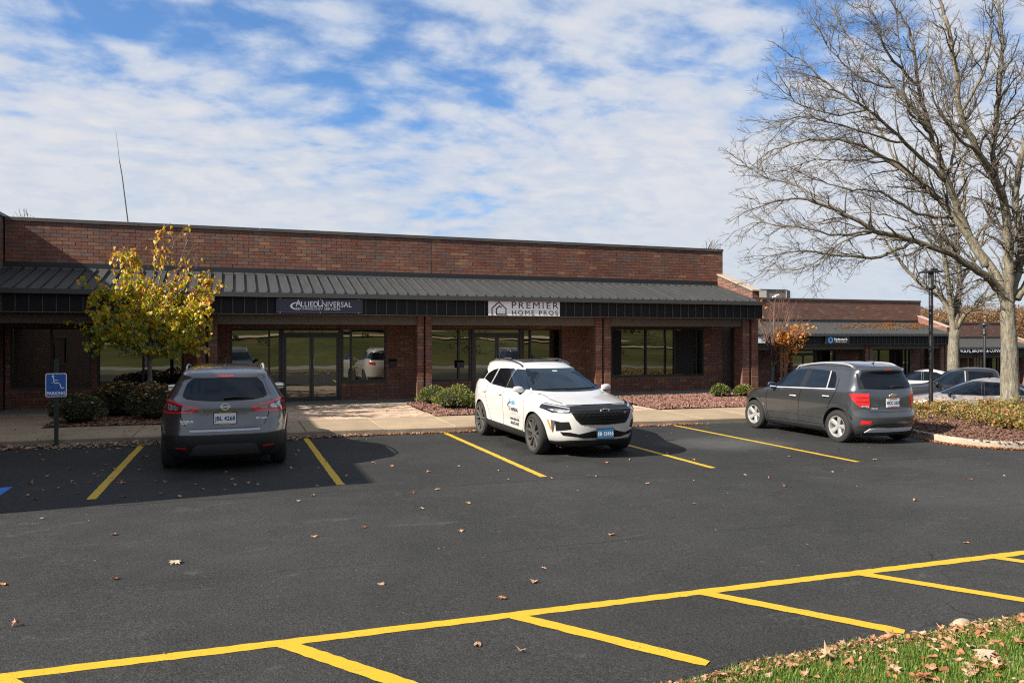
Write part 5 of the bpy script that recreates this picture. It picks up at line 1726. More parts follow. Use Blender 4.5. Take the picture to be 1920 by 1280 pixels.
def bark(name, c0, c1, scale=5.0, strength=0.8, lichen=0.0):
    m, t, p = new_mat(name)
    ge = t.add('ShaderNodeNewGeometry'); oc = ge.outputs['Position']
    f = t.noise(t.scale_vec(oc, (1, 1, 0.22)), scale * 3.2, 6, 0.7, 0.6)
    col = t.ramp(f, [(0.32, c0), (0.62, c1)])
    if lichen:
        l = t.noise(oc, 7, 4, 0.6)
        col = t.mixc(t.mapr(l, 0.5, 0.66, 0.0, lichen), col, (0.22, 0.23, 0.135))
    t.set(p, 'Base Color', col); t.set(p, 'Roughness', 0.92); t.set(p, 'Specular IOR Level', 0.15)
    b = t.add('ShaderNodeBump', ins={'Strength': strength, 'Distance': 0.05, 'Height': f}); t.set(p, 'Normal', b.outputs[0])
    return m


bark_m = bark('locust_bark', (0.06, 0.052, 0.04), (0.25, 0.222, 0.175), 5, 1.0, 0.5)
limb_m = bark('limb_bark', (0.075, 0.063, 0.046), (0.225, 0.195, 0.145), 7, 0.7, 0.5)
twig_m = M('twig', (0.115, 0.094, 0.072), 0.9, var=0.3, var_scale=3)
rtwig_m = M('red_twig', (0.17, 0.095, 0.07), 0.9, var=0.3, var_scale=3)
ybark_m = bark('young_bark', (0.09, 0.08, 0.07), (0.19, 0.175, 0.16), 9, 0.5)


def leaf_mat(name, stops, trans=0.35, rough=0.55, by_height=None):
    m, t, p = new_mat(name)
    ge = t.add('ShaderNodeNewGeometry'); oi = t.add('ShaderNodeObjectInfo')
    rr = t.math('FRACT', t.math('ADD', ge.outputs['Random Per Island'], oi.outputs['Random']))
    if by_height:
        # autumn colour works inwards from the sunny top of the crown
        x0, x1, z0, z1 = by_height
        sp = t.add('ShaderNodeSeparateXYZ', ins={0: ge.outputs['Position']})
        hgt = t.math('ADD', t.math('MULTIPLY', t.mapr(sp.outputs[2], z0, z1), 0.62), t.math('MULTIPLY', t.mapr(sp.outputs[0], x0, x1), 0.28))
        rr = t.math('ADD', t.math('MULTIPLY', rr, 0.52), t.math('MULTIPLY', hgt, 0.60))
    col = t.ramp(rr, stops)
    vein = t.noise(ge.outputs['Position'], 60, 3, 0.6)
    col = t.mixc(1.0, col, t.ramp(vein, [(0.3, 0.82), (0.7, 1.12)]), 'MULTIPLY')
    t.n.remove(p)
    df = t.add('ShaderNodeBsdfDiffuse', ins={'Color': col})
    tr = t.add('ShaderNodeBsdfTranslucent', ins={'Color': col})
    gl = t.add('ShaderNodeBsdfGlossy', ins={'Color': (1, 1, 1), 'Roughness': rough})
    mx = t.add('ShaderNodeMixShader', ins={0: trans, 1: df, 2: tr})
    m2 = t.add('ShaderNodeMixShader', ins={0: 0.035, 1: mx, 2: gl})
    t.l.new(m2.outputs[0], t.n['Material Output'].inputs[0])
    return m


class Twigs:
    def __init__(s):
        s.v = []; s.f = []

    def tube(s, P, r0, r1, n=3):
        o = len(s.v); k = len(P)
        for i, p in enumerate(P):
            d = P[min(i + 1, k - 1)] - P[max(i - 1, 0)]
            u = d.orthogonal().normalized(); v = d.cross(u).normalized()
            r = r0 + (r1 - r0) * i / (k - 1)
            for q in range(n):
                a = 6.2832 * q / n
                c = p + (u * math.cos(a) + v * math.sin(a)) * r
                s.v.append((c.x, c.y, c.z))
        for i in range(k - 1):
            for q in range(n):
                q2 = (q + 1) % n
                s.f.append((o + i * n + q, o + i * n + q2, o + (i + 1) * n + q2, o + (i + 1) * n + q))

    def build(s, name, mat, parent=None, **kw):
        me = bpy.data.meshes.new(name); me.from_pydata(s.v, [], s.f); me.materials.append(mat)
        me.polygons.foreach_set('use_smooth', [True] * len(s.f))
        return link(name, me, parent, **kw)


def rv(r):
    while True:
        v = Vector((r.uniform(-1, 1), r.uniform(-1, 1), r.uniform(-1, 1)))
        if 0.05 < v.length < 1:
            return v.normalized()


def grow(r, tw, p, d, L, r0, lvl, cfg):
    seg = cfg['seg'][lvl]
    k = max(3, int(L / seg)); P = [p.copy()]
    d = d.normalized(); zig = rv(r).cross(d).normalized() * cfg['zig']
    for i in range(k):
        sgn = 1 if i % 2 else -1
        d = (d + zig * sgn + rv(r) * cfg['jit'] + Vector((0, 0, cfg['up'][lvl]))).normalized()
        P.append(P[-1] + d * (L / k))
    tw.tube(P, r0, max(cfg['rmin'], r0 * 0.35), 4 if lvl == 0 else 3)
    if lvl + 1 < len(cfg['seg']):
        n = max(1, int(L / cfg['gap'][lvl]))
        for j in range(n):
            t = r.uniform(0.12, 1.0) if lvl else (j + r.random()) / n * 0.9 + 0.1
            q = P[min(k, int(t * k))]
            i = min(k - 1, int(t * k))
            dd = (P[i + 1] - P[i]).normalized()
            side = rv(r).cross(dd).normalized()
            if cfg.get('flat'):
                side.z *= 0.55
            a = r.uniform(*cfg['ang'])
            nd = dd * math.cos(a) + side * math.sin(a)
            grow(r, tw, q, nd, L * r.uniform(*cfg['len'][lvl]) * (1.15 - 0.55 * t), max(cfg['rmin'], r0 * 0.5 * (1 - 0.5 * t)), lvl + 1, cfg)
    return P


def limb_tree(T, r, trunk, trunk_r, limbs, cfg, bm, lm, tm, twig_density=1.0, tname='twigs'):
    """trunk and limbs from measured points; side branches grown along each limb"""
    P = smooth_path(trunk, 5)
    mb = MB()
    rad = [trunk_r[0] + (trunk_r[1] - trunk_r[0]) * (i / (len(P) - 1)) ** 0.7 for i in range(len(P))]
    rad[0] *= 1.45; rad[1] *= 1.16
    rad[-1] *= .55
    mb.tube(P, [q * (1 + 0.03 * math.sin(i * 2.1)) for i, q in enumerate(rad)], 14)
    # furrowed, slightly fluted trunk
    for i, v in enumerate(mb.v):
        k, ri = i % 14, i // 14
        if ri < len(P):
            c = P[ri]; f = 1 + 0.05 * math.sin(k * 1.35 + ri * 0.5) + r.uniform(-.025, .025)
            mb.v[i] = tuple(c + (Vector(v) - c) * f)
    mb.build('trunk', bm, T, 180)
    tw = Twigs()
    for pts, r0, r1 in limbs:
        Q = smooth_path(pts, 5)
        Q = [q + rv(r) * 0.03 if 0 < i < len(Q) - 1 else q for i, q in enumerate(Q)]
        n = len(Q)
        mb = MB(); mb.tube(Q, [r0 + (r1 - r0) * (i / (n - 1)) ** 0.8 for i in range(n)], 8)
        mb.build('limb', lm, T, 180)
        Lt = sum((Q[i + 1] - Q[i]).length for i in range(n - 1))
        cnt = int(Lt / cfg['limb_gap'] * twig_density)
        for j in range(cnt):
            t = cfg.get('t0', 0.14) + (1 - cfg.get('t0', 0.14)) * (j + r.random()) / cnt
            i = min(n - 2, int(t * (n - 1)))
            dd = (Q[i + 1] - Q[i]).normalized()
            side = rv(r).cross(dd).normalized()
            if cfg.get('flat'):
                side.z = side.z * 0.7 + 0.1
            a = r.uniform(*cfg['ang'])
            grow(r, tw, Q[i], dd * math.cos(a) + side * math.sin(a), cfg['blen'] * r.uniform(0.5, 1.1) * (1.2 - 0.6 * t), max(0.010, min(0.032, (r0 + (r1 - r0) * t) * 0.42)), 0, cfg)
        grow(r, tw, Q[-1], (Q[-1] - Q[-2]), cfg['blen'] * 0.7, r1, 0, cfg)
    tw.build(tname, tm, T, kind='stuff')
    return tw


# --- big bare tree on the island
rt = random.Random(11)
D0 = 20.3
def pw(*pts):
    return [at_depth(u, v, D0 + dd) for u, v, dd in pts]
T = thing('bare_tree', 'large bare tree with pale furrowed trunk on the island, its limbs reaching over the roofs', 'tree', (0, 0, 0), 0, 'bare trees on the right')
cfgL = dict(seg=[0.20, 0.12, 0.08], gap=[0.15, 0.13], zig=0.26, jit=0.24, up=[0.004, 0.020, 0.016], rmin=0.0038, ang=(0.45, 1.1), len=[(0.28, 0.58), (0.28, 0.66)], limb_gap=0.205, blen=1.6, flat=True, t0=0.28)
big_limbs = [
    (pw((1893, 660, 0), (1889, 600, 0), (1878, 552, 0), (1846, 516, -.2), (1790, 480, -.5), (1715, 452, -.9), (1640, 432, -1.3), (1570, 395, -1.5), (1500, 372, -1.6), (1430, 386, -1.6)), .155, .018),
    (pw((1890, 620, 0), (1880, 545, 0), (1835, 470, .3), (1790, 410, .5), (1742, 355, .7), (1690, 318, .8), (1610, 270, .9), (1520, 262, 1.0), (1440, 285, 1.1)), .14, .016),
    (pw((1850, 500, .2), (1812, 430, .4), (1775, 340, .2), (1745, 250, 0), (1722, 160, -.3), (1708, 70, -.5)), .12, .03),
    (pw((1775, 340, .2), (1700, 270, -.3), (1625, 205, -.8), (1555, 160, -1.0), (1500, 110, -1.1)), .06, .012),
    (pw((1745, 250, 0), (1680, 165, .6), (1610, 95, 1.0), (1560, 20, 1.2)), .05, .012),
    (pw((1893, 640, 0), (1890, 580, 0), (1891, 510, -.1), (1890, 450, -.3), (1880, 370, -.6), (1838, 290, -1.0), (1800, 215, -1.2), (1790, 120, -1.4), (1770, 30, -1.5)), .17, .04),
    (pw((1880, 370, -.6), (1862, 300, -.9), (1870, 200, -1.1), (1880, 100, -1.3), (1870, 0, -1.5)), .08, .03),
    (pw((1893, 650, 0), (1892, 590, 0), (1902, 530, .1), (1915, 460, .3), (1905, 360, .7), (1925, 250, 1.0), (1940, 120, 1.2), (1935, 0, 1.4)), .15, .04),
    (pw((1905, 560, 0), (1950, 500, .2), (2020, 420, .4), (2120, 360, .6)), .12, .03),
    (pw((1715, 452, -.9), (1650, 480, -1.2), (1580, 478, -1.4), (1500, 470, -1.5), (1440, 480, -1.5)), .05, .010),
    (pw((1790, 410, .5), (1720, 400, .2), (1650, 360, 0), (1585, 355, -.2), (1520, 330, -.4)), .05, .010),
    (pw((1722, 160, -.3), (1665, 100, -.9), (1640, 30, -1.2), (1600, -40, -1.3)), .04, .012),
    (pw((1800, 215, -1.2), (1850, 120, -1.8), (1860, 20, -2.2)), .05, .015),
    (pw((1640, 432, -1.3), (1570, 440, -1.9), (1490, 425, -2.2), (1410, 418, -2.3)), .035, .009),
    (pw((1690, 318, .8), (1640, 230, 1.5), (1590, 190, 1.9), (1540, 180, 2.0)), .04, .010),
    (pw((1640, 432, -1.3), (1580, 455, -.6), (1510, 500, -.2), (1430, 510, 0)), .03, .008),
    (pw((1570, 395, -1.5), (1500, 350, -1.0), (1430, 330, -.8), (1390, 300, -.7)), .03, .008),
    (pw((1742, 355, .7), (1670, 300, .1), (1600, 300, -.2), (1530, 300, -.4), (1470, 320, -.5)), .035, .008),
    (pw((1700, 270, -.3), (1640, 255, -1.2), (1580, 235, -1.5), (1500, 220, -1.7), (1450, 240, -1.8)), .035, .008),
    (pw((1625, 205, -.8), (1560, 215, -1.3), (1490, 190, -1.6), (1480, 140, -1.6)), .028, .007),
    (pw((1680, 165, .6), (1620, 150, 0), (1560, 95, -.2), (1530, 40, -.2)), .03, .008),
    (pw((1745, 250, 0), (1700, 200, -.8), (1690, 110, -1.2), (1680, 20, -1.4)), .04, .01),
    (pw((1838, 290, -1.0), (1790, 250, -1.8), (1750, 180, -2.2), (1740, 80, -2.4)), .045, .01),
    (pw((1775, 340, .2), (1790, 260, 1.0), (1770, 170, 1.4), (1760, 60, 1.6)), .045, .01),
    (pw((1905, 360, .7), (1870, 300, 1.4), (1830, 200, 1.8), (1820, 90, 2.0)), .045, .01),
    (pw((1812, 430, .4), (1760, 445, 1.0), (1690, 410, 1.4), (1620, 400, 1.6), (1550, 420, 1.7)), .035, .008),
]
limb_tree(T, rt, pw((1893, 788, 0), (1894, 740, 0), (1893, 660, 0), (1889, 600, 0), (1889, 556, 0)), (.275, .15), big_limbs, cfgL, bark_m, limb_m, twig_m)

# --- second bare tree, farther back behind the lamp post
D0 = 32.0
T = thing('bare_tree', 'bare forked tree with a smooth pale trunk behind the lamp post and the parked pickup', 'tree', (0, 0, 0), 0, 'bare trees on the right')
cfg2 = dict(cfgL, limb_gap=0.24, gap=[0.24, 0.22], blen=2.0, rmin=0.006)
limbs2 = [
    (pw((1788, 660, 0), (1785, 605, 0), (1765, 560, .2), (1720, 525, .4), (1680, 480, .5), (1650, 430, .6)), .16, .03),
    (pw((1788, 665, 0), (1787, 605, 0), (1778, 540, -.2), (1768, 470, -.4), (1740, 400, -.6), (1725, 330, -.8)), .15, .03),
    (pw((1789, 660, 0), (1792, 600, 0), (1800, 530, .4), (1795, 450, .8), (1810, 370, 1), (1800, 290, 1.2)), .16, .04),
    (pw((1789, 665, 0), (1793, 618, 0), (1815, 585, -.3), (1845, 565, -.6), (1880, 530, -.8), (1910, 480, -1)), .13, .03),
    (pw((1800, 530, .4), (1830, 480, .2), (1850, 420, 0), (1870, 350, 0)), .09, .02),
]
limb_tree(T, random.Random(5), pw((1789, 780, 0), (1788, 700, 0), (1788, 650, 0), (1790, 615, 0)), (.27, .19), limbs2, cfg2, bark_m, limb_m, twig_m)

# --- bare crowns showing just over the parapet
for (u, v, d, lab, spread) in ((52, 398, 40, 'tip of a thin tree showing over the parapet at the far left', .9), (1322, 455, 44, 'few bare twigs showing over the right end of the parapet', .8)):
    b = at_depth(u, v, d)
    T = thing('bare_tree', lab, 'tree', (b.x, b.y, 0))
    mb = MB(); mb.tube([(0, 0, -.6), (.05, 0, b.z * .5), (0, 0, b.z - 1.4)], [.16, .12, .06], 8); mb.build('trunk', limb_m, T, 180)
    tw = Twigs(); r = random.Random(u)
    cf = dict(cfgL, seg=[.3, .2], gap=[.3], len=[(.3, .6)], rmin=.008, up=[.03, .02])
    for k in range(12):
        grow(r, tw, Vector((0, 0, b.z - 1.5 + .05 * k)), Vector((r.uniform(-1, 1) * spread, r.uniform(-1, 1) * spread, r.uniform(.9, 1.5))), r.uniform(.9, 1.55), .03, 0, cf)
    tw.build('branches', twig_m, T, kind='stuff')

# --- leaf shapes
HEART = [(0, 0), (.28, -.12), (.50, .12), (.48, .42), (.27, .74), (0, 1.0), (-.27, .74), (-.48, .42), (-.50, .12), (-.28, -.12)]
OVAL = [(0, 0), (.26, .3), (.24, .65), (0, 1), (-.24, .65), (-.26, .3)]
OAK = [(0.0, -.15), (.04, .10), (.34, .02), (.16, .24), (.52, .34), (.40, .44), (.58, .60), (.20, .56), (.26, .82), (.10, .76), (0, 1.0), (-.10, .76), (-.26, .82), (-.20, .56), (-.58, .60), (-.40, .44), (-.52, .34), (-.16, .24), (-.34, .02), (-.04, .10)]


def leaf_verts(shape, size, M3, p, fold=0.25, curl=0.15):
    """two halves folded about the midrib, the tip curling"""
    out = []
    for x, y in shape:
        z = abs(x) * fold - (y - .4) ** 2 * curl
        out.append(p + M3 @ Vector((x * size, y * size, z * size)))
    return out


def leaf_faces(n):
    h = n // 2
    return [tuple(range(0, h + 1)), (0,) + tuple(range(h, n))]


def rot3(r, flat=None):
    if flat is not None:
        return (Matrix.Rotation(r.uniform(0, 6.28), 3, 'Z') @ Matrix.Rotation(r.uniform(-flat, flat), 3, 'X') @ Matrix.Rotation(r.uniform(-flat, flat), 3, 'Y'))
    return (Matrix.Rotation(r.uniform(0, 6.28), 3, 'Z') @ Matrix.Rotation(r.uniform(-.5, 1.4), 3, 'X') @ Matrix.Rotation(r.uniform(-.8, .8), 3, 'Y'))


# --- young tree turning yellow, in the bed by the left windows
yl_m = leaf_mat('autumn_leaf', [(0.0, (0.06, 0.125, 0.006)), (0.30, (0.16, 0.23, 0.008)), (0.50, (0.44, 0.39, 0.010)), (0.64, (0.60, 0.37, 0.014)), (0.82, (0.56, 0.26, 0.022)), (1.0, (0.44, 0.15, 0.025))], 0.42, 0.5, by_height=(-3.4, -0.4, 1.4, 3.9))
D0 = 17.1
T = thing('young_tree', 'young tree with yellow and green autumn leaves in the bed beside the grey crossover', 'tree', (0, 0, 0))
r = random.Random(21)
base = pw((281, 742, 0))[0]
mb = MB(); P = smooth_path(pw((281, 745, 0), (281, 700, 0), (280, 668, 0)), 4); mb.tube(P, [.062, .058, .054, .052, .050, .050, .052, .055, .05], 9); mb.build('trunk', ybark_m, T, 180)
ends = []
tw = Twigs(); bt_ = Twigs()
cfy = dict(seg=[.12, .07], gap=[.13], zig=.10, jit=.16, up=[.03, .03], rmin=.0028, ang=(.4, 1.0), len=[(.25, .5)])
def ylimb(px, rr0):
    Q = smooth_path(pw(*px), 4)
    mb = MB(); n = len(Q); mb.tube(Q, [rr0 + (.007 - rr0) * i / (n - 1) for i in range(n)], 6); mb.build('branch', ybark_m, T, 180)
    return Q
yl = [([(280, 672, 0), (262, 650, .1), (235, 632, .3), (200, 620, .5), (170, 612, .6)], .022),
      ([(280, 672, 0), (255, 620, -.2), (225, 570, -.4), (195, 545, -.5), (172, 556, -.6)], .024),
      ([(281, 668, 0), (272, 600, .2), (255, 540, .4), (236, 500, .5), (226, 478, .6)], .026),
      ([(281, 668, 0), (283, 600, 0), (288, 530, -.1), (293, 470, -.2), (301, 432, -.2)], .032),
      ([(281, 668, 0), (300, 610, -.2), (318, 555, -.4), (335, 500, -.5), (352, 450, -.6)], .028),
      ([(281, 672, 0), (305, 630, .2), (335, 585, .4), (368, 545, .6), (394, 525, .7)], .026),
      ([(281, 675, 0), (310, 655, -.2), (345, 645, -.4), (365, 640, -.5)], .020),
      ([(283, 640, 0), (275, 570, -.5), (262, 500, -.9), (247, 465, -1.0)], .022),
      ([(284, 620, 0), (312, 560, .6), (345, 520, 1.0), (372, 500, 1.1)], .022),
      ([(281, 668, 0), (250, 640, -.5), (215, 630, -.9), (180, 635, -1.0)], .018),
      ([(284, 610, 0), (300, 520, .3), (322, 470, .5), (328, 448, .5)], .018),
      ([(281, 660, 0), (310, 600, -.7), (345, 590, -1.0), (378, 595, -1.1)], .018),
      ([(282, 670, 0), (325, 615, .5), (362, 575, .8), (393, 553, .9)], .020),
      ([(281, 672, 0), (318, 645, .5), (352, 625, .8), (384, 612, .9)], .018),
      ([(281, 672, 0), (245, 610, .6), (205, 585, .9), (168, 578, 1.0)], .020),
      ([(281, 672, 0), (262, 640, -.9), (225, 600, -1.2), (190, 590, -1.3)], .016),
      ([(283, 660, 0), (300, 600, 1.0), (320, 560, 1.4), (340, 550, 1.5)], .016),
      ([(281, 660, 0), (265, 590, -1.0), (250, 550, -1.3), (240, 540, -1.4)], .016)]
tips = []
for px_l, rr0 in yl:
    Q = ylimb(px_l, rr0); n = len(Q)
    for j in range(15):
        i = min(n - 2, int((.22 + .78 * j / 15) * (n - 1)))
        dd = (Q[i + 1] - Q[i]).normalized(); side = rv(r).cross(dd).normalized(); a = r.uniform(.5, 1.1)
        before = len(tw.v)
        Pp = grow(r, tw, Q[i], dd * math.cos(a) + side * math.sin(a) + Vector((0, 0, .15)), r.uniform(.22, .55), .008, 0, cfy)
        tips.append((Pp, i / n))
    tips.append((Q[n // 2:], 1))
tw.build('twigs', rtwig_m, T, kind='stuff')
leaves = []
def bare_zone(p):
    """the top right of the crown has already dropped most of its leaves"""
    d_ = p.x * ST + p.y * CT; u = 960 + FPX * (p.x * CT - p.y * ST) / d_; v = HV - FPX * (p.z - 1.911) / d_
    k = min(1, max(0, (566 - v) / 58))
    if u < 268 and v > 470:
        k *= 0.55
    if 290 < u < 308 and v < 505:
        k *= 0.62
    if u > 372 and v > 505:
        k *= 0.3
    return k
for Pp, q in tips:
    for _ in range(23):
        i = r.randrange(len(Pp)); p = Pp[i] + rv(r) * r.uniform(.0, .11)
        if r.random() < bare_zone(p) * 0.93:
            continue
        leaves.append((p, r.uniform(.055, .105), (Matrix.Rotation(r.uniform(0, 6.28), 3, 'Z') @ Matrix.Rotation(r.uniform(-2.4, -.7), 3, 'X') @ Matrix.Rotation(r.uniform(-.6, .6), 3, 'Y'))))
leaves.sort(key=lambda q: (q[0].x * ST + q[0].y * CT) - q[1] * 12)
lms = []
for k in range(10):
    mb = MB(); mb.add(leaf_verts(HEART, 1.0, Matrix.Identity(3), Vector(), r.uniform(.1, .45), r.uniform(.1, .5)), leaf_faces(10)); lms.append(mb.mesh('leaf', yl_m))
for p, s_, m3 in leaves[:300]:
    o = link('leaf', lms[r.randrange(10)], T); o.matrix_world = Matrix.Translation(p) @ m3.to_4x4() @ Matrix.Scale(s_, 4)
mb = MB()
for p, s_, m3 in leaves[300:]:
    mb.add(leaf_verts(HEART, s_, m3, p, r.uniform(.1, .45), r.uniform(.1, .5)), leaf_faces(10))
mb.build('leaves', yl_m, T, kind='stuff')

# --- small tree with a last spray of orange leaves, right of the main building
D0 = 31.0
T = thing('young_tree', 'small upright tree with last orange leaves beside the right end of the main building', 'tree', (0, 0, 0))
r = random.Random(8); tw = Twigs()
mb = MB(); P = smooth_path(pw((1446, 790, 0), (1446, 720, 0), (1449, 690, 0)), 4); mb.tube(P, .055, 8); mb.build('trunk', ybark_m, T, 180)
o_leaf = leaf_mat('orange_leaf', [(0.0, (0.52, 0.27, 0.02)), (0.5, (0.54, 0.20, 0.02)), (1.0, (0.42, 0.11, 0.015))], .4)
lf = MB()
for k in range(34):
    a = k / 33
    u1 = 1418 + 92 * a + r.uniform(-6, 6); v1 = 556 + 70 * abs(a - .45) ** 1.3 * 1.6 + r.uniform(0, 26); dd = r.uniform(-1, 1)
    Q = smooth_path(pw((1449, 690 - r.uniform(0, 30), 0), (1449 + (u1 - 1449) * .45, 640, dd * .5), (u1, v1, dd)), 4)
    tw.tube(Q, .016, .005, 4)
    for j in range(7):
        i = r.randrange(3, len(Q)); dv = (Q[i] - Q[i - 1]).normalized() + rv(r) * .7
        Pp = grow(r, tw, Q[i], dv, r.uniform(.25, .6), .007, 0, dict(cfy, up=[.06, .06], gap=[.2]))
        pu = 960 + FPX * (Pp[-1].x * CT - Pp[-1].y * ST) / (Pp[-1].x * ST + Pp[-1].y * CT); pv = HV - FPX * (Pp[-1].z - 1.911) / (Pp[-1].x * ST + Pp[-1].y * CT)
        if (pu > 1462 and pv > 612 and r.random() < .9) or (pv > 650 and r.random() < .6) or r.random() < .02:
            for _ in range(9):
                lf.add(leaf_verts(HEART, r.uniform(.07, .12), rot3(r), Pp[r.randrange(len(Pp))] + rv(r) * .1), leaf_faces(10))
for _ in range(170):
    a = r.random()
    p = at_depth(1462 + 48 * a + r.uniform(-8, 8), 690 - 70 * a + r.uniform(-18, 22), D0 + r.uniform(-.6, .6))
    lf.add(leaf_verts(HEART, r.uniform(.07, .125), rot3(r), p), leaf_faces(10))
tw.build('branches', rtwig_m, T, kind='stuff')
lf.build('leaves', o_leaf, T, kind='stuff')


# --- shrubs: many small leaves spread through the volume round a twiggy middle
def shrub(name, label, cat, x, y, z, rx, ry, h, n, mat, size, seed, group, top_leaves=0, shape=OVAL):
    r = random.Random(seed)
    T = thing(name, label, cat, (x, y, z), 0, group)
    bumps = [(rv(r), r.uniform(.05, .20)) for _ in range(16)]
    mb = MB(); st = Twigs()
    def rad(d):
        return 1.0 + sum(b * max(0, d.dot(c)) ** 7 for c, b in bumps) - .12
    for _ in range(n):
        d = rv(r); d.z = abs(d.z) * 1.05 - .28
        d.normalize()
        k = rad(d) * (1 - .38 * r.random() ** 2.4)
        p = Vector((d.x * rx * k, d.y * ry * k, h * .42 + d.z * h * .58 * k))
        if p.z < .01:
            continue
        z_ax = (d + rv(r) * .9).normalized()
        m3 = z_ax.to_track_quat('Y', 'Z').to_matrix() @ Matrix.Rotation(r.uniform(0, 6.28), 3, 'Y')
        mb.add(leaf_verts(shape, size * r.uniform(.7, 1.3), m3, p, .2, .1), [(0, 1, 2, 3), (0, 3, 4, 5)])
    for k in range(26):
        d = rv(r); d.z = abs(d.z) + .25; d.normalize()
        st.tube([Vector((0, 0, 0)), Vector((d.x * rx * .45, d.y * ry * .45, h * .45)), Vector((d.x * rx * .85, d.y * ry * .85, h * (.4 + .5 * d.z)))], .012, .004)
    st.build('stems', twig_m, T)
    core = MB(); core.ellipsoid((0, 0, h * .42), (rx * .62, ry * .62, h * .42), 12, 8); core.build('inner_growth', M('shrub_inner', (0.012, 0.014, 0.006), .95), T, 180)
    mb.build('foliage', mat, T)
    if top_leaves:
        lf = MB()
        for _ in range(top_leaves):
            d = rv(r); d.z = abs(d.z) + .4; d.normalize(); k = rad(d) * 1.02
            p = Vector((d.x * rx * k, d.y * ry * k, h * .42 + d.z * h * .58 * k))
            lf.add(leaf_verts(HEART, r.uniform(.05, .09), rot3(r, .6), p), leaf_faces(10))
        lf.build('fallen_leaves', fall_m, T, kind='stuff')
    return T


fall_m = leaf_mat('fallen_leaf_mixed', [(0.0, (0.30, 0.17, 0.06)), (0.3, (0.36, 0.20, 0.10)), (0.55, (0.42, 0.28, 0.05)), (0.8, (0.24, 0.12, 0.06)), (1.0, (0.42, 0.30, 0.20))], .2)
drift_m = leaf_mat('dry_leaf', [(0.0, (0.20, 0.115, 0.065)), (0.35, (0.30, 0.18, 0.11)), (0.7, (0.37, 0.25, 0.165)), (1.0, (0.40, 0.29, 0.21))], .15)
rust2_m = leaf_mat('verge_litter', [(0.0, (0.20, 0.085, 0.035)), (0.4, (0.30, 0.14, 0.06)), (0.75, (0.34, 0.20, 0.11)), (1.0, (0.36, 0.26, 0.16))], .15)
rust_m = leaf_mat('rust_litter', [(0.0, (0.33, 0.11, 0.03)), (0.4, (0.44, 0.16, 0.05)), (0.75, (0.38, 0.19, 0.09)), (1.0, (0.46, 0.29, 0.18))], .15)
dk_m = leaf_mat('dark_shrub_leaf', [(0.0, (0.022, 0.036, 0.010)), (0.5, (0.040, 0.055, 0.014)), (1.0, (0.085, 0.080, 0.020))], .2)
gr_m = leaf_mat('green_shrub_leaf', [(0.0, (0.045, 0.075, 0.010)), (0.45, (0.10, 0.135, 0.018)), (0.85, (0.20, 0.20, 0.030)), (1.0, (0.30, 0.20, 0.05))], .3)
sp = [(-3.02, 17.85, .52, .50, .62, 'dark round shrub behind the blue parking sign post'), (-2.45, 19.2, .58, .5, .78, 'dark shrub under the yellow tree, left of its trunk'), (-1.62, 18.2, .60, .55, .74, 'dark shrub under the yellow tree, in front of its trunk'), (-.92, 19.0, .52, .5, .80, 'dark shrub beside the left mirror of the grey crossover')]
for k, (x, y, rx, ry, h, lab) in enumerate(sp):
    shrub('shrub', lab, 'shrub', x, y, walk_z(x, y), rx, ry, h, 2300, dk_m, .05, 40 + k, 'dark shrubs in the left bed', 150 if k else 25)
sg_ = [(5.02, 20.0, .46, .42, .60, 'green shrub against the brick column, rearmost of the three by the paved walk'), (5.16, 18.75, .52, .46, .62, 'largest green shrub by the paved walk'), (5.70, 19.9, .42, .4, .60, 'green shrub behind the largest one, toward the white SUV'), (5.83, 18.55, .40, .36, .46, 'smallest green shrub, half hidden by the tail of the white SUV'),
       (13.85, 19.6, .32, .30, .48, 'round green shrub alone in the red bark bed'), (14.62, 19.5, .30, .30, .44, 'round green shrub just ahead of the charcoal car nose')]
for k, (x, y, rx, ry, h, lab) in enumerate(sg_):
    shrub('shrub', lab, 'shrub', x, y, walk_z(x, y) + .01, rx * .95, ry * .95, h * .82, 1700 if k < 4 else 1100, gr_m, .05, 60 + k, 'small green shrubs in front of the building')

# ------------------------------------------------------------------ the planted island
ISL = [(14.2, 15.38), (13.75, 13.6), (13.55, 12.75), (13.28, 12.1), (13.08, 11.4), (13.02, 10.8), (13.2, 10.3), (13.65, 10.0), (14.6, 9.85), (18, 9.7), (24, 9.55), (34, 9.4)]
IP = smooth_path([(x, y, 0) for x, y in ISL], 6)
kb = MB(); kv = []
for i, p in enumerate(IP):
    d = IP[min(i + 1, len(IP) - 1)] - IP[max(i - 1, 0)]; d.normalize(); n = Vector((-d.y, d.x, 0))
    for o_, h in ((0, -.05), (.012, .115), (.03, .135), (.13, .14), (.145, .0)):
        q = p + n * o_
        kv.append((q.x, q.y, gz(q.x, q.y) + h))
fs = []
for i in range(len(IP) - 1):
    for k in range(4):
        fs.append((5 * i + k, 5 * i + k + 1, 5 * i + 6 + k, 5 * i + 5 + k))
kb.add(kv, [f[::-1] for f in fs])
ck_m = concrete('island_kerb_concrete', (0.34, 0.30, 0.235), .35)
kb.build('kerb', ck_m, kind='structure')
inner = [(p.x, p.y) for p in IP]


def in_isl(x, y):
    if not (9.5 < y < 15.75 and x < 34):
        return False
    for (x0, y0), (x1, y1) in zip(inner[:-1], inner[1:]):
        pass
    # left edge of the island at this y, front edge at this x
    best = 99; sx = 0
    for i in range(len(inner) - 1):
        (x0, y0), (x1, y1) = inner[i], inner[i + 1]
        dx, dy = x1 - x0, y1 - y0; L = dx * dx + dy * dy
        t_ = max(0, min(1, ((x - x0) * dx + (y - y0) * dy) / L))
        d = math.hypot(x - x0 - t_ * dx, y - y0 - t_ * dy)
        if d < best:
            best = d; sx = dx * (y - y0) - dy * (x - x0)
    return best if sx > 0 else False


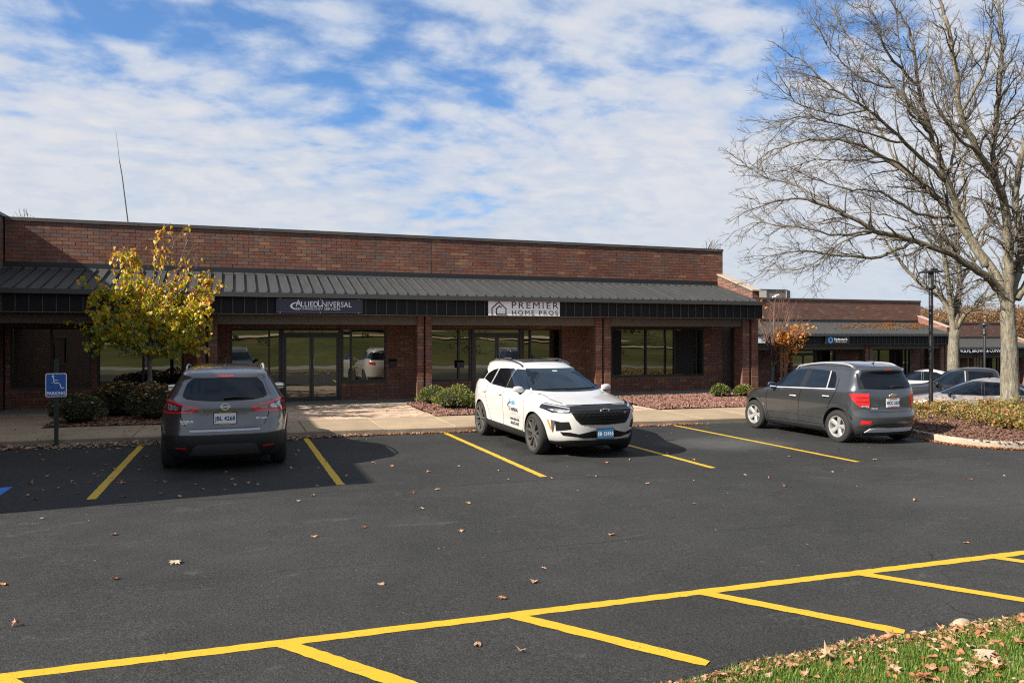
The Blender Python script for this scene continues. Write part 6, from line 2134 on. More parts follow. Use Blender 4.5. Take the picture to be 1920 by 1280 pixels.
def isl_z(x, y):
    e = in_isl(x, y)
    return gz(x, y) + .10 + (0.09 * sstep(.1, 1.2, e) if e else 0)


ib = MB(); ids = {}
xs_i, ys_i = frange(13.0, 30, .25), frange(9.5, 15.7, .25)
for x in xs_i:
    for y in ys_i:
        if in_isl(x, y):
            ids[(round(x, 2), round(y, 2))] = len(ib.v); ib.v.append((x, y, isl_z(x, y)))
# rim vertices along the kerb close the soil to the kerb
for x in xs_i:
    for y in ys_i:
        k = [(round(x + a, 2), round(y + b, 2)) for a, b in ((0, 0), (.25, 0), (.25, .25), (0, .25))]
        if all(q in ids for q in k):
            ib.f.append([ids[q] for q in k]); ib.m.append(0)
o0 = len(ib.v)
for p, q in zip(IP[:-1], IP[1:]):
    d = (q - p).normalized(); n = Vector((-d.y, d.x, 0))
    a, b, c, e = p + n * .12, q + n * .12, q + n * .75, p + n * .75
    o0 = len(ib.v)
    ib.v += [(v.x, v.y, gz(v.x, v.y) + .105 + (.03 if i > 1 else 0)) for i, v in enumerate((a, b, c, e))]
    ib.f.append([o0, o0 + 1, o0 + 2, o0 + 3]); ib.m.append(0)
island = ib.build('planting_island', mm, smooth=180, kind='structure')
bed(13.1, 22, 9.7, 13.6, 15000, lambda x, y: isl_z(x, y) + .008, dkchm, 9, in_isl)
gc_m = leaf_mat('ground_cover_leaf', [(0.0, (0.07, 0.10, 0.012)), (0.25, (0.16, 0.17, 0.022)), (0.5, (0.27, 0.21, 0.035)), (0.72, (0.33, 0.17, 0.045)), (0.88, (0.30, 0.10, 0.03)), (1.0, (0.40, 0.27, 0.14))], .3)
r = random.Random(31)
gc = MB(); gs = Twigs()
clumps = []
while len(clumps) < 620:
    x, y = r.uniform(13.4, 24), r.uniform(10.1, 15.6)
    e = in_isl(x, y)
    if not e or e < .42:
        continue
    # the near left corner is bare bark
    if x < 14.6 and y < 11.9 + (x - 13) * .2 and r.random() < .93:
        continue
    if e < .9 and r.random() < .55:
        continue
    clumps.append((x, y, e))
for x, y, e in clumps:
    z0 = isl_z(x, y); hh = r.uniform(.13, .29) * (0.75 + .5 * sstep(.6, 2.0, e))
    if y > 14.2 and x > 16:
        hh *= 0.8
    for _ in range(4):
        d = Vector((r.uniform(-.6, .6), r.uniform(-.6, .6), 1)).normalized()
        p1 = Vector((x, y, z0)) + d * hh
        gs.tube([Vector((x, y, z0)), Vector((x, y, z0)) + d * hh * .5 + rv(r) * .02, p1], .005, .0025)
        for k in range(11):
            t_ = r.uniform(.25, 1.05)
            p = Vector((x, y, z0)) + d * hh * t_ + rv(r) * r.uniform(.02, .13)
            if p.z < z0:
                continue
            gc.add(leaf_verts(OVAL, r.uniform(.045, .085), rot3(r), p, .2, .2), [(0, 1, 2, 3), (0, 3, 4, 5)])
gco = gc.build('ground_cover', gc_m, kind='stuff')
gs.build('ground_cover_stems', rtwig_m, kind='stuff')


# ------------------------------------------------------------------ leaves lying about
def scatter(name, n, where, zf, mat, size, seed, shape=OVAL, flat=.45, parent=None, lift=.012, kind='stuff'):
    r = random.Random(seed); mb = MB()
    for _ in range(n):
        x, y = where(r)
        if x is None:
            continue
        m3 = rot3(r, flat)
        mb.add(leaf_verts(shape, r.uniform(*size), m3, Vector((x, y, zf(x, y) + lift + r.uniform(0, .02))), r.uniform(-.2, .4), r.uniform(-.3, .6)), leaf_faces(len(shape)))
    return mb.build(name, mat, parent, kind=kind)


def drift(x0, x1, yc, sd):
    return lambda r: (r.uniform(x0, x1), yc - abs(r.gauss(0, sd)))


scatter('leaf_litter', 2400, drift(-5.5, 1.2, 15.38, .22), gz, drift_m, (.04, .10), 1)
scatter('leaf_litter', 420, drift(1.2, 2.6, 15.38, .10), gz, drift_m, (.03, .08), 2)
scatter('leaf_litter', 1700, drift(1.4, 5.2, 15.385, .045), gz, rust_m, (.015, .05), 3)
scatter('leaf_litter', 900, drift(7.4, 10.3, 15.385, .05), gz, rust_m, (.015, .05), 4)
scatter('leaf_litter', 170, drift(2.0, 10.6, 15.37, .06), gz, drift_m, (.04, .08), 5)
scatter('leaf_litter', 1100, lambda r: (r.uniform(-3.5, .95), r.uniform(17.32, 18.0) - .0 + abs(r.gauss(0, .4))), lambda x, y: walk_z(x, y) + .02, fall_m, (.04, .10), 6)
scatter('leaf_litter', 130, lambda r: (r.uniform(-5.5, 1.5), r.uniform(15.5, 17.2)), walk_z, drift_m, (.03, .08), 7)
scatter('leaf_litter', 150, lambda r: (r.uniform(1.0, 4.5), r.uniform(17.4, 21.8)), lambda x, y: max(walk_z(x, y), .066 if y > 20.45 else -9), drift_m, (.02, .06), 8)
def isl_edge(r):
    i = r.randrange(20, len(IP) - 14); p = IP[i] + (IP[i + 1] - IP[i]) * r.random(); d = (IP[i + 1] - IP[i]).normalized()
    q = p + Vector((d.y, -d.x, 0)) * abs(r.gauss(0, .06)); return q.x, q.y
scatter('leaf_litter', 1500, isl_edge, gz, rust_m, (.02, .055), 9)
scatter('leaf_litter', 500, lambda r: (lambda x, y: (x, y) if in_isl(x, y) else (None, None))(r.uniform(13.1, 19), r.uniform(9.9, 13.5)), isl_z, rust_m, (.03, .07), 10)

# individual leaves on the asphalt, where the photograph has them, then a thinner random fall
def ground_at(u, v):
    tt, s_ = (u - 960) / FPX, (HV - v) / FPX
    dX, dY = tt * CT + ST, CT - tt * ST
    d = -1.911 / (s_ + .011 * dX + .0041 * dY)
    return d * dX, d * dY


SPOTS = [(78, 972), (213, 1003), (588, 1007), (587, 929), (483, 909), (380, 918), (336, 932), (435, 899), (177, 889), (137, 908), (228, 901), (230, 905), (310, 905), (89, 893), (52, 929), (82, 919),
         (216, 1086), (327, 1056), (30, 1173), (6, 1096), (682, 989), (863, 996), (791, 954), (878, 944), (820, 918), (773, 925), (952, 899), (934, 883), (859, 875), (650, 892), (560, 940), (1214, 907), (1116, 894), (1102, 893), (1146, 1003), (714, 1096),
         (1002, 1092), (941, 1122), (896, 1209), (977, 1223), (1082, 921), (1033, 897), (1396, 891), (1443, 897), (1472, 912), (1560, 885), (1716, 939), (1820, 899), (1811, 1018), (1885, 893), (1302, 945), (1019, 1066), (612, 866), (545, 878), (700, 868), (735, 874), (1137, 868), (1181, 862), (1128, 848), (1250, 852), (1300, 862), (1480, 856), (1640, 862)]
oak_m = leaf_mat('oak_leaf', [(0.0, (0.26, 0.085, 0.03)), (0.3, (0.38, 0.17, 0.08)), (0.7, (0.41, 0.235, 0.13)), (1.0, (0.44, 0.32, 0.21))], .15)
pale_m = M('pale_leaf', (0.40, 0.32, 0.22), .8, var=.15, var_scale=30)
lms = []
r = random.Random(77)
for k in range(9):
    mb = MB(); sh = OAK if k < 7 else HEART
    kx_ = r.uniform(.62, .95); sh = [(x * kx_ * r.uniform(.85, 1.12), y * r.uniform(.94, 1.06)) for x, y in sh]
    f_, c_ = r.uniform(-.25, .5), r.uniform(-.9, .9)
    V = leaf_verts(sh, 1.0, Matrix.Identity(3), Vector((0, -.4, .0)), f_, c_)
    V = [Vector((v.x, v.y, v.z + .10 * math.sin(v.x * 7 + k))) for v in V]
    mz = min(v.z for v in V); V = [Vector((v.x, v.y, v.z - mz)) for v in V]
    n = len(V); c = len(V); V.append(sum(V, Vector()) / n)
    mb.add(V, [(i, (i + 1) % n, c) for i in range(n)]); lms.append(mb.mesh('fallen_leaf', oak_m))
FG, FLAB = 'fallen leaves on the asphalt', 'fallen dry brown leaf lying on the asphalt'
def put_leaf(x, y, z, s_, lab, grp, me=None, flat=.12):
    o = link('fallen_leaf', me or lms[r.randrange(len(lms))])
    o.location = (x, y, z); o.rotation_euler = (r.uniform(-flat, flat), r.uniform(-flat, flat), r.uniform(0, 6.28)); o.scale = (s_, s_, s_ * r.uniform(.8, 1.5))
    return tag(o, lab, 'leaf', grp)
for u, v in SPOTS:
    x, y = ground_at(u, v)
    if (u, v) == (327, 1056):
        mb = MB(); V = [(x_ * .9, y_ - .4, .13 + .10 * math.sin(3 * x_ + 4 * y_)) for x_, y_ in OAK]; V.append((0, .05, .20)); mb.add(V, [(i, (i + 1) % 20, 20) for i in range(20)])
        put_leaf(x, y, gz(x, y) + .002, .115, 'large pale curled leaf alone on the open asphalt', FG, mb.mesh('fallen_leaf', pale_m), .05)
        continue
    put_leaf(x, y, gz(x, y) + .005, r.uniform(.050, .078) if v > 960 else r.uniform(.048, .085), FLAB, FG)
for _ in range(48):
    x, y = r.uniform(-3.4, 1.3), r.uniform(10.2, 15.1)
    if not (-1.15 < x < .95 and y > 11.7):
        put_leaf(x, y, gz(x, y) + .005, r.uniform(.04, .085), FLAB, FG)
for _ in range(20):
    x, y = r.uniform(-3.2, 14), 15.2 - abs(r.gauss(0, 2.6))
    if y < 5 or (11 < x < 13 and 11 < y < 15.2) or (-1.1 < x < .9 and 11.8 < y) or (4.6 < x < 6.7 and 11.2 < y):
        continue
    put_leaf(x, y, gz(x, y) + .005, r.uniform(.035, .08), FLAB, FG)
scatter('leaf_crumbs', 420, lambda r: (r.uniform(-4, 16), 15.2 - abs(r.gauss(0, 4.5)) if r.random() < .7 else r.uniform(4, 9)), gz, drift_m, (.008, .022), 14, lift=.006)

# ------------------------------------------------------------------ lawn at the near right
def edge(x):
    return 3.70 + .045 * max(0, min(x, 6) - 2) + .035 * math.sin(x * 2.3) + .02 * math.sin(x * 7.1)


def lawn_z(x, y):
    e = edge(x) - y
    return gz(x, y) + .018 * min(1, max(-1.6, e / .06)) + .07 * min(1, max(0, e / 1.4)) + .006 * math.sin(x * 9 + y * 5) * min(1, max(0, e / .3))


lawn_soil, t, p = new_mat('lawn_soil')
ge = t.add('ShaderNodeNewGeometry'); f = t.noise(ge.outputs['Position'], 40, 5, .7)
t.set(p, 'Base Color', t.ramp(f, [(.3, (.035, .035, .012)), (.6, (.085, .075, .03)), (.75, (.13, .10, .05))])); t.set(p, 'Roughness', .95)
lawn = grid_sheet('lawn', frange(-30, 1, 1) + frange(1.25, 8, .25) + frange(9, 40, 1), frange(0.2, 3.4, .2) + frange(3.45, 3.95, .05), lawn_z, lawn_soil)
gb_m = leaf_mat('grass_blade', [(0.0, (0.050, 0.120, 0.006)), (0.45, (0.095, 0.195, 0.010)), (0.78, (0.165, 0.250, 0.018)), (0.90, (0.24, 0.22, 0.06)), (1.0, (0.33, 0.26, 0.12))], .35)
r = random.Random(5)
gv, gf = [], []
n_b = 0
while n_b < 60000:
    x, y = r.uniform(1.95, 6.6), r.uniform(2.0, 3.92)
    if x * ST + y * CT < 4.12 or y > edge(x) + r.gauss(0, .03):
        continue
    e = edge(x) - y
    # the margin is thin and half dead
    if r.random() > .35 + .65 * sstep(0, .28, e) + (.2 if math.sin(x * 3) > .5 else 0):
        continue
    n_b += 1
    h = r.uniform(.018, .050) * (1.0 + .7 * r.random() ** 5); a = r.uniform(0, 6.28); ln = r.uniform(.15, 1.0); wd = r.uniform(.0013, .0028)
    z = lawn_z(x, y) - .004; dx, dy = math.cos(a), math.sin(a); sx_, sy_ = -dy * wd, dx * wd
    o = len(gv)
    m1 = (x + dx * h * ln * .25, y + dy * h * ln * .25, z + h * .6); m2 = (x + dx * h * ln * .8, y + dy * h * ln * .8, z + h * (1 - .25 * ln))
    gv += [(x - sx_, y - sy_, z), (x + sx_, y + sy_, z), (m1[0] + sx_ * .8, m1[1] + sy_ * .8, m1[2]), (m1[0] - sx_ * .8, m1[1] - sy_ * .8, m1[2]), m2]
    gf += [(o, o + 1, o + 2, o + 3), (o + 3, o + 2, o + 4)]
me = bpy.data.meshes.new('grass'); me.from_pydata(gv, [], gf); me.materials.append(gb_m); link('grass', me, kind='stuff')
# crumbled edge of the asphalt, thatch, and litter in the margin
mb = MB()
for _ in range(5200):
    x = r.uniform(1.8, 6.5); y = edge(x) + .02 + r.gauss(0, .03); s_ = r.uniform(.003, .011)
    z = gz(x, y) + .004
    q = [Vector((x, y, z)) + rv(r) * s_ for _ in range(3)] + [Vector((x, y, z + s_ * 1.2))]
    mb.add(q, [(0, 1, 3), (1, 2, 3), (2, 0, 3)])
mb.build('asphalt_crumbs', M('crumb', (.03, .03, .03), .9), kind='stuff')
scatter('leaf_litter', 2600, lambda r: (lambda x: (x, edge(x) - abs(r.gauss(.08, .08))))(r.uniform(2.0, 6.4)), lawn_z, rust2_m, (.010, .038), 16, flat=.8, lift=.012)
scatter('leaf_litter', 700, lambda r: (lambda x: (x, edge(x) - r.uniform(.05, 1.0)))(r.uniform(2.6, 6.2)), lawn_z, rust_m, (.012, .045), 17, flat=.8, lift=.02)
LG, LLAB = 'fallen oak leaves on the grass', 'fallen tan oak leaf lying on the grass verge'
cnt = 0
while cnt < 245:
    x, y = r.uniform(2.2, 6.2), r.uniform(2.2, 3.85)
    if x * ST + y * CT < 4.2 or y > edge(x) - .03:
        continue
    if x < 3.3 and r.random() < .45:
        continue
    cnt += 1
    put_leaf(x, y, lawn_z(x, y) + r.uniform(.018, .036), r.uniform(.045, .098), LLAB, LG, None, .32)
for u, v in ((1845, 1250),):
    x, y = ground_at(u, v)
    mb = MB(); V = [(x_ * .8, y_ - .4, .10 * math.sin(4 * x_ + 3 * y_)) for x_, y_ in OAK]; V.append((0, .05, .14)); mb.add(V, [(i, (i + 1) % 20, 20) for i in range(20)])
    put_leaf(x, y, lawn_z(x, y) + .045, .135, 'large grey-brown curled leaf on the grass at the lower right', LG, mb.mesh('fallen_leaf', M('grey_leaf', (.30, .22, .16), .85, var=.2, var_scale=25)), .3)
mb = MB(); mb.ellipsoid((0, 0, .02), (.085, .05, .035), 10, 7)
mb.v = [(a + .012 * math.sin(9 * b + 5 * a), b + .008 * math.sin(20 * a), max(c, 0)) for a, b, c in mb.v]
x, y = ground_at(1795, 1172)
st = mb.build('stone', M('stone', (.36, .28, .19), .9, var=.2, var_scale=20), smooth=60); st.location = (x, y - .03, gz(x, y)); tag(st, 'flat tan stone at the edge of the grass verge', 'stone')

# needles and leaves lying on the second roof
def roof2(r):
    a = r.random(); c = r.choice([(30.6, .55), (32.0, .75), (33.4, .8), (34.2, .9), (35.3, .75), (36.0, .8), (33.0, .45), (35.0, .5)])
    return c[0] + r.gauss(0, .45), 30.68 + 2.1 * min(.98, max(.05, c[1] + r.gauss(0, .09)))
scatter('leaf_litter', 1200, roof2, lambda x, y: 2.0 + (y - 30.68) * .6 / 2.12 + .04, o_leaf, (.05, .12), 18, flat=.2)

# ------------------------------------------------------------------ wooded hill far to the right, hedge line across the road behind the camera
hl_m = leaf_mat('hill_leaf', [(0.0, (0.10, 0.045, 0.025)), (0.35, (0.17, 0.075, 0.035)), (0.6, (0.22, 0.10, 0.035)), (0.85, (0.19, 0.13, 0.045)), (1.0, (0.14, 0.12, 0.05))], .25)
def autumn_tree(x, y, z, h, seed, lab, hue=0):
    r = random.Random(seed)
    T = thing('autumn_tree', lab, 'tree', (x, y, z), r.uniform(0, 6), 'autumn trees on the far hill')
    mb = MB(); mb.tube([(0, 0, -.5), (.1, 0, h * .4), (0, .1, h * .8)], [h * .03, h * .022, h * .008], 6); mb.build('trunk', limb_m, T, 180)
    lobes = [(Vector((r.uniform(-.28, .28) * h, r.uniform(-.28, .28) * h, r.uniform(.38, .85) * h)), r.uniform(.14, .24) * h) for _ in range(11)]
    cr = MB()
    for _ in range(4200):
        c, rr_ = lobes[r.randrange(11)]; d = rv(r)
        p = c + d * rr_ * (1 - .4 * r.random() ** 2)
        s_ = h * r.uniform(.010, .024)
        cr.add(leaf_verts(OVAL, s_, rot3(r), p, .3, .3), [(0, 1, 2, 3), (0, 3, 4, 5)])
    cr.build('crown', hl_m, T)
    return T
hx = [(1700, 640, 95, 11), (1765, 600, 150, 13), (1806, 585, 150, 13), (1838, 590, 140, 12), (1862, 592, 145, 12), (1915, 585, 120, 13), (1880, 600, 165, 14), (1750, 612, 130, 10), (1822, 602, 118, 9), (1786, 596, 172, 14), (1936, 600, 110, 12), (1970, 600, 125, 13)]
protos = []
labs = ['rust-brown autumn tree on the far hill behind the roofs', 'copper autumn tree on the far hill behind the roofs', 'tawny autumn tree on the far hill behind the roofs']
for k, (u, v, d, h) in enumerate(hx):
    p = at_depth(u, v, d)
    z = ground_h(p.x, p.y)
    top = 1.911 + (HV - v) / FPX * d
    zb = max(z - 2, top + 2.2 - h)
    if k < 3:
        protos.append(autumn_tree(p.x, p.y, min(z, top + 2.5 - h), h, 100 + k, labs[k]))
    else:
        c = dup(protos[k % 3], None, (p.x, p.y, min(z, top + 2.5 - h)), rnd.uniform(0, 6)); c.scale = (h / hx[k % 3][3],) * 3
# the wood itself, one mass of crowns over the slope
r = random.Random(19); wb = MB()
for _ in range(150):
    az = r.uniform(.50, .74); d = r.uniform(108, 200)
    x, y = d * (az * CT + ST), d * (CT - az * ST); z = ground_h(x, y); h = r.uniform(5, 7.5)
    for _ in range(9):
        c = Vector((x + r.uniform(-.3, .3) * h, y + r.uniform(-.3, .3) * h, z + r.uniform(.3, .85) * h)); rr_ = r.uniform(.13, .24) * h
        for _ in range(70):
            dd = rv(r); dd.z = abs(dd.z) - .2
            wb.add(leaf_verts(OVAL, r.uniform(.18, .42), rot3(r), c + dd * rr_), [(0, 1, 2, 3), (0, 3, 4, 5)])
wb.build('woodland', hl_m, kind='stuff')
r = random.Random(4); hb = MB()
for _ in range(9000):
    x = r.uniform(-75, 75); k = math.sin(x * .21) + .6 * math.sin(x * .53 + 1)
    if k < -.75:
        continue
    y = -45 - 4 * math.sin(x * .06) + r.gauss(0, .9)
    hb.add(leaf_verts(OVAL, r.uniform(.25, .6), rot3(r), Vector((x, y, ground_h(x, y) + r.uniform(0, 2.4 + 1.5 * k)))), [(0, 1, 2, 3), (0, 3, 4, 5)])
hb.build('hedge_row', dk_m, kind='stuff')

# scrub dotted over the slope across the road
hb = MB(); r = random.Random(44)
for _ in range(46):
    x, y = r.uniform(-45, 45), r.uniform(-30, -13); z = ground_h(x, y); s_ = r.uniform(.35, 1.1)
    for _ in range(90):
        d = rv(r); d.z = abs(d.z)
        hb.add(leaf_verts(OVAL, r.uniform(.10, .22), rot3(r), Vector((x, y, z)) + Vector((d.x * s_, d.y * s_, d.z * s_ * 1.2)) * (.6 + .4 * r.random())), [(0, 1, 2, 3), (0, 3, 4, 5)])
hb.build('hillside_scrub', dk_m, kind='stuff')

# ================================================================== SIGNS, LAMPS AND SMALL THINGS
sgn_w = M('sign_white', (0.82, 0.82, 0.86), 0.5)
sgn_navy = M('sign_navy', (0.030, 0.029, 0.055), 0.4)
lett_w = M('letter_white', (0.90, 0.91, 0.94), 0.5)
lett_g = M('letter_grey', (0.50, 0.53, 0.58), 0.5)
lett_k = M('letter_black', (0.012, 0.012, 0.014), 0.5)
bolt_m = M('bolt_steel', (0.25, 0.25, 0.25), 0.4, 0.8)

# --- dark sign with two lines of pale lettering and a swoosh
YS = 20.225
T = thing('shop_sign', 'dark navy sign board with white two-line lettering and a swoosh, on the canopy fascia', 'sign', (0, 0, 0))
mb = MB(); mb.box(0.985, 3.165, YS, YS + 0.045, 2.492, 2.862); mb.build('sign_board', sgn_navy, T)
for x in (1.08, 2.08, 3.06):
    for z in (2.505, 2.85):
        mb = MB(); mb.prism([(x - .012, z - .022), (x + .012, z - .022), (x + .012, z + .022), (x - .012, z + .022)], 'y', YS - .012, YS - .001); mb.build('bolt', bolt_m, T)
yt = YS - .003
text_obj('lettering', 'A', lett_w, T, .25, (1.53, yt, 2.733), sx=.84)
text_obj('lettering', 'LLIED', lett_w, T, .20, (1.805, yt, 2.713), sx=.86, bold=.001, spacing=1.04)
text_obj('lettering', 'U', lett_w, T, .25, (2.075, yt, 2.733), sx=.84, bold=.001)
text_obj('lettering', 'NIVERSAL', lett_w, T, .20, (2.495, yt, 2.713), sx=.84, spacing=1.05)
text_obj('lettering', 'TECHNOLOGY SERVICES', lett_w, T, .082, (2.02, yt, 2.600), sx=1.16, spacing=1.08)
mb = MB(); mb.lathe([(0.004, 0), (0.008, 0)], 12, Matrix.Translation((2.885, yt - .002, 2.785)) @ Matrix.Rotation(math.pi / 2, 4, 'X')); mb.build('register_mark', lett_w, T)
sw = MB(); n = 22; vo, vi = [], []
for i in range(n + 1):
    t_ = i / n; a = R(60) + R(215) * t_
    c = Vector((1.50, 2.67))
    vo.append((c.x + .205 * math.cos(a) + .03, c.y + .100 * math.sin(a))); w_ = .030 * math.sin(math.pi * min(1, t_ * .9 + .08)) ** .8
    vi.append((c.x + (.205 - w_ * 1.4) * math.cos(a) + .04, c.y + (.100 - w_) * math.sin(a) + .004))
vs = [(x, yt, z) for x, z in vo] + [(x, yt, z) for x, z in vi]
sw.add(vs, [(i, i + 1, n + 2 + i, n + 1 + i) for i in range(n)])
sw.build('swoosh', lett_w, T)

# --- white sign with a house outline
T = thing('shop_sign', 'white sign board with black lettering and a house outline, on the canopy fascia', 'sign', (0, 0, 0))
mb = MB(); mb.box(6.655, 8.825, YS, YS + .045, 2.474, 2.880); mb.build('sign_board', sgn_w, T)
text_obj('lettering', 'PREMIER', lett_k, T, .265, (8.055, yt, 2.762), sx=1.18, spacing=1.30)
text_obj('lettering', 'HOME PROS', lett_k, T, .185, (8.055, yt, 2.553), sx=1.14, spacing=1.32)
def stroke(mb, pts, wd, y):
    for p, q in zip(pts[:-1], pts[1:]):
        p, q = Vector(p), Vector(q); d = (q - p).normalized(); nn = Vector((-d.y, d.x)) * wd / 2; e = d * wd * .42
        mb.prism([tuple(p - nn - e), tuple(q - nn + e), tuple(q + nn + e), tuple(p + nn - e)], 'y', y - .003, y)
mb = MB()
stroke(mb, [(6.76, 2.495), (6.76, 2.675), (6.965, 2.855), (7.175, 2.665), (7.175, 2.51), (6.89, 2.51), (6.89, 2.66), (6.985, 2.745), (7.035, 2.705)], .030, yt)
mb.build('house_outline', lett_k, T)

# --- signs of the farther buildings
ox, oy, oz = 20.8, 10.5, -1.0
T = thing('shop_sign', 'small dark sign with a blue hexagon on the second building', 'sign', (0, 0, 0))
def on_b2(u, v):
    y = 20.2 + oy; tt = (u - 960) / FPX; d = y / (CT - tt * ST); return d * (tt * CT + ST), 1.911 + (HV - v) / FPX * d
y2 = 20.2 + oy
a, b = on_b2(1547, 645); c, d_ = on_b2(1592, 631)
mb = MB(); mb.box(a, c, y2 - .03, y2 + .03, b, d_); mb.build('sign_board', M('sign_black', (.012, .012, .014), .5), T)
hx_, hz_ = on_b2(1556.5, 637.3)
mb = MB()
P = [(hx_ + .17 * math.sin(k * math.pi / 3), hz_ + .17 * math.cos(k * math.pi / 3)) for k in range(6)]; Q = [(hx_ + .085 * math.sin(k * math.pi / 3), hz_ + .085 * math.cos(k * math.pi / 3)) for k in range(6)]
vs = [(x, y2 - .034, z) for x, z in P + Q]; mb.add(vs, [(k, (k + 1) % 6, 6 + (k + 1) % 6, 6 + k) for k in range(6)]); mb.build('hexagon', M('sign_blue', (.06, .30, .72), .5), T)
tx, tz = on_b2(1575.5, 636.5)
text_obj('lettering', 'Hydrotech', lett_w, T, .205, (tx, y2 - .034, tz + .01), sx=.95)
text_obj('lettering', 'COMPLIANCE + SOLUTIONS', lett_g, T, .06, (tx, y2 - .034, tz - .125), sx=.95)
for u0, u1 in ((1424, 1434.5),):
    a, b = on_b2(u0, 643); c, d_ = on_b2(u1, 631)
    T = thing('shop_sign', 'white panel sign on the second building right beside the main building', 'sign', (0, 0, 0))
    mb = MB(); mb.box(a - .9, c, y2 - .03, y2 + .03, b, d_); mb.build('sign_board', sgn_w, T)
    text_obj('lettering', 'S', M('letter_lilac', (.25, .22, .35), .5), T, .3, (a + .12, y2 - .034, (b + d_) / 2))
ox3, oy3, oz3 = 41.6, 21.0, -1.95
y3 = 20.2 + oy3
def on_b3(u, v):
    tt = (u - 960) / FPX; d = y3 / (CT - tt * ST); return d * (tt * CT + ST), 1.911 + (HV - v) / FPX * d
tx, tz = on_b3(1844, 657.5)
T = thing('shop_sign', 'white serif lettering on the dark fascia of the farthest building', 'sign', (0, 0, 0))
text_obj('lettering', 'VOLPE, BROWN & COMPANY, LLC', lett_w, T, .36, (tx + .35, y3 - .03, tz), sx=.98)

# --- accessible parking sign on a channel post
T = thing('parking_sign', 'blue accessible parking sign on a dark channel post at the kerb', 'sign', (-2.93, 15.22, 0))
z0 = gz(-2.93, 15.22)
mb = MB()
mb.box(-.030, -.012, -.012, .0, z0, 1.50); mb.box(.012, .030, -.012, .0, z0, 1.50); mb.box(-.012, .012, .0, .006, z0, 1.50); mb.box(-.032, -.030, -.014, .012, z0, 1.5); mb.box(.030, .032, -.014, .012, z0, 1.5)
mb.build('post', M('post_green', (.025, .035, .030), .55, var=.2), T)
# corners rounded
def rrect(x0, x1, z0_, z1, rad, n=5):
    P = []
    for cx_, cz_, a0 in ((x1 - rad, z1 - rad, 0), (x0 + rad, z1 - rad, 90), (x0 + rad, z0_ + rad, 180), (x1 - rad, z0_ + rad, 270)):
        for k in range(n + 1):
            a = R(a0 + 90 * k / n); P.append((cx_ + rad * math.cos(a), cz_ + rad * math.sin(a)))
    return P
ZP0, ZP1 = 0.845, 1.255
mb = MB(); mb.prism(rrect(-.162, .162, ZP0, ZP1, .03), 'y', -.020, -.015)
mb.prism(rrect(-.150, .150, ZP0 + .012, ZP1 - .012, .024), 'y', -.0215, -.0202, 1); mb.build('sign_plate', [lett_w, M('sign_blue_face', (.015, .10, .42), .35)], T)
ys = -.0225
mb = MB()
cxw, czw = -.012, 1.045
rg = [(cxw + .068 * math.cos(R(a)), czw - .005 + .068 * math.sin(R(a))) for a in range(135, 372, 9)]
stroke(mb, rg, .013, ys)
stroke(mb, [(-.040, 1.185), (-.030, 1.085), (.052, 1.085), (.085, .985), (.118, 1.005)], .015, ys)
stroke(mb, [(-.034, 1.135), (.025, 1.132)], .012, ys)
hd = [(-.046 + .019 * math.cos(R(a)), 1.205 + .019 * math.sin(R(a))) for a in range(0, 360, 30)]
mb.prism(hd, 'y', ys - .003, ys); mb.build('wheelchair_symbol', lett_w, T)
text_obj('lettering', 'PARKING', lett_w, T, .078, (0, ys - .001, .905), sx=.88, bold=.002)
for z in (1.235, .865):
    mb = MB(); mb.lathe([(.008, 0), (.008, .006), (0, .007)], 8, Matrix.Translation((0, -.0216, z)) @ Matrix.Rotation(math.pi / 2, 4, 'X')); mb.build('bolt', bolt_m, T)

# --- lamp posts
lamp_m = M('lamp_black', (.010, .010, .011), .45, var=.15)
lglass = glass('lamp_glass', (.9, .9, .9), .12, 0.0, 1, (.10, .10, .10))
def lamp(x, y, zb, zt, lab, s=1.0):
    T = thing('street_lamp', lab, 'lamp post', (x, y, zb), 0, 'black lamp posts with flat round hoods')
    H_ = zt - zb
    mb = MB(); mb.lathe([(.055 * s, 0), (.055 * s, H_ - .62 * s), (.048 * s, H_ - .60 * s), (.048 * s, H_ - .5 * s)], 16); mb.build('post', lamp_m, T, 40)
    zc = H_ - .5 * s
    mb = MB(); mb.lathe([(.06 * s, zc - .06 * s), (.12 * s, zc - .04 * s), (.125 * s, zc + .03 * s), (.11 * s, zc + .06 * s), (.06 * s, zc + .06 * s)], 16); mb.build('collar', lamp_m, T, 40)
    for k in range(4):
        a = R(45 + 90 * k); mb = MB(); mb.tube([(.10 * s * math.cos(a), .10 * s * math.sin(a), zc + .05 * s), (.11 * s * math.cos(a), .11 * s * math.sin(a), zc + .42 * s)], .009 * s, 6); mb.build('cage_rod', lamp_m, T)
    mb = MB(); mb.lathe([(.06 * s, zc + .06 * s), (.075 * s, zc + .12 * s), (.075 * s, zc + .36 * s), (.06 * s, zc + .41 * s)], 16); mb.build('globe', lglass, T, 40)
    mb = MB(); mb.lathe([(.30 * s, zc + .405 * s), (.30 * s, zc + .42 * s), (.17 * s, zc + .46 * s), (.16 * s, zc + .50 * s), (.13 * s, zc + .51 * s), (0, zc + .51 * s)], 24); mb.build('hood', lamp_m, T, 40)
    mb = MB(); mb.lathe([(.11 * s, 0), (.11 * s, .02), (.07 * s, .04)], 16); mb.build('base_plate', lamp_m, T, 40)
p = at_depth(1745.5, 770, 20.6)
lamp(p.x, p.y, isl_z(p.x, p.y) - .02, at_depth(1743, 504, 20.6).z, 'black lamp post standing in the ground cover beside the charcoal car')
p = at_depth(1846, 720, 38)
lamp(p.x, p.y, p.z - .6, at_depth(1846, 606, 38).z, 'smaller black lamp post seen beyond the pickup, before the farthest building', 1.05)

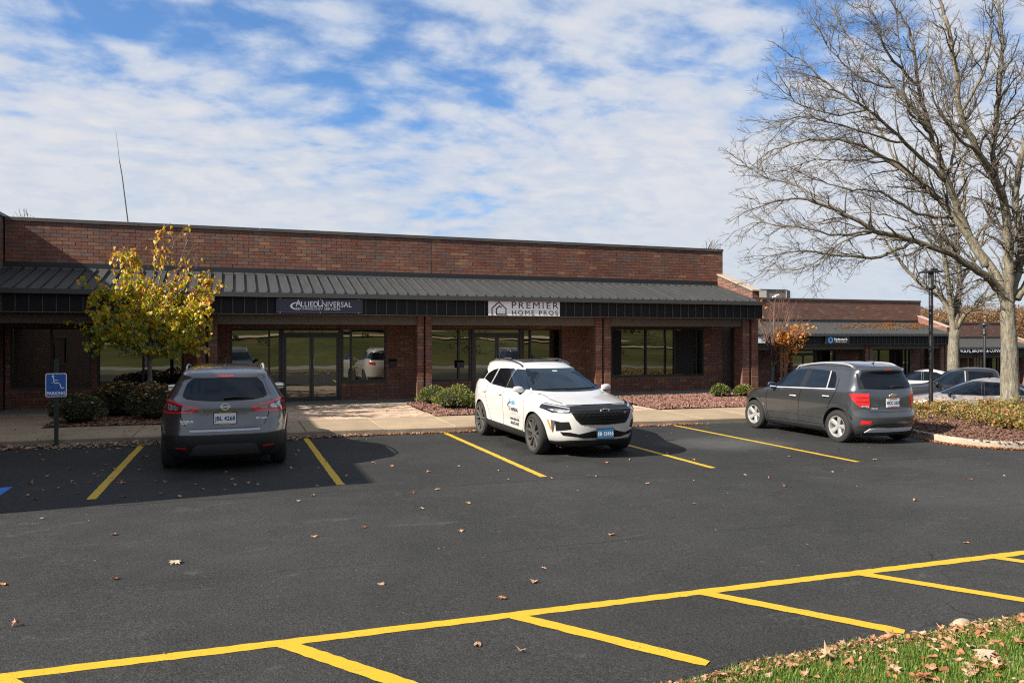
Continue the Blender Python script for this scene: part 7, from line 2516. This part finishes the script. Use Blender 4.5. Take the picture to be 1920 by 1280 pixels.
# --- mailboxes by the doors, notices on a door
def mailbox(x, y, z, lab):
    T = thing('mailbox', lab, 'mailbox', (x, y, z), 0, 'black wall mailboxes')
    mb = MB(); mb.box(-.105, .105, -.10, -.002, 0, .19); mb.build('box', lamp_m, T)
    mb = MB(); mb.prism([(-.125, .17), (-.004, .225), (-.004, .235), (-.13, .18)], 'x', -.112, .112); mb.build('lid', lamp_m, T)
mailbox(4.36, YW - .012, .99, 'black wall mailbox on the brick beside the left glass entrance')
mailbox(6.42, YW - .012, .93, 'black wall mailbox fixed to the window post beside the middle entrance')
T = thing('notice', 'white paper notice taped inside the glass of the middle entrance door', 'notice', (0, 0, 0))
mb = MB(); mb.box(7.86, 8.10, YW + .0125, YW + .0145, .93, 1.23); mb.build('paper', sgn_w, T)
pk = M('print_faint', (.30, .31, .34), .6)
for k in range(7):
    mb = MB(); mb.box(7.89, 8.07 - (.05 if k % 3 == 2 else 0), YW + .0115, YW + .0124, 1.19 - .035 * k, 1.20 - .035 * k); mb.build('text_line', pk, T)
T = thing('notice', 'narrow sticker on the other leaf of the middle entrance door', 'notice', (0, 0, 0))
mb = MB(); mb.box(7.40, 7.55, YW + .0125, YW + .0145, .86, .97); mb.build('paper', M('sticker_grey', (.35, .36, .38), .5), T)

# --- drapes inside the right window
dr = M('drape', (.015, .014, .014), .9)
for x0, x1, lab in ((11.62, 11.95, 'dark drape drawn to the left side of the right-hand window'), (14.02, 14.72, 'dark drape hanging in the right-hand window')):
    T = thing('drape', lab, 'curtain', (0, 0, 0))
    mb = MB(); n = 14; vs = []
    for i in range(n + 1):
        x = x0 + (x1 - x0) * i / n; y = YW + .020 + .009 * math.sin(i * 1.9); vs += [(x, y, .62), (x, y, 2.09)]
    mb.add(vs, [(2 * i, 2 * i + 2, 2 * i + 3, 2 * i + 1) for i in range(n)]); mb.build('cloth', dr, T, 60)

# --- aerial mast on the main roof, air handler on the second
T = thing('antenna', 'thin leaning whip antenna rising above the parapet at the left', 'antenna', (0, 0, 0))
a, b, c, d_ = at_depth(241, 425, 23.6), at_depth(229, 330, 23.6), at_depth(224, 302, 23.6), at_depth(217, 244, 23.6)
mb = MB(); mb.tube([a, b, c], [.019, .016, .014], 8); mb.build('mast', M('mast_grey', (.07, .07, .072), .5, .5), T, 40)
mb = MB(); mb.tube([c, c + (d_ - c) * .45, d_], [.010, .008, .004], 6); mb.build('whip', M('whip_grey', (.16, .16, .165), .5, .3), T, 40)
p = at_depth(1449, 558, 43)
T = thing('rooftop_unit', 'pale metal air handling unit on the roof of the second building', 'air conditioner', (p.x, p.y, 0))
mb = MB(); mb.box(-.98, .9, 0, 1.2, p.z - .5, p.z + .42); mb.build('casing', M('hvac_grey', (.16, .16, .155), .6, var=.2), T)
mb = MB(); mb.box(-.98, -.45, -.03, -.002, p.z - .1, p.z + .42); mb.build('panel', M('hvac_white', (.55, .53, .47), .6), T)
mb = MB(); mb.box(-1.0, 1.0, -.04, 1.24, p.z + .421, p.z + .47); mb.build('lid', M('hvac_lid', (.06, .06, .06), .6), T)
mb = MB(); mb.tube([(.1, -.02, p.z - .2), (.1, -.12, p.z + .1), (.3, -.12, p.z + .15)], .07, 8); mb.tube([(-.1, -.10, p.z + .02), (.45, -.10, p.z + .02)], .06, 8); mb.build('pipework', M('hvac_white', ()), T, 40)
mb = MB(); mb.box(.93, 1.16, -.05, -.02, p.z - .5, p.z + .42); mb.build('frame', M('hvac_lid', ()), T)
